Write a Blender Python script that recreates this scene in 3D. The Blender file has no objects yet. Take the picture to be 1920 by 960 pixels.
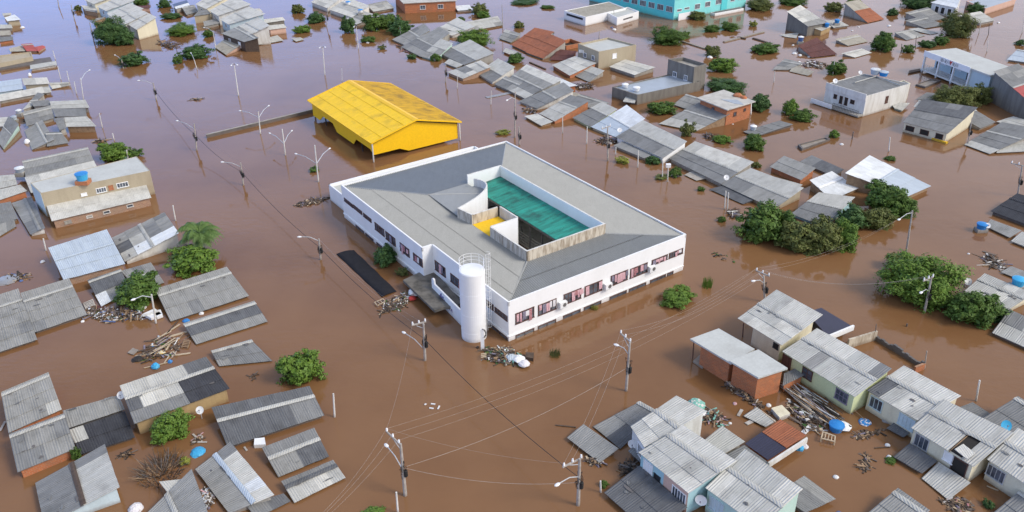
import bpy, math, random
from mathutils import Vector, Matrix
R = math.radians
sc = bpy.context.scene
COL = sc.collection
# ---------------------------------------------------------------- camera
CW, CH, F = 1920.0, 960.0, 1575.0
CAMH = 45.0
# two horizontal vanishing directions of the white school give pitch and roll
_v1 = Vector((2592, 909, -F)); _v2 = Vector((-1260, 863, -F))
_up = _v2.cross(_v1).normalized()
if _up.y < 0: _up = -_up
_z = Vector((0, 0, 1))                       # camera looks along -z, so +z is backwards
_back = (_z - _up * _z.dot(_up)).normalized()
_right = _up.cross(_back)
# rows: camera-space expressed world axes -> rotation matrix camera->world
ROT = Matrix((( _right.x, _right.y, _right.z),
              (-_back.x, -_back.y, -_back.z),
              ( _up.x, _up.y, _up.z)))
cam_d = bpy.data.cameras.new('camera'); cam = bpy.data.objects.new('camera', cam_d); COL.objects.link(cam)
cam_d.sensor_width = 36; cam_d.lens = 36 * F / CW; cam_d.clip_start = 0.5; cam_d.clip_end = 6000
CAMP = Vector((0, 0, CAMH))
cam.matrix_world = Matrix.Translation(CAMP) @ ROT.to_4x4()
sc.camera = cam
sc.render.resolution_x = 1024; sc.render.resolution_y = 512

def ray(px, py):
    return ROT @ Vector((px - CW/2, CH/2 - py, -F))
def P(px, py, z=0.0):
    d = ray(px, py); t = (z - CAMH) / d.z
    return CAMP + d * t
def RP(px, py, a, b):
    """point of the vertical plane through a, b seen at a photo position"""
    n = Vector((b.y - a.y, a.x - b.x, 0)); d = ray(px, py)
    t = (a - CAMP).dot(n) / d.dot(n)
    return CAMP + d * t
ROTI = ROT.transposed()
def proj(w):
    c = ROTI @ (w - CAMP); return (CW/2 - F*c.x/c.z, CH/2 + F*c.y/c.z)
def solveh(b, ty):
    lo, hi = 0.0, 30.0
    for _ in range(30):
        m = (lo + hi)/2
        if proj(b + Vector((0, 0, m)))[1] > ty: lo = m
        else: hi = m
    return lo
# ---------------------------------------------------------------- sky, sun, exposure
HAZE0, HAZE1, HAZEC = .92, .1, (2.5, 5.2, 12.5)
HAZES = (5.2, 5.6, 7.2)
SUN_AZ, SUN_EL = 112.0, 42.0                 # from north (+Y) clockwise: behind the camera, to its right
w = bpy.data.worlds.new('World'); sc.world = w; w.use_nodes = True
nt = w.node_tree; bg = nt.nodes['Background']
sky = nt.nodes.new('ShaderNodeTexSky'); sky.sky_type = 'NISHITA'; sky.sun_disc = False
sky.sun_elevation = R(SUN_EL); sky.sun_rotation = R(SUN_AZ)
sky.air_density = 1.0; sky.dust_density = 1.6; sky.ozone_density = 1.0
hs_ = nt.nodes.new('ShaderNodeHueSaturation'); hs_.inputs['Saturation'].default_value = 0.5
nt.links.new(sky.outputs[0], hs_.inputs['Color']); 
# thin veil of humid haze: dense toward the horizon, thin overhead, with soft streaks of high cloud
_tc = nt.nodes.new('ShaderNodeTexCoord'); _sx = nt.nodes.new('ShaderNodeSeparateXYZ'); nt.links.new(_tc.outputs['Generated'], _sx.inputs[0])
_mr = nt.nodes.new('ShaderNodeMapRange'); nt.links.new(_sx.outputs[2], _mr.inputs[0]); _mr.interpolation_type = 'SMOOTHSTEP'
_mr.inputs[1].default_value = 0.0; _mr.inputs[2].default_value = 0.62; _mr.inputs[3].default_value = HAZE0; _mr.inputs[4].default_value = HAZE1
_nz = nt.nodes.new('ShaderNodeTexNoise'); _nz.inputs['Scale'].default_value = 1.6; _nz.inputs['Detail'].default_value = 5; nt.links.new(_tc.outputs['Generated'], _nz.inputs['Vector'])
_ml = nt.nodes.new('ShaderNodeMath'); _ml.operation = 'MULTIPLY_ADD'; nt.links.new(_nz.outputs['Fac'], _ml.inputs[0]); _ml.inputs[1].default_value = .35; _ml.inputs[2].default_value = -.17
_ad = nt.nodes.new('ShaderNodeMath'); _ad.operation = 'ADD'; _ad.use_clamp = True; nt.links.new(_ml.outputs[0], _ad.inputs[0]); nt.links.new(_mr.outputs[0], _ad.inputs[1])
_mx = nt.nodes.new('ShaderNodeMix'); _mx.data_type = 'RGBA'; nt.links.new(_ad.outputs[0], _mx.inputs[0]); nt.links.new(hs_.outputs[0], _mx.inputs[6]); 
# the haze is bluer opposite the sun and whiter on the sun's side
_dp = nt.nodes.new('ShaderNodeVectorMath'); _dp.operation = 'DOT_PRODUCT'; nt.links.new(_tc.outputs['Generated'], _dp.inputs[0]); _dp.inputs[1].default_value = (math.sin(R(SUN_AZ)), math.cos(R(SUN_AZ)), 0)
_m2 = nt.nodes.new('ShaderNodeMapRange'); nt.links.new(_dp.outputs['Value'], _m2.inputs[0]); _m2.interpolation_type = 'SMOOTHSTEP'; _m2.inputs[1].default_value = -0.9; _m2.inputs[2].default_value = 0.1
_hc = nt.nodes.new('ShaderNodeMix'); _hc.data_type = 'RGBA'; nt.links.new(_m2.outputs[0], _hc.inputs[0]); _hc.inputs[6].default_value = (*HAZEC, 1); _hc.inputs[7].default_value = (*HAZES, 1)
nt.links.new(_hc.outputs[2], _mx.inputs[7])
nt.links.new(_mx.outputs[2], bg.inputs[0])
bg.inputs[1].default_value = 0.15
sd = bpy.data.lights.new('sun', 'SUN'); so = bpy.data.objects.new('sun', sd); COL.objects.link(so)
sd.energy = 1.5; sd.angle = R(18); sd.color = (1.0, 0.92, 0.80)
_s = Vector((math.sin(R(SUN_AZ))*math.cos(R(SUN_EL)), math.cos(R(SUN_AZ))*math.cos(R(SUN_EL)), math.sin(R(SUN_EL))))
so.rotation_euler = _s.to_track_quat('Z', 'Y').to_euler(); so.location = (60, -60, 90)
sc.view_settings.view_transform = 'Standard'; sc.view_settings.look = 'None'
sc.view_settings.exposure = 0.56; sc.view_settings.gamma = 1.0

# ---------------------------------------------------------------- materials
MAT = {}
def _new(name, rough=0.8, spec=0.3, metal=0.0):
    m = bpy.data.materials.new(name); m.use_nodes = True
    b = m.node_tree.nodes['Principled BSDF']
    b.inputs['Roughness'].default_value = rough; b.inputs['Specular IOR Level'].default_value = spec
    b.inputs['Metallic'].default_value = metal
    MAT[name] = m
    return m, m.node_tree, b
def _mix(t, fac, a, b, mode='MIX'):
    n = t.nodes.new('ShaderNodeMix'); n.data_type = 'RGBA'; n.blend_type = mode
    for k, v in ((0, fac), (6, a), (7, b)):
        if hasattr(v, 'links'): t.links.new(v, n.inputs[k])
        else: n.inputs[k].default_value = (v if k == 0 else (*v, 1))
    return n.outputs[2]
def _noise(t, scale, detail=4, vec=None, rough=0.6):
    n = t.nodes.new('ShaderNodeTexNoise'); n.inputs['Scale'].default_value = scale
    n.inputs['Detail'].default_value = detail; n.inputs['Roughness'].default_value = rough
    if vec is not None: t.links.new(vec, n.inputs['Vector'])
    return n.outputs['Fac']
def _ramp(t, v, lo, hi, a=0.0, b=1.0):
    n = t.nodes.new('ShaderNodeMapRange'); t.links.new(v, n.inputs[0])
    n.inputs[1].default_value = lo; n.inputs[2].default_value = hi; n.inputs[3].default_value = a; n.inputs[4].default_value = b
    return n.outputs[0]
def _pos(t, sx=1, sy=1, sz=1):
    g = t.nodes.new('ShaderNodeNewGeometry'); m = t.nodes.new('ShaderNodeMapping'); m.inputs['Scale'].default_value = (sx, sy, sz)
    t.links.new(g.outputs['Position'], m.inputs[0]); return m.outputs[0]
def _uv(t, sx=1, sy=1):
    g = t.nodes.new('ShaderNodeUVMap'); m = t.nodes.new('ShaderNodeMapping'); m.inputs['Scale'].default_value = (sx, sy, 1)
    t.links.new(g.outputs[0], m.inputs[0]); return m.outputs[0]
def _bump(t, b, h, strength, dist):
    n = t.nodes.new('ShaderNodeBump'); n.inputs['Strength'].default_value = strength; n.inputs['Distance'].default_value = dist
    t.links.new(h, n.inputs['Height']); t.links.new(n.outputs[0], b.inputs['Normal'])

def plain(name, c, c2=None, scale=2.5, amt=0.5, rough=0.75, spec=0.3, metal=0.0, streak=False, fine=(.93, 1.05), mud=.5):
    """colour with mottled wear"""
    m, t, b = _new(name, rough, spec, metal)
    c2 = c2 or tuple(x*0.7 for x in c)
    v = _pos(t, 1.5, 1.5, 0.3) if streak else _pos(t)
    n = _ramp(t, _noise(t, scale, 5, v), 0.42, 0.68, 0, amt)
    n2 = _ramp(t, _noise(t, scale*9, 3, _pos(t)), 0.3, 0.7, fine[0], fine[1])
    col = _mix(t, n, c, c2)
    if mud:                  # wet, silty tide mark just above the flood
        s_ = t.nodes.new('ShaderNodeSeparateXYZ'); t.links.new(_pos(t), s_.inputs[0])
        a_ = t.nodes.new('ShaderNodeMath'); a_.operation = 'MULTIPLY_ADD'; t.links.new(_noise(t, 1.7, 4, _pos(t)), a_.inputs[0]); a_.inputs[1].default_value = -.55; t.links.new(s_.outputs[2], a_.inputs[2])
        col = _mix(t, _ramp(t, a_.outputs[0], -.22, .12, mud, 0), col, (.16, .10, .06))
    mm = t.nodes.new('ShaderNodeVectorMath'); mm.operation = 'SCALE'; t.links.new(col, mm.inputs[0]); t.links.new(n2, mm.inputs['Scale'])
    t.links.new(mm.outputs[0], b.inputs['Base Color'])
    return m
def sheetmat(name, c, c2, rough=0.8, spec=0.25, metal=0.0, rib=5.5, amt=0.8, grime=None, bump=0.5, gs=0.7, tv=.06, gm=.42):
    """roof sheet: ribs along V of the UV map (metres), stains that run down the slope, object tint"""
    m, t, b = _new(name, rough, spec, metal)
    ob = t.nodes.new('ShaderNodeObjectInfo')
    st = _noise(t, 1.0, 5, _uv(t, 2.2, 0.45))
    bl = _noise(t, gs, 5, _pos(t))
    col = _mix(t, _ramp(t, st, 0.35, 0.7, 0, amt), c, c2)
    if grime: col = _mix(t, _ramp(t, bl, 0.5, 0.7, 0, gm), col, grime)
    tint = _ramp(t, ob.outputs['Random'], 0, 1, 1-tv, 1+tv)
    fine = _ramp(t, _noise(t, 14, 3, _pos(t)), 0.3, 0.7, 0.88, 1.1)
    mu = t.nodes.new('ShaderNodeMath'); mu.operation = 'MULTIPLY'; t.links.new(tint, mu.inputs[0]); t.links.new(fine, mu.inputs[1])
    mm = t.nodes.new('ShaderNodeVectorMath'); mm.operation = 'SCALE'; t.links.new(col, mm.inputs[0]); t.links.new(mu.outputs[0], mm.inputs['Scale'])
    t.links.new(mm.outputs[0], b.inputs['Base Color'])
    if rib:
        wv = t.nodes.new('ShaderNodeTexWave'); wv.wave_type = 'BANDS'; wv.bands_direction = 'X'
        wv.inputs['Scale'].default_value = rib/ (2*math.pi) * 2.0
        t.links.new(_uv(t), wv.inputs['Vector'])
        _bump(t, b, wv.outputs['Fac'], bump, 0.05)
    return m
# ribs: wave texture period = pi/(10*scale)... tuned so that one rib is about 0.2 m
sheetmat('fibre_light', (.47,.465,.43), (.36,.355,.32), grime=(.19,.18,.16))
sheetmat('fibre_mid', (.30,.297,.28), (.215,.212,.197), grime=(.13,.13,.12))
sheetmat('fibre_grey', (.22,.222,.218), (.155,.156,.152), grime=(.09,.09,.085))
sheetmat('fibre_dark', (.14,.145,.15), (.09,.09,.095), grime=(.05,.05,.05))
sheetmat('fibre_black', (.06,.062,.07), (.04,.04,.045), grime=(.025,.025,.028), spec=.15)
sheetmat('fibre_tan', (.40,.37,.30), (.29,.26,.21), grime=(.17,.15,.12))
sheetmat('fibre_cream', (.59,.575,.52), (.46,.45,.40), grime=(.25,.23,.2))
sheetmat('sheet_white', (.72,.74,.74), (.55,.57,.57), rough=.5, grime=(.4,.4,.38))
sheetmat('sheet_blue', (.47,.53,.58), (.38,.43,.48), rough=.5, spec=.4, metal=.1)
sheetmat('school_sheet', (.29,.295,.285), (.25,.255,.245), rough=.62, spec=.4, grime=None, amt=.5, rib=0, tv=.025)
sheetmat('yellow_sheet', (.90,.57,.010), (.74,.45,.012), rough=.6, spec=.3, grime=(.26,.155,.02), amt=.6, bump=.3, gs=.5, tv=.02)
sheetmat('yellow_moss', (.66,.38,.010), (.36,.20,.012), rough=.7, spec=.2, grime=(.17,.10,.02), amt=.9, bump=.3, gs=.5, tv=.03, gm=.8)
sheetmat('green_sheet', (.035,.34,.26), (.022,.10,.08), rough=.6, grime=(.025,.05,.045), bump=.3, gs=.35, gm=.85)
sheetmat('clay_tile', (.36,.13,.065), (.24,.085,.045), grime=(.13,.07,.05), gs=.9)
sheetmat('clay_dark', (.14,.055,.045), (.09,.04,.035), grime=(.05,.03,.03))
sheetmat('red_sheet', (.42,.10,.09), (.32,.09,.08), grime=(.2,.1,.09))
sheetmat('solar_dark', (.035,.033,.06), (.025,.025,.045), rough=.3, spec=.5, rib=0)
plain('slab', (.50,.48,.43), (.32,.30,.26), .8, .7)
plain('slab_white', (.49,.50,.47), (.40,.40,.37), .5, .6, mud=0)
plain('slab_blue', (.34,.38,.42), (.27,.30,.33), .5, .6, rough=.4)
plain('slab_dirty', (.17,.155,.13), (.06,.055,.045), .9, .9)
plain('white_paint', (.80,.80,.79), (.72,.72,.70), .3, .5, rough=.55, streak=True, fine=(.98, 1.01), mud=.35)
plain('white_old', (.66,.65,.61), (.42,.39,.33), 1.0, .6, streak=True)
plain('stained_white', (.56,.50,.40), (.24,.18,.12), 2.2, .9, streak=True)
plain('cream_paint', (.68,.63,.47), (.52,.46,.33), .8, .5, streak=True)
plain('beige_paint', (.40,.34,.24), (.31,.26,.18), .9, .5, streak=True)
plain('ochre_paint', (.42,.30,.15), (.28,.19,.10), .9, .6, streak=True)
plain('lime_paint', (.58,.64,.38), (.48,.52,.30), .8, .4, streak=True)
plain('aqua_paint', (.33,.53,.57), (.40,.56,.58), .8, .5, streak=True)
plain('paleblue_paint', (.50,.60,.63), (.42,.5,.52), .8, .5, streak=True)
plain('mint_paint', (.45,.62,.55), (.38,.5,.45), .8, .5, streak=True)
plain('pink_paint', (.60,.40,.31), (.5,.33,.26), .8, .5, streak=True)
plain('turquoise_paint', (.11,.58,.60), (.09,.5,.52), .5, .5)
plain('turquoise_pale', (.25,.68,.66), (.2,.58,.57), .5, .5)
plain('grey_render', (.20,.185,.16), (.12,.11,.095), .9, .8, streak=True)
plain('concrete', (.36,.34,.30), (.22,.2,.17), 1.2, .7, streak=True)
plain('concrete_dark', (.14,.13,.125), (.08,.075,.07), 1.2, .7)
plain('concrete_pole', (.40,.37,.33), (.24,.2,.17), 2, .7)
plain('yellow_paint', (.84,.50,.010), (.76,.44,.012), .5, .4, rough=.5)
plain('yellow_floor', (.80,.50,.02), (.70,.43,.02), .5, .4)
plain('black_paint', (.03,.03,.035), (.02,.02,.02))
plain('dark_wood', (.10,.07,.05), (.05,.035,.025), 3, .8, mud=.12)
plain('wood', (.33,.22,.13), (.18,.12,.07), 3, .8, mud=.12)
plain('pale_wood', (.52,.42,.29), (.36,.27,.18), 3, .6, mud=.12)
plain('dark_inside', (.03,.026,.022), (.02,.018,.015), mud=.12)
plain('black_fabric', (.022,.022,.026), (.03,.03,.034), 1.5, .6, rough=.95, spec=.1, mud=0)
plain('galvanised', (.55,.57,.58), (.42,.44,.45), 2, .5, rough=.45, metal=.3, mud=.12)
plain('white_metal', (.78,.78,.77), (.6,.6,.58), 2, .4, rough=.4, mud=.12)
plain('blue_plastic', (.03,.22,.55), (.02,.16,.42), 2, .4, rough=.4, mud=.12)
plain('cyan_plastic', (.05,.38,.66), (.04,.30,.55), 2, .4, rough=.45, mud=.12)
plain('green_plastic', (.20,.45,.36), (.3,.52,.45), 2, .6, mud=.12)
plain('red_plastic', (.5,.05,.04), (.4,.05,.04), mud=.12)
plain('pink_cloth', (.56,.30,.33), (.66,.52,.52), 9, .9, mud=.12)
plain('red_cloth', (.36,.14,.15), (.55,.36,.36), 6, .8, mud=.12)
plain('white_cloth', (.70,.68,.68), (.55,.5,.52), 6, .7, mud=.12)
plain('grey_cloth', (.25,.22,.28), (.12,.12,.16), 6, .8, mud=.12)
plain('blue_cloth', (.07,.12,.28), (.12,.2,.4), 6, .7, mud=.12)
plain('skin', (.40,.22,.15), (.34,.18,.12), 6, .4)
plain('purple_ink', (.12,.10,.28), (.1,.08,.22), mud=0)
plain('rubber', (.02,.02,.02), (.03,.03,.03), mud=.12)
plain('bark', (.12,.085,.06), (.07,.05,.035), 4, .8, mud=.12)
plain('frame_brown', (.12,.06,.045), (.08,.04,.03))
m, t, b = _new('glass', .12, .6); b.inputs['Base Color'].default_value = (.05, .06, .075, 1)
_n = _ramp(t, _noise(t, 1.2, 2, _pos(t)), .3, .7); t.links.new(_mix(t, _n, (.03,.035,.045), (.12,.14,.17)), b.inputs['Base Color'])
def brickmat(name, c1, c2, mortar):
    m, t, b = _new(name, .9, .2)
    g = t.nodes.new('ShaderNodeNewGeometry')
    # run the courses along the wall: u = position along the horizontal tangent
    cr = t.nodes.new('ShaderNodeVectorMath'); cr.operation = 'CROSS_PRODUCT'; cr.inputs[0].default_value = (0, 0, 1)
    t.links.new(g.outputs['True Normal'], cr.inputs[1])
    d = t.nodes.new('ShaderNodeVectorMath'); d.operation = 'DOT_PRODUCT'; t.links.new(cr.outputs[0], d.inputs[0]); t.links.new(g.outputs['Position'], d.inputs[1])
    s = t.nodes.new('ShaderNodeSeparateXYZ'); t.links.new(g.outputs['Position'], s.inputs[0])
    cb = t.nodes.new('ShaderNodeCombineXYZ'); t.links.new(d.outputs['Value'], cb.inputs[0]); t.links.new(s.outputs[2], cb.inputs[1])
    br = t.nodes.new('ShaderNodeTexBrick'); t.links.new(cb.outputs[0], br.inputs['Vector'])
    br.inputs['Scale'].default_value = 1.0; br.inputs['Brick Width'].default_value = .34; br.inputs['Row Height'].default_value = .16
    br.inputs['Mortar Size'].default_value = .014; br.inputs['Color1'].default_value = (*c1, 1); br.inputs['Color2'].default_value = (*c2, 1); br.inputs['Mortar'].default_value = (*mortar, 1)
    n = _ramp(t, _noise(t, 1.1, 5, _pos(t)), .4, .7, 0, .55)
    t.links.new(_mix(t, n, br.outputs[0], tuple(x*.6 for x in mortar)), b.inputs['Base Color'])
    _bump(t, b, br.outputs['Fac'], -.5, .03)
brickmat('brick_wall', (.50,.16,.06), (.38,.12,.05), (.40,.24,.15))
brickmat('brick_old', (.38,.22,.13), (.30,.16,.10), (.40,.33,.26))
def leafmat(name, a, b_, c):
    m, t, b = _new(name, .6, .25)
    g = t.nodes.new('ShaderNodeNewGeometry')
    n = _ramp(t, _noise(t, .9, 3, _pos(t)), .35, .65)
    col = _mix(t, n, a, b_)
    rnd = _ramp(t, g.outputs['Random Per Island'], 0, 1, 0, .55)
    t.links.new(_mix(t, rnd, col, c), b.inputs['Base Color'])
    b.inputs['Subsurface Weight'].default_value = 0
leafmat('leaf_mid', (0.067,0.127,0.019), (0.039,0.086,0.015), (0.116,0.178,0.034))
leafmat('leaf_dark', (0.046,0.104,0.028), (0.030,0.073,0.022), (0.093,0.159,0.039))
leafmat('leaf_olive', (0.105,0.127,0.029), (0.069,0.091,0.025), (0.168,0.173,0.049))
leafmat('leaf_bright', (0.097,0.178,0.022), (0.062,0.130,0.019), (0.169,0.244,0.041))
leafmat('leaf_yellow', (0.218,0.244,0.033), (0.149,0.181,0.025), (0.317,0.300,0.067))
leafmat('leaf_palm', (0.079,0.145,0.033), (0.047,0.094,0.020), (0.127,0.189,0.054))
# muddy flood water
m, t, b = _new('muddy_water', .06, .5); b.inputs['IOR'].default_value = 1.4
n1 = _ramp(t, _noise(t, .022, 5, _pos(t, 1, 2.2, 1)), .4, .6)
n2 = _ramp(t, _noise(t, .12, 5, _pos(t, 1, .6, 1)), .35, .7, 0, .6)
c = _mix(t, n1, (.205,.103,.045), (.165,.079,.033)); c = _mix(t, n2, c, (.225,.118,.054))
t.links.new(c, b.inputs['Base Color'])
rp = _noise(t, 1.1, 3, _pos(t, 1, 1.6, 1)); rp2 = _noise(t, .16, 3, _pos(t, 1, 1.3, 1))
ad = t.nodes.new('ShaderNodeMath'); ad.operation = 'MULTIPLY_ADD'; t.links.new(rp2, ad.inputs[0]); ad.inputs[1].default_value = 2.0; t.links.new(rp, ad.inputs[2])
bn = t.nodes.new('ShaderNodeBump'); bn.inputs['Distance'].default_value = .05; t.links.new(ad.outputs[0], bn.inputs['Height'])
t.links.new(_ramp(t, _noise(t, .035, 4, _pos(t, 1, 1.8, 1)), .42, .62, .05, .5), bn.inputs['Strength']); t.links.new(bn.outputs[0], b.inputs['Normal'])
_r = _ramp(t, _noise(t, .03, 3, _pos(t)), .35, .65, .02, .07); t.links.new(_r, b.inputs['Roughness'])

# ---------------------------------------------------------------- mesh helpers
class MB:
    def __init__(s): s.v = []; s.f = []; s.m = []; s.uv = []; s.mats = []
    def mi(s, mat):
        if mat not in s.mats: s.mats.append(mat)
        return s.mats.index(mat)
    def face(s, pts, mat, uv=None):
        o = len(s.v); s.v.extend([tuple(p) for p in pts]); s.f.append(list(range(o, o+len(pts)))); s.m.append(s.mi(mat))
        s.uv.append(uv or [(p[0], p[1]) for p in pts])
    def prism(s, poly, z0, z1, mat, top=None):
        """vertical prism over a plan polygon; z may be a number or a list"""
        n = len(poly)
        a = sum(poly[i][0]*poly[(i+1)%n][1] - poly[(i+1)%n][0]*poly[i][1] for i in range(n))
        if a < 0: poly = poly[::-1]; z1 = z1[::-1] if isinstance(z1, list) else z1
        Z1 = z1 if isinstance(z1, list) else [z1]*n
        T = [Vector((p[0], p[1], z)) for p, z in zip(poly, Z1)]; B = [Vector((p[0], p[1], z0)) for p in poly]
        s.face(T, top or mat); s.face(B[::-1], mat)
        for i in range(n):
            j = (i+1) % n; s.face([B[i], B[j], T[j], T[i]], mat)
    def box(s, c, x, y, z, mat):
        """box about c with half-axis vectors x, y, z"""
        c = Vector(c); x = Vector(x); y = Vector(y); z = Vector(z)
        q = [c + x*i + y*j + z*k for k in (-1, 1) for j in (-1, 1) for i in (-1, 1)]
        for f in ((0,2,3,1), (4,5,7,6), (0,1,5,4), (2,6,7,3), (0,4,6,2), (1,3,7,5)):
            s.face([q[i] for i in f], mat)
    def bar(s, a, b, w, h, mat):
        a = Vector(a); b = Vector(b); d = b - a
        if d.length < 1e-5: return
        u = d.normalized(); sd_ = u.cross(Vector((0, 0, 1)))
        if sd_.length < .05: sd_ = Vector((1, 0, 0))
        sd_.normalize(); up = sd_.cross(u)
        s.box((a+b)/2, d/2, sd_*w/2, up*h/2, mat)
    def tube(s, pts, r, mat, n=6, r2=None, cap=True):
        pts = [Vector(p) for p in pts]; rings = []
        for i, p in enumerate(pts):
            d = (pts[min(i+1, len(pts)-1)] - pts[max(i-1, 0)]).normalized()
            sd_ = d.cross(Vector((0, 0, 1)))
            if sd_.length < .05: sd_ = d.cross(Vector((1, 0, 0)))
            sd_.normalize(); up = sd_.cross(d)
            rr = r if r2 is None else r + (r2-r)*i/(len(pts)-1)
            rings.append([p + (sd_*math.cos(2*math.pi*k/n) + up*math.sin(2*math.pi*k/n))*rr for k in range(n)])
        for i in range(len(rings)-1):
            for k in range(n):
                s.face([rings[i][k], rings[i][(k+1)%n], rings[i+1][(k+1)%n], rings[i+1][k]], mat)
        if cap: s.face(rings[0], mat); s.face(rings[-1][::-1], mat)
    def lathe(s, c, prof, mat, n=16):
        c = Vector(c); rings = [[c + Vector((r*math.cos(2*math.pi*k/n), r*math.sin(2*math.pi*k/n), z)) for k in range(n)] for r, z in prof]
        for i in range(len(rings)-1):
            for k in range(n): s.face([rings[i][k], rings[i][(k+1)%n], rings[i+1][(k+1)%n], rings[i+1][k]], mat)
        s.face(rings[-1], mat); s.face(rings[0][::-1], mat)
    def build(s, name, parent=None, smooth=False, **tags):
        me = bpy.data.meshes.new(name)
        vs = s.v; fs = s.f
        if smooth:                         # weld shared positions
            idx = {}; nv = []; fs = []
            for f in s.f:
                g = []
                for i in f:
                    k = tuple(round(x, 4) for x in vs[i])
                    if k not in idx: idx[k] = len(nv); nv.append(vs[i])
                    g.append(idx[k])
                fs.append(g)
            vs = nv
        me.from_pydata(vs, [], fs)
        for mm in s.mats: me.materials.append(MAT[mm])
        me.polygons.foreach_set('material_index', s.m)
        ul = me.uv_layers.new(name='UVMap'); flat = [c for f in s.uv for u in f for c in u]
        if len(flat) == len(ul.data)*2: ul.data.foreach_set('uv', flat)
        if smooth: me.polygons.foreach_set('use_smooth', [True]*len(me.polygons))
        o = bpy.data.objects.new(name, me); COL.objects.link(o)
        if parent: o.parent = parent
        for k, v in tags.items():
            if v: o[k] = v
        return o
def thing(name, label, cat, loc=(0, 0, 0), group=None):
    o = bpy.data.objects.new(name, None); COL.objects.link(o); o.empty_display_size = .3
    o['label'] = label; o['category'] = cat
    if group: o['group'] = group
    o['_base'] = 1; del o['_base']
    o.location = loc
    return o
def put(mb, name, root, off=None, **tags):
    """a part built in world coordinates, parented to a thing whose Empty stands at its base"""
    o = mb.build(name, None, **tags); o.parent = root
    l = root.location.copy(); p = root.parent
    while p: l += p.location; p = p.parent
    o.location = -l if root.type == 'EMPTY' else Vector((0, 0, 0))
    return o
def putsub(mb, name, part, **tags):
    o = mb.build(name, None, **tags); o.parent = part; return o
def XY(v): return (v.x, v.y)
# ---------------------------------------------------------------- building helpers
PAL = {
 'light': [('fibre_light', 6), ('fibre_cream', 2), ('fibre_mid', 1)],
 'cream': [('fibre_cream', 6), ('fibre_light', 3)],
 'pale':  [('fibre_cream', 9), ('fibre_light', 1)],
 'mid':   [('fibre_mid', 6), ('fibre_light', 2), ('fibre_grey', 1)],
 'grey':  [('fibre_grey', 5), ('fibre_mid', 3), ('fibre_light', 1)],
 'grey1': [('fibre_grey', 8), ('fibre_mid', 1)],
 'mid1':  [('fibre_mid', 9), ('fibre_grey', 1)],
 'light1': [('fibre_light', 1)],
 'patch': [('fibre_mid', 4), ('fibre_grey', 2), ('fibre_light', 2), ('fibre_cream', 1)],
 'dark':  [('fibre_dark', 6), ('fibre_grey', 2)],
 'black': [('fibre_black', 1)],
 'tan':   [('fibre_tan', 5), ('fibre_light', 1)],
 'white': [('sheet_white', 1)], 'blue': [('sheet_blue', 1)],
 'clay':  [('clay_tile', 1)], 'wine': [('clay_dark', 1)], 'red': [('red_sheet', 1)],
 'slabw': [('slab_white', 1)], 'slab': [('slab', 1)],
}
def pick(rng, pal):
    t = sum(x[1] for x in pal); r = rng.random()*t
    for m_, w_ in pal:
        r -= w_
        if r <= 0: return m_
    return pal[-1][0]
def bil(q, u, v):
    return (q[0]*(1-u) + q[1]*u)*(1-v) + (q[3]*(1-u) + q[2]*u)*v
def slope_sheets(root, q, pal, rng, near, sw=1.1, sl=1.85, spans=(), holes=(), name='roof_sheet', amp=.010, maxn=80):
    """sheets laid over the quad q = eave left, eave right, ridge right, ridge left"""
    L = ((q[1]-q[0]).length + (q[2]-q[3]).length)/2; W = ((q[3]-q[0]).length + (q[2]-q[1]).length)/2
    if not near: sw, sl = 1.9, 2.1
    nu = max(1, round(L/sw)); nv = max(1, round(W/sl))
    while nu*nv > maxn: nu = max(1, int(nu*.85)); nv = max(1, int(math.ceil(nv*.9)))
    nrm = (q[1]-q[0]).cross(q[3]-q[0]).normalized()
    if nrm.z < 0: nrm = -nrm
    colm = None
    for j in range(nv):
        rowm = pick(rng, pal)
        for i in range(nu):
            uc, vc = (i+.5)/nu, (j+.5)/nv
            if any(a <= uc <= b and c <= vc <= d for a, b, c, d in holes): continue
            r = rng.random()
            if r < .45 and colm: mt = colm
            elif r < .7: mt = rowm
            else: mt = pick(rng, pal)
            colm = mt
            for a, b, c, d, s_ in spans:
                if a <= uc <= b and c <= vc <= d: mt = s_
            mb = MB(); dv = .12/max(W, .5) if nv > 1 else 0
            u0, u1 = i/nu, (i+1)/nu; v0, v1 = j/nv - (dv if j else 0), (j+1)/nv
            jit = rng.uniform(-.006, .006); sk = rng.uniform(-.012, .012)
            n = 18 if near else 2
            lift0 = .045; lift1 = .005; rows = []
            for v, lf, sg in ((v0, lift0 if j else .03, sk), (v1, lift1, 0)):
                row = []
                for k in range(n+1):
                    u = u0 + (u1-u0)*k/n
                    s_m = u*L
                    h = amp*math.sin(2*math.pi*s_m/(L/max(1, round(L/.22)))) if near else 0
                    row.append(bil(q, u, v + sg/ max(W, .5)) + nrm*(h + lf + jit))
                rows.append(row)
            for k in range(n):
                a, b = rows[0][k], rows[0][k+1]; c, d = rows[1][k+1], rows[1][k]
                ua, ub = (u0+(u1-u0)*k/n)*L, (u0+(u1-u0)*(k+1)/n)*L
                mb.face([a, b, c, d], mt, [(ua, v0*W), (ub, v0*W), (ub, v1*W), (ua, v1*W)])
            # thickness along the lower edge and the sides
            dn = nrm*-.03
            for k in range(0, n, 3 if near else 1):
                k2 = min(n, k+(3 if near else 1)); mb.face([rows[0][k]+dn, rows[0][k2]+dn, rows[0][k2], rows[0][k]], mt)
            mb.face([rows[0][0]+dn, rows[0][0], rows[1][0], rows[1][0]+dn], mt)
            mb.face([rows[0][-1]+dn, rows[1][-1]+dn, rows[1][-1], rows[0][-1]], mt)
            put(mb, name, root)
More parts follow.
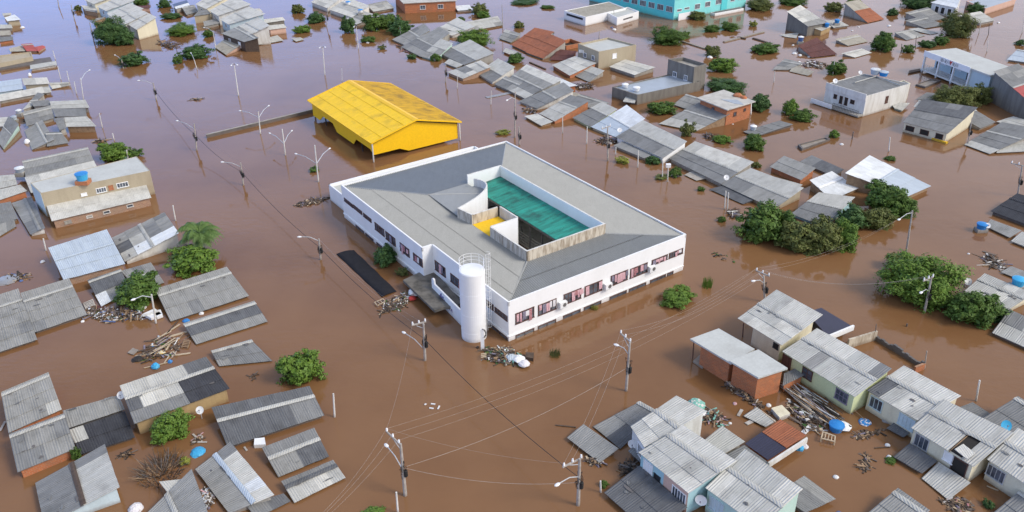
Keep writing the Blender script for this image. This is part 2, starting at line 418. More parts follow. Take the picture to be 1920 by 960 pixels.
def window(root, a, b, cen, x0, x1, z0, z1, frame='white_paint', pane='glass', bars=1, name='window', grid=0):
    """opening on the wall a-b (plan), x0..x1 metres along it, facing away from cen"""
    a = Vector((a.x, a.y, 0)); b = Vector((b.x, b.y, 0)); d = (b-a).normalized(); n = Vector((d.y, -d.x, 0))
    if (a + (b-a)/2 - Vector((cen.x, cen.y, 0))).dot(n) < 0: n = -n
    p = lambda x, z, o: a + d*x + n*o + Vector((0, 0, z))
    f = MB(); t = .05; Z = Vector((0, 0, 1))
    f.box(p((x0+x1)/2, z1, .03), d*((x1-x0)/2+t), n*.04, Z*t/1.5, frame); f.box(p((x0+x1)/2, z0, .045), d*((x1-x0)/2+t+.02), n*.055, Z*t/1.5, frame)
    for x in (x0, x1): f.box(p(x, (z0+z1)/2, .028), d*t/1.5, n*.034, Z*(z1-z0)/2, frame)
    for k in range(1, bars+1): f.box(p(x0+(x1-x0)*k/(bars+1), (z0+z1)/2, .026), d*.018, n*.028, Z*(z1-z0)/2, frame)
    for k in range(1, grid+1): f.box(p((x0+x1)/2, z0+(z1-z0)*k/(grid+1), .024), d*(x1-x0)/2, n*.024, Z*.016, frame)
    fo = put(f, name, root)
    g = MB(); g.box(p((x0+x1)/2, (z0+z1)/2, .006), d*(x1-x0)/2, n*.008, Z*(z1-z0)/2, pane)
    putsub(g, 'pane', fo)
    return fo
seedc = [0]
def house(label, E1, E2, R1, R2=None, he=.3, hr=1.0, k=1.0, pal='grey', fpal=None, wall='concrete', ov=.22, wins=(), spans=(), fspans=(), holes=(), cap='fibre_light', near=None, hf=None, cat='house', name='flooded_house', group='flooded houses', gables=True, wallz=None, maxn=80, zb=-.4, mp=.2, lend=0):
    seedc[0] += 1; rng = random.Random(seedc[0]*17)
    e1, e2, r1 = P(*E1, he), P(*E2, he), P(*R1, hr)
    r2 = P(*R2, hr) if R2 else r1 + (e2-e1)
    # keep to a believable pitch: lower the ridge until rise / plan width is below mp
    for _ in range(40):
        wv = r1 - e1; d_ = (e2 - e1); d_.z = 0; d_.normalize(); wv.z = 0; wdt = (wv - d_*wv.dot(d_)).length
        if (hr - he) <= mp*wdt + .02: break
        hr -= (hr - he - mp*wdt)*.5 + .01; r1 = P(*R1, hr); r2 = P(*R2, hr) if R2 else r1 + (e2-e1)
    if near is None: near = (E1[1]+E2[1])/2 > 430
    base = (e1+e2+r1+r2)/4; base.z = 0
    root = thing(name, label, cat, base, group)
    slope_sheets(root, [e1, e2, r2, r1], PAL[pal], rng, near, spans=spans, holes=holes, maxn=maxn)
    if k:
        f1 = r1 + (r1-e1)*k; f2 = r2 + (r2-e2)*k
        slope_sheets(root, [f2, f1, r1, r2], PAL[fpal or pal], rng, near, spans=fspans, maxn=maxn)
        c = MB(); up = Vector((0, 0, .11)); s1 = (e1-r1).normalized()*.2; s2 = (f1-r1).normalized()*.2
        c.face([r1+s1+up*.6, r2+s1+up*.6, r2+up, r1+up], cap); c.face([r1+up, r2+up, r2+s2+up*.6, r1+s2+up*.6], cap)
        put(c, 'ridge_cap', root)
    else: f1, f2 = r1, r2
    # walls under the roof
    L = (e2-e1).length; W = ((f1-e1).length); mu = min(.3, ov/L); mv = min(.3, ov/max(W, .5))
    Q = [e1, e2, f2, f1]
    def inner(u, v):
        p = bil(Q, u, v)
        # height of the roof there
        if k:
            vr = 1/(1+k)
            zz = (he + (hr-he)*(v/vr)) if v < vr else hr - (hr-f1.z)*(v-vr)/(1-vr)
        else: zz = he + (hr-he)*v
        return Vector((p.x, p.y, zz - .07))
    w_ = MB(); ml = mu + lend; n_ = inner(ml, mv), inner(1-mu, mv), inner(1-mu, 1-mv), inner(ml, 1-mv)
    if k:
        ra, rb = inner(1-mu, 1/(1+k)), inner(ml, 1/(1+k)); poly = [n_[0], n_[1], ra, n_[2], n_[3], rb]
    else: poly = list(n_)
    # outer wall faces, closed on top by an added liner that blocks light leaks and paints roof holes dark
    m_ = len(poly); cen = sum(poly, Vector())/m_
    for i in range(m_):
        a, b = poly[i], poly[(i+1) % m_]
        w_.face([Vector((a.x, a.y, zb)), Vector((b.x, b.y, zb)), b, a], wall)
    put(w_, 'wall', root)
    t_ = MB()
    if k:
        t_.face([poly[0], poly[1], poly[2], poly[5]], 'dark_inside'); t_.face([poly[5], poly[2], poly[3], poly[4]], 'dark_inside')
    else: t_.face(poly, 'dark_inside')
    for i in range(0, max(2, int(L/1.2))):
        u = mu + (1-2*mu)*(i+.5)/max(2, int(L/1.2)); a = inner(u, mv*.3); b = inner(u, 1/(1+k) if k else 1-mv)
        t_.bar(a + Vector((0, 0, .02)), b + Vector((0, 0, .02)), .06, .06, 'wood')
    put(t_, 'rafters_dark_liner', root)
    if near and pal in ('light', 'cream', 'pale', 'mid1', 'grey1', 'mid', 'patch') and L > 4:
        for _ in range(rng.randint(3, 6)):          # moss and lichen patches, small holes
            u0, v0 = rng.uniform(.08, .9), rng.choice([rng.uniform(.1, .9), rng.uniform(.88, .97)]); su, sv = rng.uniform(.1, .45)/L, rng.uniform(.05, .16)/max(1, (r1-e1).length)
            pm = MB(); ring = []
            for q_ in range(8):
                a_ = 6.283*q_/8; rr_ = rng.uniform(.55, 1.2); ring.append(bil([e1, e2, r2, r1], u0 + math.cos(a_)*su*rr_, v0 + math.sin(a_)*sv*rr_) + Vector((0, 0, .075)))
            pm.face(ring, rng.choice(['fibre_dark', 'concrete_dark', 'fibre_grey'])); put(pm, 'moss_patch', root)
    for wd in wins:
        side, u, zc, ww, hh = wd[:5]; fr = wd[5] if len(wd) > 5 else 'white_paint'; pn = wd[6] if len(wd) > 6 else 'glass'
        a, b = {'n': (n_[0], n_[1]), 'r': (n_[1], n_[2]), 'l': (n_[3], n_[0])}[side]
        ln = (Vector((b.x-a.x, b.y-a.y, 0))).length
        window(root, a, b, cen, u*ln-ww/2, u*ln+ww/2, zc-hh/2, zc+hh/2, fr, pn, wd[7] if len(wd) > 7 else 1, grid=wd[8] if len(wd) > 8 else 0, name=wd[9] if len(wd) > 9 else 'window')
    root['_q'] = 0; del root['_q']
    return root, n_, cen
def flat(label, quad, h, wall='concrete', roof='slab', par=.25, pw=.15, ov=0, wins=(), cat='house', name='flat_roofed_building', group='flooded houses', th=.14, bev=None, z0=-.4, lend=0):
    """flat-roofed building over a roof outline given at height h"""
    q = [P(*c, h) for c in quad]; cen = sum(q, Vector())/len(q); base = cen.copy(); base.z = 0
    root = thing(name, label, cat, base, group)
    n = len(q)
    def inset(p, d):
        v = Vector((cen.x-p.x, cen.y-p.y, 0)); return p + v.normalized()*d*1.414
    wq = [inset(p, ov) for p in q] if ov else q
    if lend: wq[3], wq[2] = wq[3].lerp(wq[0], lend), wq[2].lerp(wq[1], lend)
    w_ = MB(); top = h - (th if ov else .06)
    if ov or not par:
        w_.prism([XY(p) for p in wq], z0, top - .003, wall); put(w_, 'wall', root)
        r_ = MB(); r_.prism([XY(p) for p in q], top, h, roof); put(r_, 'roof_slab', root)
    else:
        w_.prism([XY(p) for p in q], z0, h - par, wall); put(w_, 'wall', root)
        r_ = MB(); iq = [inset(p, pw) for p in q]
        r_.prism([XY(p) for p in iq], h - par - .02, h - par + .02, roof); put(r_, 'roof_slab', root)
        p_ = MB()
        for i in range(n):
            a, b, c, d = q[i], q[(i+1)%n], iq[(i+1)%n], iq[i]
            p_.prism([XY(a), XY(b), XY(c), XY(d)], h - par + .001, h, wall)
        put(p_, 'parapet', root)
    for wd in wins:
        i, u, zc, ww, hh = wd[:5]; a, b = wq[i], wq[(i+1)%n]; ln = Vector((b.x-a.x, b.y-a.y, 0)).length
        window(root, a, b, cen, u*ln-ww/2, u*ln+ww/2, zc-hh/2, zc+hh/2, wd[5] if len(wd) > 5 else 'white_paint', wd[6] if len(wd) > 6 else 'glass', wd[7] if len(wd) > 7 else 1)
    return root, q, cen
def wallpx(root, a, b, pxpoly, thick, mat, name='wall', inward=None, **tags):
    """wall panel on the vertical plane a-b whose outline is given in photo positions"""
    d = Vector((b.x-a.x, b.y-a.y, 0)).normalized(); n = Vector((d.y, -d.x, 0))
    if inward is not None and (Vector((inward.x-a.x, inward.y-a.y, 0))).dot(n) < 0: n = -n
    pts = [RP(*p, a, b) if len(p) == 2 else Vector(p) for p in pxpoly]
    mb = MB(); bk = [p + n*thick for p in pts]
    mb.face(pts, mat); mb.face(bk[::-1], mat)
    for i in range(len(pts)):
        j = (i+1) % len(pts); mb.face([pts[i], bk[i], bk[j], pts[j]], mat)
    return put(mb, name, root, **tags)

# ---------------------------------------------------------------- foliage
CROWNS = {}
def crown_mesh(kind, matn, var):
    key = (kind, matn, var)
    if key in CROWNS: return CROWNS[key]
    rng = random.Random(hash((kind, var)) % 9999 if False else (var*131 + {'s': 1, 'm': 2, 'l': 3, 'reed': 4}[kind]*7))
    ncl, per, ls = {'s': (34, 44, .15), 'm': (95, 66, .085), 'l': (210, 84, .052), 'reed': (1, 120, .5)}[kind]
    mb = MB(); V = mb.v; Fc = mb.f; Mi = mb.m; U = mb.uv; mi = mb.mi(matn)
    if kind == 'reed':
        for _ in range(130):
            a = rng.uniform(0, 6.283); r = rng.random()**.6*.8; x, y = math.cos(a)*r, math.sin(a)*r
            h = rng.uniform(.5, 1.1); dx, dy = rng.gauss(0, .22), rng.gauss(0, .22); wd = .035
            mb.face([(x-wd, y, -.2), (x+wd, y, -.2), (x+dx+wd*.3, y+dy, h), (x+dx-wd*.3, y+dy, h)], matn)
    else:
        for c in range(ncl):
            # clump centres fill the outer half of an uneven dome
            while True:
                a = rng.uniform(0, 6.283); z = rng.uniform(-.75, 1); rr = math.sqrt(max(0, 1-z*z))
                d = Vector((math.cos(a)*rr, math.sin(a)*rr, z))
                bump = .78 + .30*math.sin(a*3+var+z*2) * math.cos(z*3+var*2+a) + rng.uniform(-.14, .14)
                break
            rad = bump*(rng.random()**.35*.55 + .45); cc = d*rad; cr = rng.uniform(.14, .27) * (1.3 if kind == 's' else 1)
            for _ in range(per):
                o = Vector((rng.gauss(0, 1), rng.gauss(0, 1), rng.gauss(0, 1))).normalized()*(rng.random()**.4)*cr
                o.z *= .75; p = cc + o
                nn = (o.normalized()*.7 + d*.3 + Vector((rng.gauss(0, .45), rng.gauss(0, .45), rng.gauss(0, .45)+.35))).normalized()
                t1 = nn.cross(Vector((rng.random()-.5, rng.random()-.5, rng.random()-.5))).normalized(); t2 = nn.cross(t1)
                s = ls*rng.uniform(.55, 1.1)
                b = len(V)
                V.append(tuple(p - t1*s)); V.append(tuple(p + t2*s*.42)); V.append(tuple(p + t1*s)); V.append(tuple(p - t2*s*.42))
                Fc.append([b, b+1, b+2, b+3]); Mi.append(mi); U.append([(0, 0)]*4)
    if kind != 'reed':          # larger inner leaves close the heart of the crown
        for _ in range(420 if kind != 's' else 150):
            a = rng.uniform(0, 6.283); z = rng.uniform(-.9, .9); rr = math.sqrt(1-z*z); p = Vector((math.cos(a)*rr, math.sin(a)*rr, z))*rng.uniform(.45, .72)
            t1 = Vector((rng.gauss(0,1), rng.gauss(0,1), rng.gauss(0,.5))).normalized(); t2 = t1.cross(p.normalized()).normalized(); s = .13
            b = len(V); V.extend([tuple(p-t1*s), tuple(p+t2*s*.6), tuple(p+t1*s), tuple(p-t2*s*.6)]); Fc.append([b,b+1,b+2,b+3]); Mi.append(mi)
    me = bpy.data.meshes.new('crown'); me.from_pydata(V, [], Fc); me.materials.append(MAT[matn])
    CROWNS[key] = me
    return me
TRUNKS = {}
def trunk_mesh(var):
    if var in TRUNKS: return TRUNKS[var]
    rng = random.Random(var); mb = MB()
    mb.tube([(0, 0, -.5), (.03, .02, 0), (.0, .04, .35)], .07, 'bark', 7, .05)
    for i in range(7):
        a = i*.9 + rng.random(); e = rng.uniform(.3, .9)
        mb.tube([(0, .03, .15+.03*i), (math.cos(a)*.3*e, math.sin(a)*.3*e, .35+.06*i), (math.cos(a)*.72*e, math.sin(a)*.72*e, .5+.3*rng.random())], .035, 'bark', 5, .01)
    me = bpy.data.meshes.new('trunk'); me.from_pydata(mb.v, [], mb.f); me.materials.append(MAT['bark']); TRUNKS[var] = me
    return me
treec = [0]
def tree(label, px, py, rx, ry, mat='leaf_mid', kind=None, name=None, cat=None, group='trees standing in the flood', sink=.6):
    treec[0] += 1; v = treec[0]
    b = P(px, py + ry*.55); dist = (CAMP-b).length
    r = rx*dist/F; rym = ry*dist/F; sd_ = CAMH/dist; cd = math.sqrt(1-sd_*sd_)
    hz = math.sqrt(max(rym*rym - (r*sd_*.9)**2, (rym*.45)**2))/cd
    c = P(px, py, hz*sink)
    if kind is None: kind = 'l' if r > 3.2 else ('m' if r > 1.4 else 's')
    shrub = r < 1.6
    root = thing(name or ('shrub' if shrub else 'tree'), label, cat or ('shrub' if shrub else 'tree'), (c.x, c.y, 0), group)
    me = crown_mesh(kind, mat, v % (2 if kind == 'l' else 4))
    o = bpy.data.objects.new('crown', me); COL.objects.link(o); o.parent = root
    o.location = (0, 0, 0 if kind == 'reed' else hz*sink); o.scale = (r, r, hz*1.02 if kind != 'reed' else hz*1.3); o.rotation_euler = (0, 0, v*1.7)
    if kind != 'reed':
        o = bpy.data.objects.new('trunk', trunk_mesh(v % 3)); COL.objects.link(o); o.parent = root; o.scale = (r, r, hz); o.rotation_euler = (0, 0, v)
        o.location = (0, 0, 0)
    return root

# ---------------------------------------------------------------- poles, lamps, wires
POLES = {}
def pole_axis(base, top):
    b = P(*base); h = solveh(b, top[1]); return b, P(*top, h), h
def street_lamp(label, base, top, heads, group='street lamps', white=True, r=.1):
    b, t_, h = pole_axis(base, top); root = thing('street_lamp', label, 'street lamp', b, group)
    mt = 'concrete_pole' if not white else 'galvanised'
    m_ = MB(); m_.tube([b + Vector((0, 0, -.4)), t_], r, 'concrete_pole' if not white else 'white_old', 8, r*.7); put(m_, 'pole', root)
    for (hx, hy, fa) in heads:
        at = b.lerp(t_, fa); zt = at.z + .5
        # the arm reaches sideways; its head stands a little above the joint
        hd = P(hx, hy, max(zt, .5)); dv = hd - at
        if dv.length > 4: hd = at + dv.normalized()*4
        a_ = MB(); mid = at.lerp(hd, .55) + Vector((0, 0, .25)); a_.tube([at, mid, hd], .045, 'galvanised', 5); ao = put(a_, 'lamp_arm', root)
        l_ = MB(); dr = (hd-at); dr.z = 0; dr.normalize(); sd_ = Vector((dr.y, -dr.x, 0))
        l_.lathe((0, 0, 0), [(.02, -.12), (.10, -.08), (.13, .02), (.08, .08), (.02, .1)], 'white_metal', 8)
        l_.v = [tuple(hd + dr*(x*2.0+.2) + sd_*y*1.1 + Vector((0, 0, z*.8))) for x, y, z in l_.v]
        putsub(l_, 'lamp_head', ao)
    return root
def utility_pole(label, key, base, top, arm=None, lamp=None, gear=True, ins=3, r=.13, group='utility poles', hh=None, fa=.55):
    b, t_, h = pole_axis(base, top); root = thing('utility_pole', label, 'utility pole', b, group)
    m_ = MB(); m_.tube([b + Vector((0, 0, -.5)), t_], r, 'concrete_pole', 8, r*.62); put(m_, 'pole', root)
    ends = [t_.copy()]*3
    if arm:
        za = t_.z - .15; a, c = P(arm[0], arm[1], za), P(arm[2], arm[3], za)
        if (a-c).length > 3.2: mdl = (a+c)/2; a = mdl + (a-mdl).normalized()*1.6; c = mdl + (c-mdl).normalized()*1.6
        x_ = MB(); x_.bar(a, c, .09, .11, 'concrete_pole'); ao = put(x_, 'crossarm', root)
        tn = a if (a - t_).length > (c - t_).length else c
        x2 = MB(); x2.bar(t_.lerp(b, .12), t_.lerp(tn, .6) + Vector((0, 0, -.12)), .04, .04, 'galvanised'); put(x2, 'brace', root)
        ends = []
        for i in range(ins):
            p = a.lerp(c, (i+.15)/(ins-1+.3) if ins > 1 else .5); i_ = MB(); i_.lathe(p + Vector((0, 0, .05)), [(.04, 0), (.085, .05), (.06, .1), (.09, .15), (.055, .2), (.07, .26), (.02, .3)], 'white_metal', 7)
            put(i_, 'insulator', root); ends.append(p + Vector((0, 0, .3)))
    if gear:
        rng = random.Random(int(base[0])); g = MB(); 
        for _ in range(14):
            z = rng.uniform(.42, .68); p = b.lerp(t_, z); a = rng.uniform(0, 6.28); o = Vector((math.cos(a), math.sin(a), 0))*rng.uniform(.14, .34)
            g.tube([p, p + o + Vector((0, 0, .15)), p + o*.6 + Vector((0, 0, -.35)), p + Vector((0, 0, -.5))], .025, 'rubber', 4)
        p = b.lerp(t_, .45); g.lathe(p + Vector((.18, -.05, -.3)), [(.13, 0), (.15, .05), (.15, .55), (.08, .6)], 'rubber', 8)
        put(g, 'cable_coil', root)
    if lamp:
        at = b.lerp(t_, fa); hd = P(lamp[0], lamp[1], at.z + .6); dv = hd - at
        if dv.length > 3.5: hd = at + dv.normalized()*3.5
        a_ = MB(); a_.tube([at, at.lerp(hd, .5) + Vector((0, 0, .22)), hd], .04, 'galvanised', 5); ao = put(a_, 'lamp_arm', root)
        l_ = MB(); dr = hd-at; dr.z = 0; dr.normalize(); sd_ = Vector((dr.y, -dr.x, 0))
        l_.lathe((0, 0, 0), [(.02, -.12), (.10, -.08), (.13, .02), (.08, .08), (.02, .1)], 'white_metal', 8)
        l_.v = [tuple(hd + dr*(x*2.0+.2) + sd_*y*1.1 + Vector((0, 0, z*.8))) for x, y, z in l_.v]
        putsub(l_, 'lamp_head', ao)
    POLES[key] = (b, t_, ends)
    return root
def post(label, base, top, r=.07, mat='white_old', group='bare posts standing in the water', name='post'):
    b, t_, h = pole_axis(base, top); m_ = MB(); m_.tube([b + Vector((0, 0, -.4)), t_], r, mat, 6, r*.8)
    o = m_.build(name); o['label'] = label; o['category'] = 'post'; o['group'] = group; return o
def wire(label, a, b, sag, r=.006, mat='concrete_pole'):
    n = 14; pts = [a.lerp(b, i/n) + Vector((0, 0, -4*sag*(i/n)*(1-i/n))) for i in range(n+1)]
    m_ = MB(); m_.tube(pts, r, mat, 4); o = m_.build('overhead_wire'); o['label'] = label; o['category'] = 'wire'; o['group'] = 'overhead wires'; return o

# ---------------------------------------------------------------- floating things
def debris(label, cx, cy, rx, ry, n, seed, mats, big=.5, h=.22, ang=0, name='debris_raft'):
    """drifted rubbish: boards, boxes, bottles and rags lying across one another"""
    rng = random.Random(seed); mb = MB(); c0 = P(cx, cy); ca, sa = math.cos(R(ang)), math.sin(R(ang))
    for _ in range(n):
        a = rng.uniform(0, 6.283); q = math.sqrt(rng.random())*(.72 + .28*math.sin(a*3+seed)*math.cos(a*2+seed*2)) * (1.25 if rng.random() < .1 else 1); x, y = math.cos(a)*q*rx, math.sin(a)*q*ry
        p = P(cx + x*ca - y*sa, cy + x*sa + y*ca); z = rng.uniform(-.02, h)*(1.1-q)
        t = rng.random(); m_ = rng.choice(mats if rng.random() < .42 else ['dark_wood', 'bark', 'dark_inside', 'concrete_dark', 'dark_wood', 'wood']); th = rng.uniform(0, 3.14); d = Vector((math.cos(th), math.sin(th), rng.gauss(0, .12))); s_ = Vector((-math.sin(th), math.cos(th), rng.gauss(0, .1)))
        u = d.cross(s_).normalized(); p.z = z
        if t < .45: mb.box(p, d*rng.uniform(.25, 1.0)*big*1.3, s_*rng.uniform(.03, .08), u*rng.uniform(.015, .04), m_)
        elif t < .8: mb.box(p, d*rng.uniform(.08, .3)*big, s_*rng.uniform(.06, .25)*big, u*rng.uniform(.02, .12), m_)
        else: mb.tube([p - d*.1, p + d*.1], rng.uniform(.03, .06), m_, 5)
    o = mb.build(name); o['label'] = label; o['category'] = 'debris'; o['kind'] = 'stuff'
    return o
def plank(label, p1, p2, w=.18, mat='pale_wood', h=.06, name='plank', cat='plank', group='planks afloat', z=.05):
    a, b = P(*p1, z), P(*p2, z); m_ = MB(); m_.bar(a, b, w, h, mat); o = m_.build(name); o['label'] = label; o['category'] = cat; o['group'] = group; return o
def boxq(label, name, cat, quad, z0, z1, mat, group=None, top=None):
    q = [P(*c, z1) for c in quad]; m_ = MB(); m_.prism([XY(p) for p in q], z0, z1, mat, top); o = m_.build(name); o['label'] = label; o['category'] = cat
    if group: o['group'] = group
    return o
def tank(label, px, py, r=.6, h=.7, z=0, mat='blue_plastic', lid=None, group='water tanks', stand=None, tilt=None):
    c = P(px, py, z); root = thing('water_tank', label, 'water tank', c, group)
    m_ = MB(); m_.lathe(c, [(r*.78, 0), (r*.84, h*.3), (r*.95, h*.75), (r, h*.8), (r, h*.9)], mat, 16); put(m_, 'body', root)
    l_ = MB(); l_.lathe(c + Vector((0, 0, h*.9)), [(r*1.04, 0), (r*1.0, .06), (r*.55, .16), (r*.2, .2)], lid or mat, 16); put(l_, 'lid', root)
    if stand:
        s_ = MB(); s_.box(c + Vector((0, 0, -stand/2-.002)), (r*1.0, 0, 0), (0, r*.8, 0), (0, 0, stand/2), 'brick_wall' if z > 3 else 'concrete'); put(s_, 'plinth', root)
    return root
def dish(label, px, py, z, r=.4, face=(0, -1, .7), mat='white_metal', group='satellite dishes', foot=.5):
    r *= .78; c = P(px, py, z); n = Vector(face).normalized(); s_ = n.cross(Vector((0, 0, 1))).normalized(); u = s_.cross(n)
    root = thing('satellite_dish', label, 'satellite dish', c - Vector((0, 0, foot)), group)
    m_ = MB(); rings = [(0, 0), (.5, .05), (.85, .14), (1, .2)]; N = 14
    for i in range(3):
        for k_ in range(N):
            def pt(j, kk): a = 2*math.pi*kk/N; return c + (s_*math.cos(a) + u*math.sin(a))*rings[j][0]*r + n*rings[j][1]*r
            q = [pt(i, k_), pt(i, k_+1), pt(i+1, k_+1), pt(i+1, k_)]
            m_.face(q if i else q[1:], mat); m_.face([p - n*.015 for p in (q if i else q[1:])][::-1], mat)
    put(m_, 'reflector', root)
    a_ = MB(); a_.tube([c - u*r*.8 + n*.1*r, c + n*r*.7], .02, 'galvanised', 4); a_.box(c + n*r*.72, n*.06, s_*.04, u*.04, 'grey_cloth'); put(a_, 'feed_arm', root)
    f_ = MB(); f_.tube([c - Vector((0, 0, foot)), c - n*.03], .03, 'galvanised', 5); put(f_, 'mast', root)
    return root
def bundle(label, name, cat, px, py, r, h, mat, z=0, seed=1, group=None, mat2=None):
    """soft crumpled bag or heap of cloth"""
    rng = random.Random(seed); m_ = MB(); c = P(px, py, z); N, K = 12, 5
    ring = []
    for j in range(K+1):
        t = j/K; rr = r*math.cos(t*1.5)*1.0; zz = h*math.sin(t*1.5)
        ring.append([c + Vector((math.cos(2*math.pi*k/N)*rr*(1+rng.uniform(-.16, .16)), math.sin(2*math.pi*k/N)*rr*(1+rng.uniform(-.16, .16)), zz*(1+rng.uniform(-.1, .1)))) for k in range(N)])
    for j in range(K):
        for k in range(N): m_.face([ring[j][k], ring[j][(k+1)%N], ring[j+1][(k+1)%N], ring[j+1][k]], mat if not mat2 or (j*7+k*3) % 4 else mat2)
    m_.face(ring[-1], mat)
    o = m_.build(name); o['label'] = label; o['category'] = cat
    if group: o['group'] = group
    return o

def laths(label, p1, p2, n, spread, seed, mats, lmin=1.5, lmax=4.0, name='lath_bundle'):
    rng = random.Random(seed); a, b = P(*p1), P(*p2); d = (b-a).normalized(); s_ = Vector((-d.y, d.x, 0)); L = (b-a).length; mb = MB()
    for _ in range(n):
        c = a + d*rng.uniform(0, L) + s_*rng.gauss(0, spread); l = rng.uniform(lmin, lmax)/2; dd = (d + s_*rng.gauss(0, .1)).normalized(); z = rng.uniform(.02, .4)
        mb.bar(c - dd*l + Vector((0, 0, z)), c + dd*l + Vector((0, 0, z + rng.uniform(-.1, .1))), rng.uniform(.04, .11), .035, rng.choice(mats))
    o = mb.build(name); o['label'] = label; o['category'] = 'debris'; o['kind'] = 'stuff'; return o
# ================================================================ THE SETTING
wm = MB(); S = 2500
N = 12
for i in range(N):
    for j in range(N):
        x0, x1 = -S + 2*S*i/N, -S + 2*S*(i+1)/N; y0, y1 = -600 + (S+600)*j/N, -600 + (S+600)*(j+1)/N
        wm.face([(x0, y0, 0), (x1, y0, 0), (x1, y1, 0), (x0, y1, 0)], 'muddy_water')
o = wm.build('flood_water', kind='structure')

# ================================================================ WHITE SCHOOL
HS = 4.3
A, B, C, D = [P(*q, HS) for q in ((641, 346), (949, 264), (1287, 439), (953, 567))]
e1 = (C-D); e1.z = 0; L1 = e1.length; e1.normalize(); e2 = (A-D); e2.z = 0
e2 = Vector((-e1.y, e1.x, 0)); L2 = (B-C).length           # square corners
C = D + e1*L1; B = C + e2*L2
STEP = RP(810, 459, D, D + e2*10); sl_ = Vector((STEP.x-D.x, STEP.y-D.y, 0)).length   # the left wall steps back here
A2 = P(794, 467, HS); bk_ = (A2 - (D + e2*sl_)).dot(e1)
S1 = D + e2*sl_; S2 = S1 + e1*bk_ ; A = D + e2*L2 + e1*bk_
cenS = (A+B+C+D)/4
school = thing('school_building', 'large white school with a grey hipped roof round an open courtyard', 'school', (cenS.x, cenS.y, 0))
outer = [D, C, B, A, S2, S1]
mb = MB(); mb.prism([XY(p) for p in outer], -.5, HS-.45, 'white_paint', 'dark_inside'); 
mb.f.pop(0); mb.m.pop(0); mb.uv.pop(0)      # open on top: the roof closes it and the courtyard is open
put(mb, 'wall', school)
# parapet with a coping all round
mb = MB(); n_ = len(outer)
for i in range(n_):
    a, b = outer[i], outer[(i+1)%n_]; d = (b-a).normalized(); inn = Vector((-d.y, d.x, 0))
    if (cenS - a).dot(inn) < 0: inn = -inn
    a_, b_ = a + d*.0, b - d*.0
    mb.prism([XY(a_), XY(b_), XY(b_+inn*.16), XY(a_+inn*.16)], HS-.449, HS + .0008*i, 'white_paint')
put(mb, 'parapet', school)
# inner rectangle of the roof (foot of the courtyard wall)
HI = HS + .55
ci = P(1125, 443, HI); di = P(989, 491, HI); ai = P(808, 371, HI); bi = P(941, 320, HI)
def uvw(p): v = p - D; return v.dot(e1), v.dot(e2)
ud, vd = uvw(di); uc, vc = uvw(ci); ua, va = uvw(ai); ub, vb = uvw(bi)
U0, U1, V0, V1 = (ud+ua)/2, (uc+ub)/2, (vd+vc)/2, (va+vb)/2
print('school', L1, L2, bk_, sl_, (U0, U1, V0, V1), (ua, va), (ub, vb), (uc, vc), (ud, vd))
def SP(u, v, z): return D + e1*u + e2*v + Vector((0, 0, z-HS))
ZE = HS - .28
def clip(poly, f):
    out = []
    for i in range(len(poly)):
        a, b = poly[i], poly[(i+1) % len(poly)]; fa, fb = f(a), f(b)
        if fa >= 0: out.append(a)
        if fa*fb < 0: t = fa/(fa-fb); out.append((a[0]+(b[0]-a[0])*t, a[1]+(b[1]-a[1])*t))
    return out
cells = []
secs = []   # each: list of (u,v) polygon, axis along eave
o_ = .17
uA = bk_
OUT = {'d': (o_, o_), 'c': (L1-o_, o_), 'b': (L1-o_, L2-o_), 'a': (o_+uA, L2-o_)}
INN = {'d': (U0, V0), 'c': (U1, V0), 'b': (U1, V1), 'a': (U0, V1)}
rng = random.Random(5)
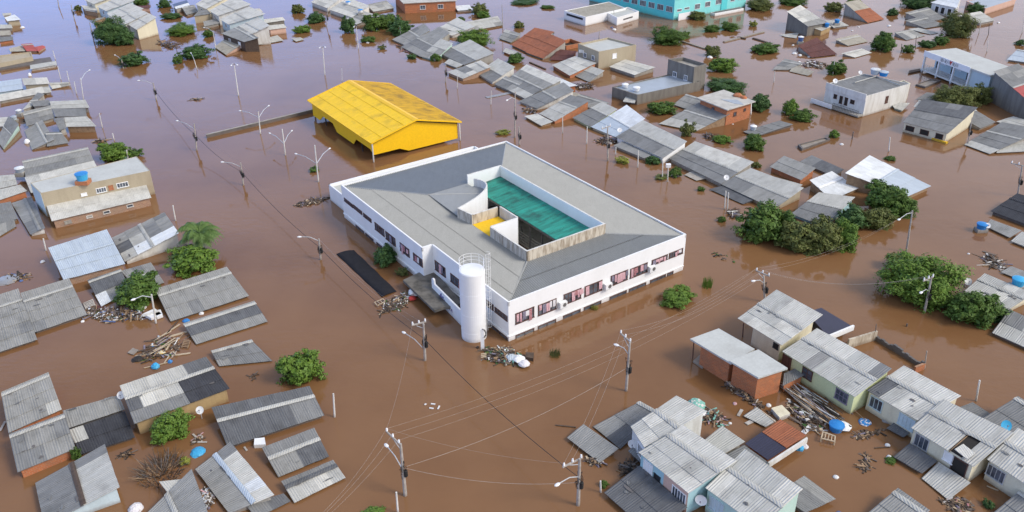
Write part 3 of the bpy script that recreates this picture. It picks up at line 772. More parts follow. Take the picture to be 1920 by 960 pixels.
for s_, (p, q) in enumerate((('d', 'c'), ('c', 'b'), ('b', 'a'), ('a', 'd'))):
    o1, o2, i1, i2 = OUT[p], OUT[q], INN[p], INN[q]
    poly = [o1, o2, i2, i1]
    along_u = s_ in (0, 2)
    def zof(pt, s_=s_):
        if s_ == 0: t = (pt[1]-o_)/(V0-o_)
        elif s_ == 2: t = (L2-o_-pt[1])/(L2-o_-V1)
        elif s_ == 1: t = (L1-o_-pt[0])/(L1-o_-U1)
        else: t = (pt[0]-(o_+uA))/(U0-o_-uA)
        return ZE + (HI-ZE)*max(-.2, min(1.02, t))
    us = [x[0] for x in poly]; vs = [x[1] for x in poly]
    du, dv = (1.15, 2.0) if along_u else (2.0, 1.15)
    nu = max(1, round((max(us)-min(us))/du)); nv = max(1, round((max(vs)-min(vs))/dv))
    def inside(pt_poly):
        pp = pt_poly
        cx = sum(x[0] for x in poly)/4; cy = sum(x[1] for x in poly)/4
        for i in range(4):
            a, b = poly[i], poly[(i+1) % 4]; nx, ny = -(b[1]-a[1]), b[0]-a[0]
            if (cx-a[0])*nx + (cy-a[1])*ny < 0: nx, ny = -nx, -ny
            pp = clip(pp, lambda t: (t[0]-a[0])*nx + (t[1]-a[1])*ny)
            if len(pp) < 3: return []
        return pp
    polys = [poly] if s_ != 3 else [[(o_, o_), (U0, V0), (U0, sl_), (o_, sl_)], [(uA+o_, sl_), (U0, sl_), (U0, V1), (uA+o_, L2-o_)]]
    for poly in polys:
      for i in range(nu):
        for j in range(nv):
            a0 = min(us)+(max(us)-min(us))*i/nu; a1 = min(us)+(max(us)-min(us))*(i+1)/nu
            b0 = min(vs)+(max(vs)-min(vs))*j/nv; b1 = min(vs)+(max(vs)-min(vs))*(j+1)/nv
            pc = inside([(a0, b0), (a1, b0), (a1, b1), (a0, b1)])
            if len(pc) >= 3:
                def lift(t):   # the lower edge of each course rides over the one below
                    if s_ == 0: f = (t[1]-b0)/(b1-b0)
                    elif s_ == 2: f = 1-(t[1]-b0)/(b1-b0)
                    elif s_ == 1: f = 1-(t[0]-a0)/(a1-a0)
                    else: f = (t[0]-a0)/(a1-a0)
                    c_ = t[0] if along_u else t[1]
                    return .04*(1-f) + .11*abs(((c_/.23) % 1) - .5)*2
                # corrugation: flat facets from crest to trough, cut to the hip lines
                c0_, c1_ = (a0, a1) if along_u else (b0, b1); ks = [c0_]; kk = math.floor(c0_/.115)+1
                while kk*.115 < c1_ - 1e-6: ks.append(kk*.115); kk += 1
                ks.append(c1_); facets = []
                for q0, q1 in zip(ks, ks[1:]):
                    q1_ = q1 - 1e-5; q0_ = q0 + 1e-5
                    pf = inside([(q0_, b0), (q1_, b0), (q1_, b1), (q0_, b1)] if along_u else [(a0, q0_), (a1, q0_), (a1, q1_), (a0, q1_)])
                    if len(pf) >= 3: facets.append([SP(t[0], t[1], zof(t)+lift(t)) for t in pf])
                top = [SP(t[0], t[1], zof(t)+lift(t)) for t in pc]
                cen_ = sum(top, Vector())/len(top)
                cells.append(((cen_-CAMP).length, facets))
cells.sort(key=lambda c: c[0])
rest = MB()
for n, (dd, fac) in enumerate(cells):
    m_ = rest if n >= 300 else MB()
    for f in fac: m_.face(f, 'school_sheet')
    if n < 300: put(m_, 'roof_sheet', school)
put(rest, 'roof_sheets_beyond', school, kind='stuff')
hp = MB()
for kx in 'abcd':
    a = SP(*OUT[kx], ZE+.07); b = SP(*INN[kx], HI+.07); hp = MB(); hp.tube([a, b], .09, 'school_sheet', 6)
    put(hp, 'hip_cap', school)
# courtyard walls: white inside, stained outside above the roof
HP = HS + 1.75
def cwall(pts, z0, z1, t, mout, min_, name, closed=False):
    mb = MB()
    for i in range(len(pts)-1):
        a, b = pts[i], pts[i+1]; d = (b-a); d.z = 0; d.normalize(); nn = Vector((-d.y, d.x, 0))
        q = [a, b, b + nn*t, a + nn*t]
        # a-b side is the outside
        mb.face([Vector((a.x, a.y, z0)), Vector((b.x, b.y, z0)), Vector((b.x, b.y, z1)), Vector((a.x, a.y, z1))], mout)
        c_, d_ = q[2], q[3]
        mb.face([Vector((c_.x, c_.y, z0)), Vector((d_.x, d_.y, z0)), Vector((d_.x, d_.y, z1)), Vector((c_.x, c_.y, z1))], min_)
        mb.face([Vector((p.x, p.y, z1)) for p in q], 'white_old'); 
        for s1, s2 in ((a, q[3]), (b, q[2])): mb.face([Vector((s1.x, s1.y, z0)), Vector((s2.x, s2.y, z0)), Vector((s2.x, s2.y, z1)), Vector((s1.x, s1.y, z1))], mout)
    put(mb, name, school)
Wf = SP(U0, V0, 0); Wr = SP(U1, V0, 0); Wb = SP(U1, V1, 0); Wl = SP(U0, V1, 0)
cwall([Wf, Wr], -.5, HP, .18, 'stained_white', 'white_paint', 'courtyard_wall')
cwall([Wr + e2*.18, Wb], -.5, HP-.01, .18, 'white_old', 'white_paint', 'courtyard_wall')
# left stained wall up to the white return box, then the box, the yellow court and the curved wall
kz = HP
bxL = P(911, 428, kz); bxR = P(970, 408, kz); ybR = P(935, 387.5, kz); ybL = P(880, 403, kz); cuL = P(857, 390, kz); cuM = P(910, 352, kz); cuT = P(888, 335, kz); topR = P(936, 322, kz)
vbx = uvw(bxL)[1]; ubx = uvw(bxR)[0]
b0_ = SP(U0, vbx, 0); b1_ = SP(ubx, vbx, 0)
cwall([b0_, Wf + e2*.0], -.5, HP-.005, .18, 'stained_white', 'white_paint', 'courtyard_wall')
cwall([b0_ + e1*.18 + e2*.18, b1_ + e2*.18][::-1], -.5, HP-.015, .18, 'white_old', 'white_paint', 'courtyard_wall')
vyb = uvw(ybR)[1]; uyb = ubx
cwall([SP(uyb, vyb, 0), SP(uyb, vbx + .2, 0)], -.5, HP-.01, .18, 'white_old', 'stained_white', 'courtyard_wall')
vcu = uvw(ybL)[1]
cwall([SP(U0+.2, vyb, 0), SP(uyb-.2, vyb, 0)], -.5, HP-.02, .18, 'stained_white', 'stained_white', 'courtyard_wall')
mb = MB(); mb.prism([XY(SP(U0+.0, vbx+.2, 0)), XY(SP(uyb-.2, vbx+.2, 0)), XY(SP(uyb-.2, vyb-.02, 0)), XY(SP(U0+.0, vyb-.02, 0))], HI-.5, HI+.08, 'yellow_floor'); put(mb, 'yellow_canopy', school)
# curved wall
c0_, c2_ = cuL, cuT; ucl, vcl = uvw(cuL); uct, vct = uvw(cuT); ucm, vcm = uvw(cuM)
cv = []
for i in range(15):
    t = i/14; cx = 2*ucm - (ucl+uct)/2; cy = 2*vcm - (vcl+vct)/2
    u = (1-t)**2*ucl + 2*t*(1-t)*cx + t*t*uct; v = (1-t)**2*vcl + 2*t*(1-t)*cy + t*t*vct
    cv.append(SP(u, v, 0))
cwall(cv[::-1], -.5, HP-.004, .16, 'white_old', 'white_paint', 'curved_wall') 
cwall([SP(ucl, vcl, 0), SP(U0, vyb, 0)][::1], HI-.6, HP-.003, .16, 'stained_white', 'white_paint', 'courtyard_wall')
cwall([SP(U1, V1, 0), SP(uct, V1, 0)], -.5, HP-.006, .18, 'white_old', 'white_paint', 'courtyard_wall')
# triangular roof in the corner between hips and curved wall
mb = MB(); zt = HI+.12
fan = [SP(U0, V1, zt)] + [Vector((p.x, p.y, zt+.15)) for p in cv]
for i in range(1, len(fan)-1): mb.face([fan[0], fan[i], fan[i+1]], 'school_sheet', [(p.x, p.y) for p in (fan[0], fan[i], fan[i+1])])
mb.face([SP(U0, V1, zt-.05), SP(U0, vyb, zt-.05), Vector((cv[0].x, cv[0].y, zt-.04))], 'school_sheet'); mb.face([SP(U0, V1, zt-.05), Vector((cv[-1].x, cv[-1].y, zt-.04)), SP(uct, V1, zt-.05)], 'school_sheet')
mb.tube([SP(U0, V1, zt+.0), Vector((cv[8].x, cv[8].y, zt+.14))], .04, 'slab', 5)
put(mb, 'corner_roof', school)
# green canopy along the far side of the courtyard
g0 = SP(U1-.2, V0+.2, 0); gu = uvw(P(1056, 449, HI))[0]; zg = HI - .15
gz = zg - .35
quad_g = [SP(gu, V0+.2, gz), SP(gu, V1-.2, gz), SP(U1-.2, V1-.2, zg), SP(U1-.2, V0+.2, zg)]
LG = (V1-V0-.4)
for i in range(14):
    m_ = MB(); t0, t1 = i/14, (i+1)/14; q = [quad_g[0].lerp(quad_g[1], t0), quad_g[0].lerp(quad_g[1], t1), quad_g[3].lerp(quad_g[2], t1), quad_g[3].lerp(quad_g[2], t0)]
    upz = Vector((0, 0, .012*(i % 2)))
    m_.face([p+upz for p in q], 'green_sheet', [(t0*LG, 0), (t1*LG, 0), (t1*LG, 3), (t0*LG, 3)]); m_.face([q[0]+upz, q[1]+upz, q[1]+Vector((0, 0, -.06)), q[0]+Vector((0, 0, -.06))], 'green_sheet')
    put(m_, 'green_canopy_sheet', school)
mb = MB()
for i in range(9):
    p = quad_g[0].lerp(quad_g[1], .04+.92*i/8); mb.tube([Vector((p.x, p.y, -.5)), Vector((p.x, p.y, gz-.07))], .07, 'concrete_dark', 6)
mb.bar(quad_g[0]+Vector((0, 0, -.16)), quad_g[1]+Vector((0, 0, -.16)), .12, .16, 'concrete_dark'); put(mb, 'canopy_post', school)
# railed gallery under the canopy
mb = MB()
gf = gu + .15
mb.prism([XY(SP(gf, V0+.2, 0)), XY(SP(U1-.2, V0+.2, 0)), XY(SP(U1-.2, V1-.2, 0)), XY(SP(gf, V1-.2, 0))], .9, 1.15, 'concrete'); put(mb, 'gallery_floor', school)
mb = MB()
for z in (1.45, 1.8, 2.15, 2.5): mb.bar(SP(gf, V0+.2, z), SP(gf, V1-.2, z), .06, .07, 'concrete')
put(mb, 'gallery_rail', school)
mb = MB()
for q in ((977, 425), (1014, 437)):
    a = P(*q, 3.6); b_ = P(q[0]+4, q[1]+32, .4); mb.tube([a, (a+b_)/2 + Vector((.1, 0, .1)), b_], .04, 'black_paint', 4)
put(mb, 'drain_pipe', school)
# windows of the front right wall, from their positions in the photograph
def spx(px, py, a=D, dirv=e1):
    p = RP(px, py, a, a + dirv*10); v = p - a; return Vector((v.x, v.y, 0)).dot(dirv), p.z
def T(x, y): return 960 + x/3, 320 + y/3
_o = ['first', 'second', 'third', 'fourth', 'fifth', 'sixth', 'seventh']
WN = {i: _o[i] + ' large window of the front right wall' for i in range(6)}
WN.update({20: 'first narrow window of the front right wall', 21: 'last narrow window at the right corner', 50: 'window above the entrance canopy', 51: 'window just left of the water tower'})
WN.update({40+i: _o[i] + ' upper window from the left corner' for i in range(7)})
def swin(a, dirv, xl, xr, ytl, ybl, ytr, ybr, f=lambda x, y: (x, y), laundry=0, frame='frame_brown', seed=0, clamp=None):
    s0, z1 = spx(*f(xl, ytl), a, dirv); _, z0 = spx(*f(xl, ybl), a, dirv); s1, z1b = spx(*f(xr, ytr), a, dirv); _, z0b = spx(*f(xr, ybr), a, dirv)
    z1 = (z1+z1b)/2; z0 = (z0+z0b)/2
    if clamp: z0, z1 = clamp
    if s1 < s0: s0, s1 = s1, s0
    wo = window(school, a, a + dirv*20, cenS, s0, s1, z0, z1, frame, 'glass', 3, grid=1)
    nn = Vector((dirv.y, -dirv.x, 0)); nn = nn if (a - cenS).dot(nn) > 0 else -nn
    rng = random.Random(seed+3)
    if laundry:
        x = s0 + .05; nth = -1
        while x < s1 - .2:
            w_ = rng.uniform(.22, .5); h_ = rng.uniform(.45, .95)*(z1-z0)*(1 if rng.random() < .85 else 1.35)
            if rng.random() < laundry*.9:
                c = MB(); mt = rng.choice(['pink_cloth', 'pink_cloth', 'white_cloth', 'red_cloth', 'grey_cloth', 'pink_cloth'])
                p = lambda xx, zz, oo: Vector((a.x, a.y, 0)) + dirv*xx + nn*oo + Vector((0, 0, zz))
                zt_ = z1 - rng.uniform(.0, .12)
                k_ = 5; pts = [(x + w_*i/k_, .11 + .035*math.sin(i*2.1+seed)) for i in range(k_+1)]
                for i in range(k_):
                    (xa, oa), (xb, ob) = pts[i], pts[i+1]
                    c.face([p(xa, zt_-h_, oa+.02), p(xb, zt_-h_+.03, ob+.02), p(xb, zt_, .09), p(xa, zt_, .09)], mt)
                oo = c.build('hanging_cloth'); nth += 1; oo['label'] = '%s %s cloth hanging in the %s' % (['first', 'second', 'third', 'fourth', 'fifth', 'sixth', 'seventh', 'eighth', 'ninth', 'tenth'][nth], {'pink_cloth': 'pink', 'white_cloth': 'white', 'red_cloth': 'red', 'grey_cloth': 'grey'}[mt], WN.get(seed, 'upper window')); oo['category'] = 'laundry'; oo['group'] = 'cloths hung in the school windows'
            x += w_*.92 + rng.choice([0, 0, .12])
    return s0, s1, z0, z1
FW = [(20, 122, 800, 860, 770, 825), (148, 247, 755, 812, 722, 778), (292, 387, 690, 750, 668, 718), (410, 505, 650, 705, 618, 672), (557, 650, 590, 645, 560, 612), (667, 760, 550, 600, 520, 570)]
for i, f in enumerate(FW):
    s0, s1, z0, z1 = swin(D, e1, f[0], f[1], f[2], f[3], f[4], f[5], T, laundry=.85, seed=i)
    window(school, D, C, cenS, s0, s1, -.4, .36, 'frame_brown', 'glass', 1)
for i, f in enumerate([(788, 873, 500, 528, 475, 500), (885, 960, 463, 490, 438, 465)]):
    s0, s1, z0, z1 = swin(D, e1, *f, T, laundry=1.0, seed=20+i)
    window(school, D, C, cenS, s0, s1 if i == 0 else s0 + .8, -.4, .36, 'frame_brown', 'glass', 1)
for (x, y) in ((276, 745), (530, 642), (778, 545)):
    s_, z = spx(*T(x, y)); nn = -e2
    rt = thing('air_conditioner', ['white air conditioner box between the second and third pink-draped school windows', 'white air conditioner box between the fourth and fifth school windows', 'white air conditioner box right of the sixth school window'][(x > 400) + (x > 700)], 'air conditioner', D + e1*s_ + Vector((0, 0, z-.35-HS)), 'air conditioners on the school wall')
    m_ = MB(); c = D + e1*s_ + nn*.27 + Vector((0, 0, z-HS)); m_.box(c, e1*.42, nn*.18, Vector((0, 0, .3)), 'white_metal'); put(m_, 'casing', rt)
    m_ = MB(); cc = c + nn*.19 + e1*.1
    for k in range(12):
        a1, a2 = 6.283*k/12, 6.283*(k+1)/12
        m_.face([cc, cc + e1*math.cos(a1)*.22 + Vector((0, 0, math.sin(a1)*.22)), cc + e1*math.cos(a2)*.22 + Vector((0, 0, math.sin(a2)*.22))], 'concrete_dark')
    put(m_, 'fan_grille', rt)
    m_ = MB(); m_.box(c + Vector((0, 0, -.33)) - nn*.05, e1*.4, nn*.22, Vector((0, 0, .02)), 'galvanised'); put(m_, 'bracket', rt)
# left wall windows
T8 = lambda x, y: (640 + x/6, 340 + y/6)
LW = [(35, 130, 190, 218, 258, 290), (140, 232, 268, 295, 335, 372), (250, 337, 355, 388, 425, 460), (378, 480, 462, 530, 540, 615), (500, 605, 562, 640, 640, 722), (662, 762, 688, 765, 765, 850), (812, 912, 802, 880, 885, 958)]
aS = A; dS = -e2
for i, f in enumerate(LW):
    s0, s1, z0, z1 = swin(aS, dS, f[0], f[1], f[2], f[3], f[4], f[5], T8, laundry=.35 if i > 2 else 0, seed=40+i)
    if i in (1, 2, 3): window(school, aS, S2, cenS, s0, s1, -.4, .3, 'frame_brown', 'glass', 1)
T7 = lambda x, y: (740 + x/4.8, 440 + y/4.8)
for i, f in enumerate([(365, 455, 232, 305, 300, 382), (505, 600, 348, 415, 420, 492)]):
    swin(S1, -e2, f[0], f[1], f[2], f[3], f[4], f[5], T7, laundry=.35, seed=50+i)
T4 = lambda x, y: (840 + x/4, 460 + y/4)
swin(S1, -e2, 292, 340, 412, 450, 445, 482, T4, seed=60); s0, s1, z0, z1 = swin(S1, -e2, 355, 445, 465, 498, 532, 566, T4, seed=61)
window(school, S1, D, cenS, s0-1, s1, -.4, .3, 'frame_brown', 'glass', 1)
# low plinth ledge and slim string course of the left wall
mb = MB(); nl = -e1
mb.prism([XY(A), XY(S2), XY(S2+nl*.12), XY(A+nl*.12)], .55, .68, 'white_paint'); mb.prism([XY(S1), XY(D), XY(D+nl*.12), XY(S1+nl*.12)], .552, .682, 'white_paint')
mb.prism([XY(D-e2*.0), XY(C), XY(C-e2*.09), XY(D-e2*.09)], .5, .6, 'white_paint'); put(mb, 'string_course', school)
# lower wing along the back left side
hw = 2.15
w0, w1 = P(616, 345.5, hw), P(889, 273, hw); out2 = (w0 - A).dot(e2)
q = [A + nl*1.3 , A + e1*0, B - e1*((B-P(889, 273, hw)).dot(e1)), None, None]
uw = uvw(w1)[0]; vw = uvw(w0)[1]; uw0 = uvw(w0)[0]
wing = thing('school_wing', 'low white flat-roofed wing along the back left side of the school', 'building', (SP((uw0+uw)/2, vw, 0)))
wing.location.z = 0
wq = [SP(uw0, L2 + .02, 0), SP(uw, L2 + .02, 0), SP(uw, vw, 0), SP(uw0, vw, 0)]
mb = MB(); mb.prism([XY(p) for p in wq], -.5, hw-.4, 'white_paint'); put(mb, 'wall', wing)
mb = MB(); mb.prism([XY(SP(uw0+.2, L2+.03, 0)), XY(SP(uw-.2, L2+.03, 0)), XY(SP(uw-.2, vw-.2, 0)), XY(SP(uw0+.2, vw-.2, 0))], hw-.42, hw-.37, 'slab_white'); put(mb, 'roof_slab', wing)
mb = MB()
for a, b in ((wq[1], wq[2]), (wq[2], wq[3]), (wq[3], wq[0])):
    d = (b-a).normalized(); inn = Vector((-d.y, d.x, 0)); cw_ = sum(wq, Vector())/4
    if (cw_-a).dot(inn) < 0: inn = -inn
    mb.prism([XY(a), XY(b), XY(b+inn*.18), XY(a+inn*.18)], hw-.399, hw, 'white_paint')
if uw0 < 0: # corner piece in front of the main wall
    mb.prism([XY(SP(uw0, L2+.02, 0)), XY(SP(bk_-.02, L2+.02, 0)), XY(SP(bk_-.02, L2-1.2, 0)), XY(SP(uw0, L2-1.2, 0))], -.5, hw-.3, 'white_paint')
put(mb, 'parapet', wing)
# entrance canopy, grimy slab
cz = 1.0
boxq('grimy moss-blackened concrete canopy slab at the school entrance', 'entrance_canopy', 'canopy', [(755.6, 525), (785, 511), (817, 511), (866, 566), (852, 574), (831.6, 576), (815, 582)], cz-.28, cz, 'slab_dirty')
# graffiti wall with rounded end
gw0, gw1 = P(811, 555), P(868, 614); gd = (gw1-gw0).normalized(); gn = Vector((gd.y, -gd.x, 0)); gn = gn if gn.y < 0 else -gn
gl = (gw1-gw0).length + 1.0; gr = thing('graffiti_wall', 'white wall with a rounded end and purple spray graffiti beside the water tower', 'wall', gw0)
m_ = MB(); prof = [(0, -.4), (0, 1.9), (.1, 2.15), (.35, 2.25), (.55, 2.15), (.65, 1.7), (gl, 1.7), (gl, -.4)]
f_ = [gw0 + gd*x + Vector((0, 0, z)) for x, z in prof]; bk = [p - gn*.16 for p in f_]
m_.face(f_, 'white_paint'); m_.face(bk[::-1], 'white_paint')
for i in range(len(f_)): j = (i+1) % len(f_); m_.face([f_[i], bk[i], bk[j], f_[j]], 'white_paint')
put(m_, 'panel', gr)
m_ = MB(); rng = random.Random(8)
def scrib(pts, w_=.04):
    P_ = [gw0 + gd*x + gn*.012 + Vector((0, 0, z)) for x, z in pts]; m_.tube(P_, w_*.85, 'purple_ink', 4)
x0 = 1.9
for k, st in enumerate([[(0, .5), (.1, 1.3), (.3, 1.35), (.35, .9), (.05, .85)], [(.25, .4), (.3, 1.5)], [(.5, 1.2), (.45, .7), (.7, .75), (.75, 1.3), (.55, 1.25)], [(-.1, 1.05), (.8, 1.15)], [(.9, .5), (1.0, 1.1), (1.2, .6)], [(1.35, .5), (1.4, .95), (1.6, .9), (1.5, .6), (1.7, .45)], [(1.85, .5), (1.9, .9), (2.1, .5), (2.15, .9)], [(2.3, .5), (2.5, .85), (2.6, .5)]]):
    scrib([(x0+x, z) for x, z in st], .05)
put(m_, 'graffiti', gr)
# round white water tower
bt = P(889, 643); bt = bt + Vector((0, 1.08, 0)); bt.z = 0
R_T = 23.6*((CAMP-bt).length)/F
bt = P(889, 643) + Vector((-.02, R_T, 0)); bt.z = 0
ht = 7.9
ft = P(889, 643)
lo, hi = 3, 14
for _ in range(30):
    md = (lo+hi)/2
    if proj(Vector((bt.x, bt.y, md)))[1] > 504.5: lo = md
    else: hi = md
ht = lo; print('tower', R_T, ht)
tw = thing('water_tower', 'tall white cylindrical water tower with a caged ladder in front of the school', 'water tower', bt)
m_ = MB(); m_.lathe(bt, [(R_T, -.5), (R_T, .9), (R_T+.012, .92), (R_T, .94), (R_T, 2.8), (R_T+.012, 2.82), (R_T, 2.84), (R_T, 5), (R_T+.012, 5.02), (R_T, 5.04), (R_T, ht-.12), (R_T-.05, ht-.02), (R_T-.3, ht+.02), (.1, ht+.08)], 'white_paint', 40)
o = put(m_, 'tank_shell', tw)
for p in o.data.polygons: p.use_smooth = len(p.vertices) == 4
m_ = MB()
for z in (.35, .7, 1.0):
    m_.tube([bt + Vector((math.cos(a)*(R_T-.06), math.sin(a)*(R_T-.06), ht+z)) for a in [R(-20+i*12) for i in range(20)]], .018, 'white_metal', 4)
for i in range(7):
    a = R(-20+38*i); m_.tube([bt + Vector((math.cos(a)*(R_T-.06), math.sin(a)*(R_T-.06), ht-.1)), bt + Vector((math.cos(a)*(R_T-.06), math.sin(a)*(R_T-.06), ht+1.0))], .02, 'white_metal', 4)
put(m_, 'guard_rail', tw)
m_ = MB(); lc = bt + Vector((R_T+.1, .15, 0))
for s_ in (-.2, .2): m_.tube([lc + Vector((0, s_, .6)), lc + Vector((0, s_, ht+1.0))], .02, 'white_metal', 4)
for i in range(28): m_.tube([lc + Vector((0, -.2, .7+i*.29)), lc + Vector((0, .2, .7+i*.29))], .013, 'white_metal', 4)
put(m_, 'ladder', tw)
m_ = MB()
for i in range(11):
    z = 1.0 + i*.78
    m_.tube([lc + Vector((.02+.34*math.sin(t)*1.1, -.3*math.cos(t), z)) for t in [math.pi*k/8 for k in range(9)]], .014, 'white_metal', 4)
for t in (.5, 1.2, 1.9, 2.6): m_.tube([lc + Vector((.02+.374*math.sin(t), -.3*math.cos(t), 1.0)), lc + Vector((.02+.374*math.sin(t), -.3*math.cos(t), 1.0+7.8))], .012, 'white_metal', 4)
put(m_, 'ladder_cage', tw)
sp = P(905, 655); g1 = thing('gate_post', 'white upright slab with a grey half ring at the foot of the water tower', 'post', sp)
m_ = MB(); m_.prism([(sp.x-.16, sp.y-.06), (sp.x+.16, sp.y-.06), (sp.x+.16, sp.y+.1), (sp.x-.16, sp.y+.1)], -.4, 2.2, 'white_paint'); put(m_, 'slab', g1)
m_ = MB(); m_.tube([sp + Vector((.0+.34*math.sin(t), .0, 1.75-.45*math.cos(t))) for t in [math.pi*k/10 for k in range(11)]], .07, 'concrete_dark', 6); put(m_, 'half_ring', g1)

# ================================================================ YELLOW SPORTS HALL
yh = 2.9; yr = 4.75
yE1, yE2, yR1, yR2, yF1, yF2 = P(576.5, 187, yh), P(695.5, 269, yh), P(653, 155, yr), P(776, 226, yr), P(729, 155, yh), P(859, 225, yh)
print('hall', (yE2-yE1).length, (yR2-yE2).length, (yF2-yR2).length)
ax = (yE2-yE1 + yR2-yR1 + yF2-yF1); ax.z = 0; ax.normalize(); LY = ((yE2-yE1).length + (yF2-yF1).length)/2
pr = Vector((-ax.y, ax.x, 0)); pr = pr if (yF2-yE2).dot(pr) > 0 else -pr
WY = (yF2-yE2).dot(pr); e2y = yE2.copy(); e1y = e2y - ax*LY; f2y = e2y + pr*WY; f1y = f2y - ax*LY; r2y = e2y + pr*WY*.5; r2y.z = yr; r1y = r2y - ax*LY
cy = (e1y+f2y)/2; hall = thing('sports_hall', 'yellow open-sided sports hall with a mossy yellow gabled roof', 'hall', (cy.x, cy.y, 0))
rng = random.Random(3)
for q, ym in (([e1y, e2y, r2y, r1y], [('yellow_sheet', 1)]), ([f2y, f1y, r1y, r2y], [('yellow_moss', 1)])):
    slope_sheets(hall, q, ym, rng, False, maxn=150)
m_ = MB(); up = Vector((0, 0, .08)); dn1 = (e2y-r2y).normalized()*.5; dn2 = (f2y-r2y).normalized()*.5
m_.face([r1y+dn1+up*.7, r2y+dn1+up*.7, r2y+up, r1y+up], 'yellow_paint'); m_.face([r1y+up, r2y+up, r2y+dn2+up*.7, r1y+dn2+up*.7], 'yellow_paint'); put(m_, 'ridge_cap', hall)
m_ = MB()
for a, b in ((e2y, r2y), (r2y, f2y), (e1y, r1y), (r1y, f1y)): m_.bar(a+Vector((0, 0, -.03)), b+Vector((0, 0, -.03)), .12, .2, 'yellow_paint')
m_.bar(e1y+Vector((0, 0, -.02)), e2y+Vector((0, 0, -.02)), .1, .12, 'yellow_paint'); m_.bar(f1y+Vector((0, 0, -.02)), f2y+Vector((0, 0, -.02)), .1, .12, 'yellow_paint')
put(m_, 'fascia', hall)
i_ = .45
g2a = e2y - ax*i_ + pr*i_; g2b = f2y - ax*i_ - pr*i_; g1a = e1y + ax*i_ + pr*i_; g1b = f1y + ax*i_ - pr*i_
zu = lambda d: yh + (yr-yh)*min(d, WY-d)/(WY/2) - .1
W_ = WY - 2*i_
def gable(a, name):
    dz = lambda t: zu(i_ + t)
    pts = [(0, .95)] + [(.30*W_, .95), (.40*W_, .33), (W_, .33)] + [(W_, dz(W_)), (W_/2, dz(W_/2)), (0, dz(0))]
    f_ = [Vector((a.x, a.y, 0)) + pr*x + Vector((0, 0, z)) for x, z in pts]; bk = [p - ax*.12 for p in f_]
    m_ = MB(); m_.face(f_, 'yellow_paint'); m_.face(bk[::-1], 'yellow_paint')
    for i in range(len(f_)): j = (i+1) % len(f_); m_.face([f_[i], bk[i], bk[j], f_[j]], 'yellow_paint')
    put(m_, name, hall)
gable(g2a, 'gable_cladding'); gable(g1a + ax*.12, 'gable_cladding')
LL = LY - 2*i_
def side(a, b_, name):
    zt = zu(i_)
    pts = [(0, .5), (.12*LL, .45), (.19*LL, 1.5), (.36*LL, 1.5), (.42*LL, .45), (.69*LL, .45), (.74*LL, 1.5), (LL*.95, 1.5), (LL, .95), (LL, zt), (0, zt)]
    f_ = [Vector((a.x, a.y, 0)) + ax*x + Vector((0, 0, z)) for x, z in pts]; bk = [p + (pr if b_ else -pr)*.12 for p in f_]
    m_ = MB(); m_.face(f_, 'yellow_paint'); m_.face(bk[::-1], 'yellow_paint')
    for i in range(len(f_)): j = (i+1) % len(f_); m_.face([f_[i], bk[i], bk[j], f_[j]], 'yellow_paint')
    put(m_, name, hall)
side(g1a, True, 'side_cladding'); side(g1b, False, 'side_cladding')
for i in range(5):
    for s_, a in ((0, g1a), (1, g1b)):
        p = a + ax*(LL*i/5) + (pr if s_ == 0 else -pr)*.3; p.z = 0
        m_ = MB(); m_.tube([p + Vector((0, 0, -.4)), p + Vector((0, 0, 2.6))], .11, 'white_old' if i == 5 else 'black_paint', 8); put(m_, 'column', hall)
p = g2a + ax*.25 - pr*.2; m_ = MB(); m_.tube([Vector((p.x, p.y, -.4)), Vector((p.x, p.y, 2.7))], .1, 'white_old', 8); put(m_, 'column', hall)
p = g2b + ax*.25 + pr*.2; m_ = MB(); m_.tube([Vector((p.x, p.y, -.4)), Vector((p.x, p.y, 2.7))], .1, 'white_old', 8); put(m_, 'column', hall)
m_ = MB()
for i in range(6):
    a = g1a + ax*(LL*i/5); b_ = g1b + ax*(LL*i/5); a.z = b_.z = yh-.25; md = (a+b_)/2 + Vector((0, 0, yr-yh-.1))
    m_.bar(a, md, .1, .14, 'black_paint'); m_.bar(md, b_, .1, .14, 'black_paint')
put(m_, 'roof_truss', hall)
post('thin white pole standing behind the back left eave of the yellow hall', (641, 153), (641, 128), .05)
# long dark boundary wall left of the hall
wl = thing('boundary_wall', 'long low dark boundary wall awash left of the yellow hall', 'wall', P(486, 232))
a, b = P(388, 259), P(588, 211); d = (b-a).normalized()
m_ = MB(); m_.bar(a + Vector((0, 0, .1)), b + Vector((0, 0, .1)), .2, .85, 'concrete_dark'); put(m_, 'panel', wl)
m_ = MB(); m_.bar(a + Vector((0, 0, .56)), b + Vector((0, 0, .56)), .28, .06, 'concrete'); put(m_, 'coping', wl)
# black shade cloth
m_ = MB(); qb = [P(631, 477), P(664, 470), P(744, 547), P(717, 558)]
for i in range(14):
    for j in range(4):
        def sp_(u, v): p = bil([qb[0], qb[3], qb[2], qb[1]], u, v); return p + Vector((0, 0, .07 + .05*math.sin(u*21+v*3) + .1*math.sin(math.pi*v)))
        m_.face([sp_(i/14, j/4), sp_((i+1)/14, j/4), sp_((i+1)/14, (j+1)/4), sp_(i/14, (j+1)/4)], 'black_fabric')
for i in range(14): 
    p1, p2 = sp_(i/14, 0), sp_((i+1)/14, 0); m_.face([p1 - Vector((0, 0, .3)), p2 - Vector((0, 0, .3)), p2, p1], 'black_fabric')
o = m_.build('shade_cloth', smooth=True); o['label'] = 'long black rubbery cover lying on the water beside the school'; o['category'] = 'tarpaulin'
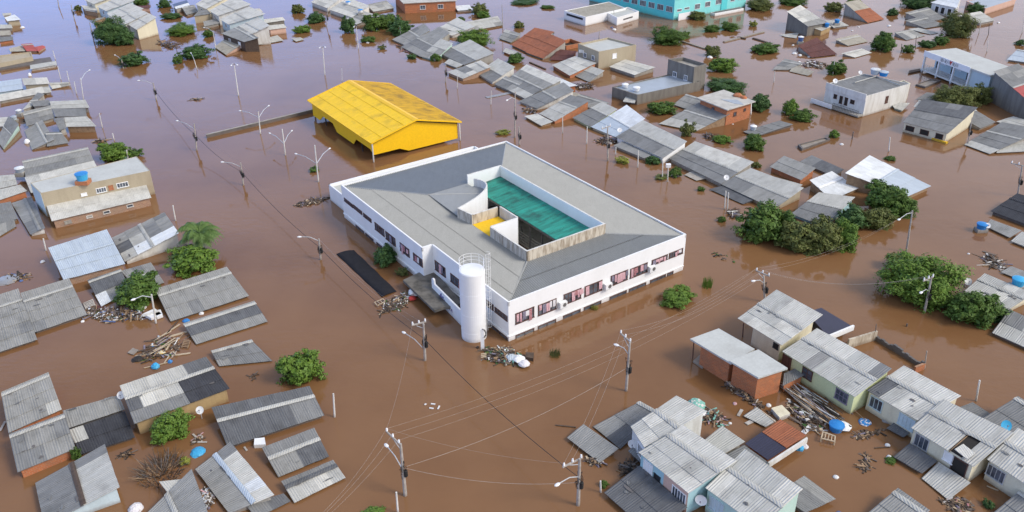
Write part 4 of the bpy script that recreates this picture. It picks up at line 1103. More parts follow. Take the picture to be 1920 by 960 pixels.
# ================================================================ HOUSES, front left quarter
H = house
H('blue-grey metal roofed shed with a kinked ridge and brick wall, left of the palm tree', (119,525), (235,495), (102,489), (214,456), he=.9, hr=1.5, k=.7, pal='blue', wall='brick_old', cap='sheet_blue')
H('pale grey gabled house with a white front edge, touching the blue metal shed', (210,446), (234,491), (261,421), (287,463), he=.5, hr=1.3, k=.95, pal='mid', wall='white_old', fspans=[(0,.35,0,1,'sheet_white')], spans=[(.72,1,.45,1,'sheet_white'), (.4,.7,.2,.5,'fibre_dark')])
H('half sunk ragged roof of mixed dark sheets left of the round mango tree', (190,575), (245,545), (166,530), (228,508), he=.15, hr=.7, k=.1, pal='dark', wall='concrete', spans=[(0,.35,0,.4,'sheet_white'), (.3,.6,0,.5,'fibre_mid')])
H('low pale lean-to roof showing behind the round mango tree', (262,548), (308,530), (226,508), (283,492), he=.1, hr=.5, k=0, pal='mid', wall='concrete')
H('large patched grey roof right of the round mango tree', (320,603), (467,555), (297,555), (434,512), he=.2, hr=.9, k=.28, pal='patch', wall='concrete_dark')
H('dark striped roof with a light lower strip below the large patched roof', (368,646), (502,603), (346,612), (480,569), he=.12, hr=.6, k=.15, pal='grey', wall='concrete_dark', spans=[(0,1,0,.42,'fibre_mid'), (0,1,.42,1,'fibre_dark')])
H('wide brownish grey corrugated roof at the left side, above the drifting rubbish', (64,624), (163,590), (44,566), (137,537), he=.3, hr=1.1, k=.3, pal='mid1', wall='concrete_dark')
H('worn corrugated roof at the left edge next to the wide brownish roof', (-30,670), (70,637), (-45,590), (42,562), he=.25, hr=1.1, k=.3, pal='mid1', wall='concrete_dark')
H('small sagging corrugated roof above the patched ochre house', (411,687), (511,677), (397,661), (474,640), he=.1, hr=.55, k=.1, pal='grey1', wall='concrete_dark')
H('grey roof over a brick wall at the left edge, upper of the two brick houses', (16,812), (116,768), (3,742), (93,704), he=.85, hr=1.5, k=.1, pal='mid', wall='brick_wall')
H('evenly ribbed grey roof over a long brick wall, lower of the two brick houses', (33,886), (142,841), (18,820), (122,781), he=.85, hr=1.4, k=.1, pal='grey1', wall='brick_wall')
H('light ribbed roof between the brick house and the ochre house', (128,803), (234,768), (118,770), (223,741), he=.9, hr=1.4, k=0, pal='mid1', wall='concrete_dark')
H('coal black gravelly roof with one pale patch below the light ribbed roof', (150,853), (253,820), (129,806), (234,771), he=.3, hr=.8, k=0, pal='black', wall='concrete_dark', spans=[(0,.25,.3,1,'fibre_light')])
H('big ochre walled house with a patchwork of silver and black roof sheets', (252,795), (431,729), (234,748), (402,690), he=1.35, hr=2.0, k=.55, pal='grey1', fpal='light1', wall='ochre_paint', spans=[(.58,1,.0,1,'fibre_black'), (0,.18,.6,1,'fibre_dark'), (.18,.45,.55,1,'fibre_cream'), (.45,.58,.5,1,'fibre_light')], fspans=[(0,.3,0,1,'fibre_dark')])
H('long dark ribbed roof with a pale strip near its ridge, above the two small sheds', (427,839), (608,779), (407,790), (590,743), he=.3, hr=.95, k=.55, pal='dark', wall='concrete_dark', spans=[(0,.45,.6,1,'fibre_mid'), (.75,1,0,1,'fibre_grey')])
H('small mossy grey gabled shed with a pale ridge line', (522,895), (617,856), (503,861), (600,823), he=.15, hr=.7, k=.65, pal='grey1', wall='concrete_dark', spans=[(.4,.9,.2,.7,'fibre_dark')])
H('low cream fronted shed roof with a blue-grey back slope', (552,943), (648,896), (535,915), (632,873), he=.15, hr=.7, k=.45, pal='cream', fpal='grey1', wall='concrete_dark', cap='fibre_dark')
H('gabled house with a dark left slope and a checkered grey right slope', (66,906), (84,985), (134,868), (157,948), he=.5, hr=1.5, k=.95, pal='grey1', fpal='patch', wall='paleblue_paint', cap='dark_wood', fspans=[(0,.5,.4,1,'fibre_light'), (0,.6,0,.4,'fibre_grey')])
H('gabled house with a mouldy left slope and white patched right slope at the bottom', (366,880), (430,963), (402,852), (476,944), he=.3, hr=1.3, k=.85, pal='mid1', fpal='patch', wall='concrete', cap='sheet_blue', fspans=[(0,.5,.1,.7,'fibre_cream'), (.1,.4,.5,1,'sheet_white')])
H('low grey roof cut by the bottom edge beside the brushwood pile', (262,975), (290,1010), (312,926), (340,985), he=.3, hr=1.1, k=1, pal='mid', wall='concrete')
H('short pale roof piece above the bottom edge by the brushwood pile', (315,925), (362,913), (298,903), (343,898), he=.6, hr=.9, k=0, pal='light', wall='concrete')
H('small dark ribbed roof corner at the bottom edge left of the cream shed', (480,972), (545,940), (460,945), (532,925), he=.1, hr=.5, k=0, pal='dark', wall='concrete_dark')

# ---- upper left quarter
def beige():
    root, q, cen = flat('long two storey beige building with a pale metal roof and lean-to, left edge', [(76,362), (281,320), (256,293), (57,343)], 3.25, wall='beige_paint', roof='slab_white', par=.06, pw=.05,
      wins=[(0,.52,2.05,1.1,.6,'white_paint','glass',3), (0,.61,2.1,.5,.6,'brick_wall','brick_wall',0), (0,.72,2.15,1.3,.6,'white_paint','glass',3), (0,.36,1.95,.6,.35,'white_paint','white_paint',0)])
    return root, q
root, q = beige()
mb = MB(); a, b = q[0], q[3]; d = (a-b).normalized(); nn = Vector((d.y, -d.x, 0)); nn = nn if nn.x < 0 else -nn
mb.prism([XY(a), XY(b), XY(b+nn*.03), XY(a+nn*.03)], -.3, 3.2, 'paleblue_paint'); put(mb, 'side_wall', root, label='pale blue painted end wall')
H('lean-to with a cream corrugated roof on an old brick wall, below the beige building', (97,415), (284,371), (87,386), (274,345), he=1.1, hr=1.5, k=0, pal='pale', wall='brick_old', cap='fibre_light', wins=[('n',.13,.45,.7,.4,'concrete','concrete',0), ('n',.35,.5,.6,.3,'white_old','concrete',0), ('n',.53,.55,.7,.35,'white_old','glass',0), ('n',.78,.65,.7,.35,'white_old','glass',0)])
tank('bright blue water tank on the roof of the beige building', 155, 337, .75, .9, 3.75, 'cyan_plastic', 'blue_plastic', stand=.5)
H('wide grey double roof behind the beige building, left of the round tree', (50,341), (180,311), (42,305), (166,279), he=.7, hr=1.4, k=.1, pal='mid1', near=False, wall='concrete')
H('light lower roof strip between the grey double roof and the beige building', (58,362), (190,330), (46,333), (176,301), he=.6, hr=1.0, k=0, pal='light', near=False, wall='concrete')
H('pale roof at the left edge beside the light blue barrel', (-10,356), (33,346), (-12,330), (27,327), he=.6, hr=1.0, k=0, pal='light', near=False)
H('whitish roof over a short brick wall at the left edge', (-5,377), (51,358), (-5,356), (38,346), he=.8, hr=1.1, k=0, pal='cream', wall='brick_wall', near=False)
H('grey mono-pitch roof at the left edge above the ragged sheets', (-12,424), (34,410), (-14,384), (20,378), he=.3, hr=.9, k=0, pal='grey1', near=False)
H('steep dark gabled roof with a small white gable, below the beige building corner', (22,381), (57,440), (46,373), (75,432), he=.3, hr=1.2, k=.55, pal='grey1', wall='white_old', near=False, cap='fibre_mid')
H('ragged small roof of broken ribbed sheets at the left edge', (-4,445), (30,425), (-4,421), (27,412), he=.1, hr=.5, k=0, pal='grey')
tank('pale blue barrel on a brick stub left of the grey double roof', 38, 322, .6, .6, 1.1, 'slab_blue', 'sheet_white', stand=.6)
# cluster above
H('pale front roof with a wooden wall in the left cluster', (124,238), (181,237), (120,220), (163,218), he=1.0, hr=1.6, k=0, pal='cream', wall='wood', near=False)
H('grey side slope joined to the pale front roof in the left cluster', (112,245), (125,240), (101,222), (119,220), he=1.0, hr=1.6, k=0, pal='grey1', near=False)
H('topmost pale long roof of the left cluster', (97,204), (168,202), (93,190), (160,187), he=.9, hr=1.3, k=0, pal='light1', near=False)
H('grey long roof just under the topmost pale roof of the left cluster', (104,219), (163,218), (98,204), (160,203), he=.8, hr=1.2, k=0, pal='grey1', near=False)
H('left grey gabled roof in the middle of the left cluster', (50,237), (103,221), (44,216), (97,203), he=.5, hr=1.2, k=.3, pal='mid', near=False)
H('small two-tone gabled roof at the upper left of the left cluster', (41,207), (60,200), (56,190), (72,188), he=.5, hr=1.1, k=1, pal='cream', fpal='grey1', near=False)
H('small grey roof between the two pale roofs at the top of the left cluster', (63,200), (96,198), (57,190), (92,187), he=.8, hr=1.3, k=0, pal='grey', near=False)
H('grey roof with its gable turned to the water, lowest of the left cluster', (46,245), (60,281), (68,231), (88,268), he=.15, hr=1.3, k=.5, pal='mid1', wall='concrete', near=False)
H('low side roof running right from the lowest gable of the left cluster', (88,275), (130,268), (86,252), (117,251), he=.2, hr=1.0, k=.2, pal='grey1', wall='wood', near=False)
H('grey roof with a mint green gable at the left edge of the left cluster', (-6,262), (6,279), (6,238), (22,254), he=.3, hr=1.3, k=.9, pal='mid', fpal='grey1', wall='mint_paint', near=False)
H('small cream roof at the far left above the mint gable house', (-6,237), (24,238), (-8,221), (18,219), he=.4, hr=.8, k=0, pal='cream', near=False)
tank('pale blue tank on a white base in the left cluster', 36, 212, .45, .5, .6, 'sheet_blue', 'sheet_white', stand=.6)
tank('second pale blue tank lower in the left cluster', 27, 224, .45, .5, .6, 'sheet_blue', 'slab_blue', stand=.6)
bundle('round white water cistern by the lowest left cluster roof', 'cistern', 'water tank', 51, 268, .42, .6, 'white_metal', seed=4)
# rows at the far left
H('pale grey solar-panelled roof at the left edge', (-4,174), (43,167), (-4,153), (40,147), he=.8, hr=1.4, k=0, pal='white', near=False, wall='paleblue_paint', spans=[(.2,.9,.15,.75,'sheet_blue')])
H('tan roof over an olive wall right of the solar-panelled roof', (45,160), (93,157), (41,147), (88,145), he=1.1, hr=1.6, k=0, pal='cream', near=False, wall='beige_paint')
H('long whitish strip roof running to the left edge', (-4,191), (84,174), (-4,178), (79,162), he=.5, hr=.9, k=0, pal='cream', near=False)
H('little pale roof at the right end of the long whitish strip roof', (84,175), (97,173), (79,163), (92,162), he=.4, hr=.8, k=0, pal='light', near=False)
H('pale wedge roof sunk to its ridge beside the thin white posts', (98,167), (133,160), (93,159), (130,156), he=.15, hr=.6, k=.5, pal='light', near=False, wall='wood')
H('white rimmed floating-looking roof above the wedge roof', (57,130), (107,122), (56,122), (105,114), he=.4, hr=.5, k=0, pal='light', near=False, wall='white_old')
flat('flat grey slab roof just awash under the brown bar wall, far left', [(-4,131), (98,115), (94,107), (-4,120)], .3, wall='concrete_dark', roof='concrete_dark', par=0)
flat('long weathered brown flat roof at the left edge below the red roof', [(-4,119), (61,106), (58,97), (-4,104)], 1.1, wall='beige_paint', roof='beige_paint', par=.2)
H('small red sheet roof with a pink edge, far left', (50,96), (71,96), (41,85), (62,84), he=.3, hr=1.0, k=.2, pal='red', near=False, wall='pink_paint')
H('orange brown front gable slope of the red roofed house, far left', (19,97), (48,96), (17,91), (41,85), he=.2, hr=.9, k=0, pal='tan', near=False, wall='wood')
H('small pink fronted red roof end, far left', (72,97), (86,88), (64,88), (80,85), he=.3, hr=.7, k=0, pal='red', near=False, wall='pink_paint')
H('white shed with a brown wall near the top left corner', (14,40), (39,37), (8,33), (27,27), he=1.3, hr=1.7, k=0, pal='white', near=False, wall='beige_paint')
H('grey roof below the white shed near the top left corner', (-3,54), (24,53), (-3,46), (21,46), he=.7, hr=1.1, k=0, pal='mid', near=False)
H('tan roof second from the top left corner', (-3,67), (22,66), (-3,58), (19,57), he=.7, hr=1.1, k=0, pal='tan', near=False)
H('grey slab roof on a small brick wall near the top left edge', (-3,79), (25,75), (-3,70), (24,68), he=.5, hr=.8, k=0, pal='grey1', near=False, wall='brick_wall')
H('narrow pale roof at the very top left corner', (6,30), (22,27), (4,25), (20,24), he=.8, hr=1.1, k=0, pal='light', near=False)
bundle('white plastic tub drifting near the top left corner', 'plastic_tub', 'tub', 42, 52, .5, .3, 'white_metal', seed=9)
bundle('white tank standing in the water above the tan roof', 'cistern', 'water tank', 56, 142, .32, .5, 'white_metal', seed=14)

# ================================================================ rows of small houses at the top, left of centre
def row(lbl, items, walls, he=2.2, hr=3.0, pal='pale', k=1.0):
    for i, it in enumerate(items):
        H(lbl % ['foremost', 'second', 'third', 'fourth', 'fifth'][i], it[0], it[1], it[2], it[3], he=he, hr=hr, k=k, pal=pal, wall=walls[i % len(walls)], near=False, mp=.3, wins=[('n', .5, he-.9, .8, .8, 'white_paint', 'glass', 0)] if i != 0 else [], ov=.3)
row('%s pale roofed house of the left terrace, top left of the picture', [((240,46),(256,56),(255,33),(275,44)), ((219,37),(233,47),(240,27),(255,36)), ((200,26),(216,36),(222,16),(243,26)), ((181,12),(199,21),(205,2),(226,11)), ((158,0),(176,8),(182,-10),(202,-2))], ['cream_paint', 'white_old', 'cream_paint', 'paleblue_paint'])
row('%s pale roofed house of the right terrace, top left of the picture', [((436,54),(468,66),(460,43),(487,57)), ((412,36),(428,46),(440,24),(463,36)), ((392,20),(408,30),(416,7),(440,19)), ((366,8),(386,17),(388,-6),(412,3))], ['white_old', 'paleblue_paint', 'white_old', 'cream_paint'])
H('terrace back extension with a tan roof behind the second left terrace house', (262,28), (276,32), (246,20), (265,16), he=1.6, hr=2.2, k=0, pal='tan', near=False, wall='pink_paint')
H('grey awning on thin posts left of the left terrace', (175,41), (191,36), (180,34), (200,31), he=1.4, hr=1.7, k=0, pal='mid', near=False, wall='wood')
H('low brown fronted shed roof at the upper end of the left terrace', (160,20), (183,24), (152,10), (181,12), he=1.0, hr=1.3, k=0, pal='light', near=False, wall='wood')
H('grey carport roof on white posts in front of the right terrace', (362,31), (396,26), (372,21), (388,17), he=1.7, hr=2.1, k=0, pal='grey1', near=False, wall='beige_paint')
H('tilted grey sheet roof between the carport and the white house', (383,50), (411,44), (381,40), (408,35), he=.6, hr=1.1, k=0, pal='mid', near=False)
H('brown timber porch house with a pale roof, foot of the right terrace', (415,63), (458,79), (440,52), (479,73), he=2.0, hr=2.6, k=.3, pal='mid', near=False, wall='dark_wood', wins=[('n',.3,1.0,.7,.9), ('n',.75,1.0,.9,1.1,'white_paint','white_paint',0)])
H('low tan gabled roof with an orange gable, foot of the right terrace', (402,88), (424,103), (416,77), (442,91), he=.25, hr=1.1, k=.9, pal='tan', near=False, wall='pink_paint')
H('long pale veranda roof right of the right terrace', (494,44), (535,38), (488,37), (530,32), he=1.6, hr=1.9, k=0, pal='cream', near=False, wall='grey_render')
H('lower pink walled veranda roof right of the right terrace', (505,56), (538,52), (498,48), (532,45), he=1.2, hr=1.6, k=0, pal='cream', near=False, wall='pink_paint')
H('cream flat roofed annex at the upper right of the right terrace', (464,24), (493,22), (455,17), (487,16), he=1.6, hr=1.9, k=0, pal='cream', near=False, wall='cream_paint')
H('nearly sunken pale roof at the right foot of the right terrace', (486,84), (532,76), (482,76), (520,66), he=.15, hr=.5, k=0, pal='light', near=False)
H('small pale hatch-like roof adrift right of the right terrace', (555,78), (571,74), (546,72), (563,70), he=.15, hr=.3, k=0, pal='light', near=False)
H('dark solar panelled white roof above the carport at the top', (330,17), (356,10), (323,8), (350,0), he=1.0, hr=1.4, k=0, pal='white', near=False, spans=[(.2,1,.3,1,'solar_dark')])
H('weathered grey roof next to the solar panelled roof at the top', (350,28), (372,22), (342,16), (366,12), he=.4, hr=.9, k=.3, pal='mid', near=False)
H('long low pink-grey wall house behind the left terrace', (253,16), (282,15), (250,11), (281,10), he=.9, hr=1.0, k=0, pal='wine', near=False, wall='pink_paint')

# ================================================================ top middle
H('white roof cut by the top edge, first of the top chain', (583,4), (614,16), (603,-10), (640,-3), he=1.0, hr=1.6, k=.4, pal='cream', near=False, wall='white_old')
H('white roof in the middle of the top chain', (617,18), (660,33), (640,4), (681,19), he=.9, hr=1.5, k=.6, pal='cream', near=False, wall='white_old')
H('last roof of the top chain beside the dark green trees', (648,36), (668,46), (668,24), (700,34), he=.5, hr=1.2, k=.4, pal='light', near=False)
tank('blue topped cistern on the top chain roof', 676, 23, .6, .6, 1.6, 'white_metal', 'blue_plastic', stand=.5)
tank('second blue topped cistern on the top chain roof', 653, 8, .6, .6, 1.6, 'white_metal', 'blue_plastic', stand=.5)
H('low roof with a blue cover between the top chain and the brick building', (700,22), (740,15), (690,12), (728,4), he=.4, hr=.9, k=.3, pal='patch', near=False)
flat('large orange brick building cut by the top edge', [(756,6), (857,1), (842,-14), (738,-12)], 2.4, wall='brick_wall', roof='slab', ov=.3, wins=[(0,.35,1.2,1.2,.9,'white_paint','glass',1), (0,.7,1.2,1.2,.9,'white_paint','glass',1)])
H('small white porch roof right of the orange brick building', (858,20), (886,18), (852,11), (880,9), he=.4, hr=.8, k=0, pal='white', near=False, wall='white_old')
H('grey gabled roof at the upper end of the middle chain', (735,74), (762,86), (767,58), (786,70), he=.3, hr=1.3, k=.9, pal='mid1', near=False)
H('broad grey gabled roof second in the middle chain', (752,88), (788,106), (782,72), (812,87), he=.3, hr=1.4, k=1.4, pal='mid', near=False)
H('slim patched roof with an aqua trim third in the middle chain', (788,106), (816,113), (811,86), (836,94), he=.3, hr=1.2, k=.7, pal='patch', near=False, wall='mint_paint')
H('long dark grey gabled roof in the centre of the middle chain', (822,99), (870,122), (846,89), (893,113), he=.6, hr=1.5, k=1.5, pal='grey1', fpal='light', near=False)
H('pale lean-to in front of the long dark roof of the middle chain', (833,118), (856,127), (842,110), (869,121), he=.3, hr=.6, k=0, pal='light', near=False)
H('patched light roof with a brick underside in the middle chain', (838,135), (868,148), (891,117), (912,129), he=.5, hr=1.3, k=.2, pal='light', near=False, wall='brick_old', spans=[(.1,.5,.2,.6,'fibre_grey')])
H('grey gabled roof with a white eave board in the middle chain', (893,137), (923,155), (911,125), (942,142), he=.4, hr=1.3, k=1.3, pal='grey1', fpal='light', near=False, wall='white_old')
H('pale roof strip with dark seams between two gables of the middle chain', (927,158), (960,172), (942,147), (974,160), he=.4, hr=1.0, k=.4, pal='mid1', near=False, spans=[(0,1,0,.4,'fibre_cream')])
H('small light back roof behind the centre of the middle chain', (888,100), (912,108), (880,88), (906,94), he=.5, hr=1.0, k=0, pal='light', near=False)
H('creamy white gabled house left of the leafy round tree in the middle chain', (812,58), (848,67), (839,43), (873,57), he=.5, hr=1.6, k=.7, pal='pale', near=False, wall='white_old')
H('long grey gabled roof behind the leafy round tree', (888,57), (944,47), (869,45), (935,33), he=.3, hr=1.4, k=.2, pal='mid', near=False, wall='wood')
H('grey sunken roof at the right of the round tree near the red tiled houses', (935,72), (958,80), (944,60), (972,68), he=.2, hr=.9, k=.4, pal='mid', near=False)
H('cream roofed brick shed left of the red tiled houses', (943,97), (965,106), (948,90), (972,98), he=.3, hr=.6, k=0, pal='cream', near=False, wall='brick_wall')

# ================================================================ top right of centre
flat('white walled building with a broad tan roof at the top', [(1098,32), (1173,15), (1142,3), (1058,20)], 1.9, wall='white_paint', roof='fibre_tan', par=.12, wins=[(3,.5,1.3,5.5,.35,'black_paint','black_paint',6)])
flat('white boxy annex with a roadside sign wall beside the tan roofed building', [(1157,33), (1198,21), (1177,13), (1137,23)], 1.7, wall='white_paint', roof='slab_white', par=.25, wins=[(0,.5,.9,3.2,.2,'concrete_dark','concrete_dark',0)])
def turq():
    a, b, c = P(1262, 38), P(1105, 1), P(1397, 13); h = 4.7; cen = a + (b-a)/2 + (c-a)/2
    root = thing('turquoise_school', 'turquoise two storey building with rows of windows at the top edge', 'school', (cen.x, cen.y, 0))
    q = [a, c, c+(b-a), b]; mb = MB(); mb.prism([XY(p) for p in q], -.4, h, 'turquoise_paint'); put(mb, 'wall', root)
    d = (c-a).normalized(); n1 = Vector((d.y, -d.x, 0)); n1 = n1 if n1.y < 0 else -n1
    mb = MB(); mb.prism([XY(a), XY(c), XY(c+n1*.05), XY(a+n1*.05)], -.4, h-.01, 'turquoise_pale'); put(mb, 'front_cladding', root)
    mb = MB(); o = .5; qq = [p + (p-cen).normalized()*o for p in q]; mb.prism([XY(p) for p in qq], h, h+.18, 'slab_white'); top = [Vector((p.x, p.y, h+.18)) for p in qq]; m1, m2 = (top[0]+top[3])/2, (top[1]+top[2])/2; m1.z = m2.z = h+1.2
    mb.face([top[0], top[1], m2, m1], 'slab_white'); mb.face([m1, m2, top[2], top[3]], 'slab_white'); mb.face([top[0], m1, top[3]], 'slab_white'); mb.face([top[1], top[2], m2], 'slab_white'); put(mb, 'roof', root)
    Lr = (c-a).length; Ll = (b-a).length
    for u, zc, ww, hh in ((.07,2.0,.9*1.5,.5), (.17,2.1,1.4,.45), (.31,2.1,1.5,1.1), (.45,2.2,1.5,1.1), (.60,2.3,1.7,1.0), (.80,2.5,1.3,1.3), (.92,2.5,1.4,1.2)):
        window(root, a+n1*.05, c+n1*.05, cen, u*Lr-ww/2, u*Lr+ww/2, zc-hh/2, zc+hh/2, 'white_paint', 'glass', 3)
    for i in range(8):
        x = 1.3 + i*2.6
        if x+1 < Ll: window(root, a, b, cen, x-.9, x+.9, 1.6, 2.8, 'paleblue_paint', 'glass', 3)
    mb = MB(); p = a + (c-a)*.68 + n1*.12; mb.box(p + Vector((0, 0, h/2-.2)), d*.9, n1*.1, Vector((0, 0, h/2)), 'turquoise_paint'); put(mb, 'pilaster', root)
    r2 = thing('entrance_ramp', 'white walled entrance ramp in front of the turquoise building', 'ramp', a + (c-a)*.6 + n1*2)
    mb = MB(); s_ = a + (c-a)*.45 + n1*1.2; mb.prism([XY(s_), XY(s_ + d*9), XY(s_ + d*9 + n1*1.4), XY(s_ + n1*1.4)], -.4, .6, 'white_paint'); put(mb, 'side_wall', r2)
    mb = MB(); mb.prism([XY(s_+d*.2+n1*.2), XY(s_ + d*8.8+n1*.2), XY(s_ + d*8.8 + n1*1.2), XY(s_+d*.2 + n1*1.2)], .601, .64, 'concrete_dark'); put(mb, 'ramp_floor', r2)
    r3 = thing('white_board', 'white wall board standing at the front corner of the turquoise building', 'wall', a + n1*1.0)
    mb = MB(); s_ = a + n1*.9 + d*.6; mb.prism([XY(s_), XY(s_ + d*4.6), XY(s_ + d*4.6 + n1*.15), XY(s_ + n1*.15)], -.4, 1.5, 'white_paint'); put(mb, 'panel', r3)
turq()
flat('beige two storey building with a white roof terrace, right of the red tiled roofs', [(1123,97), (1193,84), (1140,70), (1084,82)], 3.3, wall='beige_paint', roof='slab_white', par=.35, wins=[(3,.35,1.7,.8,.8), (3,.75,1.8,.8,.8), (0,.42,2.0,.9,.9,'white_paint','white_paint',0)])
for i, (x, y) in enumerate(((1089,96), (1096,97))):
    r_ = thing('air_conditioner', ['left', 'right'][i] + ' of the two air conditioners on the beige building', 'air conditioner', P(x, y, 2.2), 'air conditioners on the beige building'); m_ = MB(); m_.box(P(x, y, 2.2), (.35, 0, 0), (0, .15, 0), (0, 0, .25), 'white_metal'); put(m_, 'casing', r_)
H('weathered flat grey roof in front of the beige building', (1035,122), (1068,142), (1079,105), (1119,118), he=.6, hr=1.4, k=0, pal='light', near=False, wall='brick_wall')
H('small grey hipped roof in the water below the beige building', (1077,142), (1105,154), (1095,132), (1121,142), he=.15, hr=.9, k=.8, pal='grey1', fpal='light', near=False)
H('ribbed cream carport roof right of the beige building', (1142,125), (1190,141), (1172,111), (1229,126), he=.6, hr=.9, k=0, pal='pale', near=False, wall='concrete', spans=[(.2,.28,0,1,'fibre_tan'), (.45,.53,0,1,'fibre_tan'), (.7,.78,0,1,'fibre_tan')])
H('left red tiled hip roof left of the beige building', (958,84), (986,97), (983,66), (1016,76), he=.3, hr=1.6, k=.8, pal='clay', near=False, cap='clay_tile', mp=.32)
H('right red tiled hip roof left of the beige building', (985,98), (1018,110), (1013,76), (1046,89), he=.3, hr=1.6, k=.6, pal='clay', near=False, cap='clay_tile', mp=.32)
H('dark wine coloured tile roof beside the beige building', (1030,112), (1070,114), (1047,92), (1082,96), he=.2, hr=1.0, k=0, pal='wine', near=False, wall='brick_wall')
flat('low roofless brick walls behind the dark wine tile roof', [(1044,78), (1062,86), (1092,80), (1070,72)], .8, wall='brick_wall', roof='dark_inside', par=.7, pw=.2)
plank('brown beam lying from the left red roof toward the grey roof', (993,117), (1023,130), .3, 'dark_wood', .25)
# grey building with the pale blue pool-like roof
flat('dark grey two storey block with a boxed parapet', [(1302,126), (1325,120), (1281,107), (1253,111)], 4.2, wall='grey_render', roof='concrete', par=.6, wins=[(3,.3,2.0,.8,.8), (3,.72,2.0,.7,.8)])
flat('long single storey block with a blue-grey flat roof attached to the dark grey block', [(1195,178), (1315,152), (1256,139), (1148,163)], 1.7, wall='grey_render', roof='slab_blue', par=.18, pw=.2)
tank('white round cistern left on the blue-grey flat roof', 1172, 163, .55, .5, 1.7, 'white_metal')
tank('white round cistern right on the blue-grey flat roof', 1193, 170, .6, .6, 1.7, 'white_metal')
boxq('tilted grey table-like board on legs by the blue-grey roofed block', 'tilted_board', 'board', [(1168,190), (1190,193), (1195,178), (1176,176)], .7, .8, 'fibre_light')
flat('red brick house with a flat pale concrete roof, below the leafy trees', [(1364,206), (1417,190), (1357,168), (1306,183)], 2.7, wall='brick_wall', roof='slab', ov=.45, wins=[(3,.2,1.2,.7,.7,'frame_brown','glass',1), (3,.5,1.8,.5,.4,'frame_brown','glass',0), (3,.8,1.1,.9,1.0,'frame_brown','glass',1), (0,.35,1.4,.6,.6,'frame_brown','glass',1), (0,.75,1.6,.4,.4,'frame_brown','glass',0)])
post('white square pillar under the right roof corner of the brick house', (1408,214), (1408,192), .16, 'white_paint')
boxq('dark wet patch-like sheet lying on the brick house roof', 'roof_panel', 'sheet', [(1378,194), (1395,196), (1383,187), (1352,186)], 2.7, 2.74, 'slab_blue')
bundle('left red clay heap on the brick house roof', 'clay_heap', 'heap', 1383, 180, .7, .5, 'brick_wall', z=2.7, seed=3)
bundle('right red clay heap on the brick house roof', 'clay_heap', 'heap', 1394, 184, .5, .4, 'brick_wall', z=2.7, seed=5)
H('grey gabled roof immediately left of the brick house', (1235,232), (1305,246), (1283,207), (1345,226), he=.15, hr=1.2, k=.6, pal='mid', fpal='grey1', near=False, wall='wood')
H('broad grey roof behind the grey gabled roof left of the brick house', (1262,196), (1318,215), (1285,178), (1345,196), he=.2, hr=.9, k=.1, pal='mid1', near=False)
H('dark flat roof strip at the right of the brick house', (1393,247), (1418,256), (1462,226), (1487,233), he=.2, hr=.5, k=0, pal='grey1', near=False, wall='concrete_dark')
tank('small blue and white tank on the dark flat roof strip', 1412, 243, .5, .6, .3, 'sheet_blue', 'white_metal')

# ---- right chain (runs from the middle towards the lower right)
H('grey gabled roof with pale lower edge at the start of the right chain', (936,160), (984,185), (961,141), (1018,168), he=.4, hr=1.5, k=1.1, pal='grey1', fpal='light', near=False, spans=[(0,1,0,.35,'fibre_light')])
H('gleaming white sheet roof over a brick wall in the right chain', (1006,153), (1043,168), (1043,144), (1083,160), he=.8, hr=1.3, k=0, pal='white', near=False, wall='brick_wall')
H('dark grey roof with a white ridge end in the right chain', (972,190), (1007,204), (1017,171), (1044,186), he=.3, hr=1.3, k=.9, pal='grey1', fpal='mid', near=False, wall='white_old')
H('light grey roof with brick gable in the middle of the right chain', (1011,213), (1040,228), (1048,191), (1082,203), he=.5, hr=1.4, k=.6, pal='light1', fpal='grey1', near=False, wall='brick_wall')
H('low cream porch strip in front of the light grey roof of the right chain', (983,218), (1015,236), (1007,213), (1037,228), he=.3, hr=.5, k=0, pal='cream', near=False, wall='wood')
H('tattered dark roof behind the right chain, near the blue-grey roofed block', (1052,190), (1108,203), (1084,179), (1138,195), he=.3, hr=1.0, k=.2, pal='grey', near=False)
H('cream and brown back roof just under the gleaming white roof', (1038,176), (1056,187), (1078,173), (1097,180), he=.4, hr=.9, k=0, pal='tan', near=False)
H('pale roof corner behind the start of the right chain', (985,150), (1008,158), (1012,138), (1035,148), he=.5, hr=1.1, k=.2, pal='cream', near=False)
H('mossy grey roof with a lime green gable in the right chain', (1073,221), (1107,238), (1108,202), (1139,217), he=.4, hr=1.4, k=.6, pal='grey1', fpal='light', near=False, wall='lime_paint')
H('pale blue metal gabled roof with a cream gable in the right chain', (1108,238), (1156,258), (1142,217), (1183,240), he=.4, hr=1.6, k=1.0, pal='blue', fpal='white', near=False, wall='cream_paint', cap='sheet_white')
H('long dark gabled roof with a bright white gable front in the right chain', (1154,257), (1243,297), (1180,241), (1266,281), he=.9, hr=2.0, k=1.0, pal='grey1', fpal='light', near=False, wall='white_paint')
H('curved light porch roof before the long white gabled house', (1150,273), (1208,297), (1168,265), (1224,290), he=.4, hr=.7, k=0, pal='mid', near=False)
H('very long dark roof following the white gable in the right chain', (1254,297), (1352,345), (1280,280), (1385,323), he=.6, hr=1.7, k=.9, pal='grey1', fpal='light', near=False)
H('pale concrete-like slab roof collapsed in front of the very long dark roof', (1283,328), (1306,339), (1307,316), (1337,331), he=.1, hr=.4, k=0, pal='slab', near=False)
H('grey roof with a curved beige gable toward the end of the right chain', (1350,345), (1452,392), (1379,330), (1480,372), he=.5, hr=1.6, k=1.0, pal='mid1', fpal='light', near=False, wall='beige_paint')
H('drooping dark awning sheet in front of the curved beige gable', (1330,355), (1393,383), (1362,346), (1420,372), he=.1, hr=.5, k=0, pal='dark', near=False)
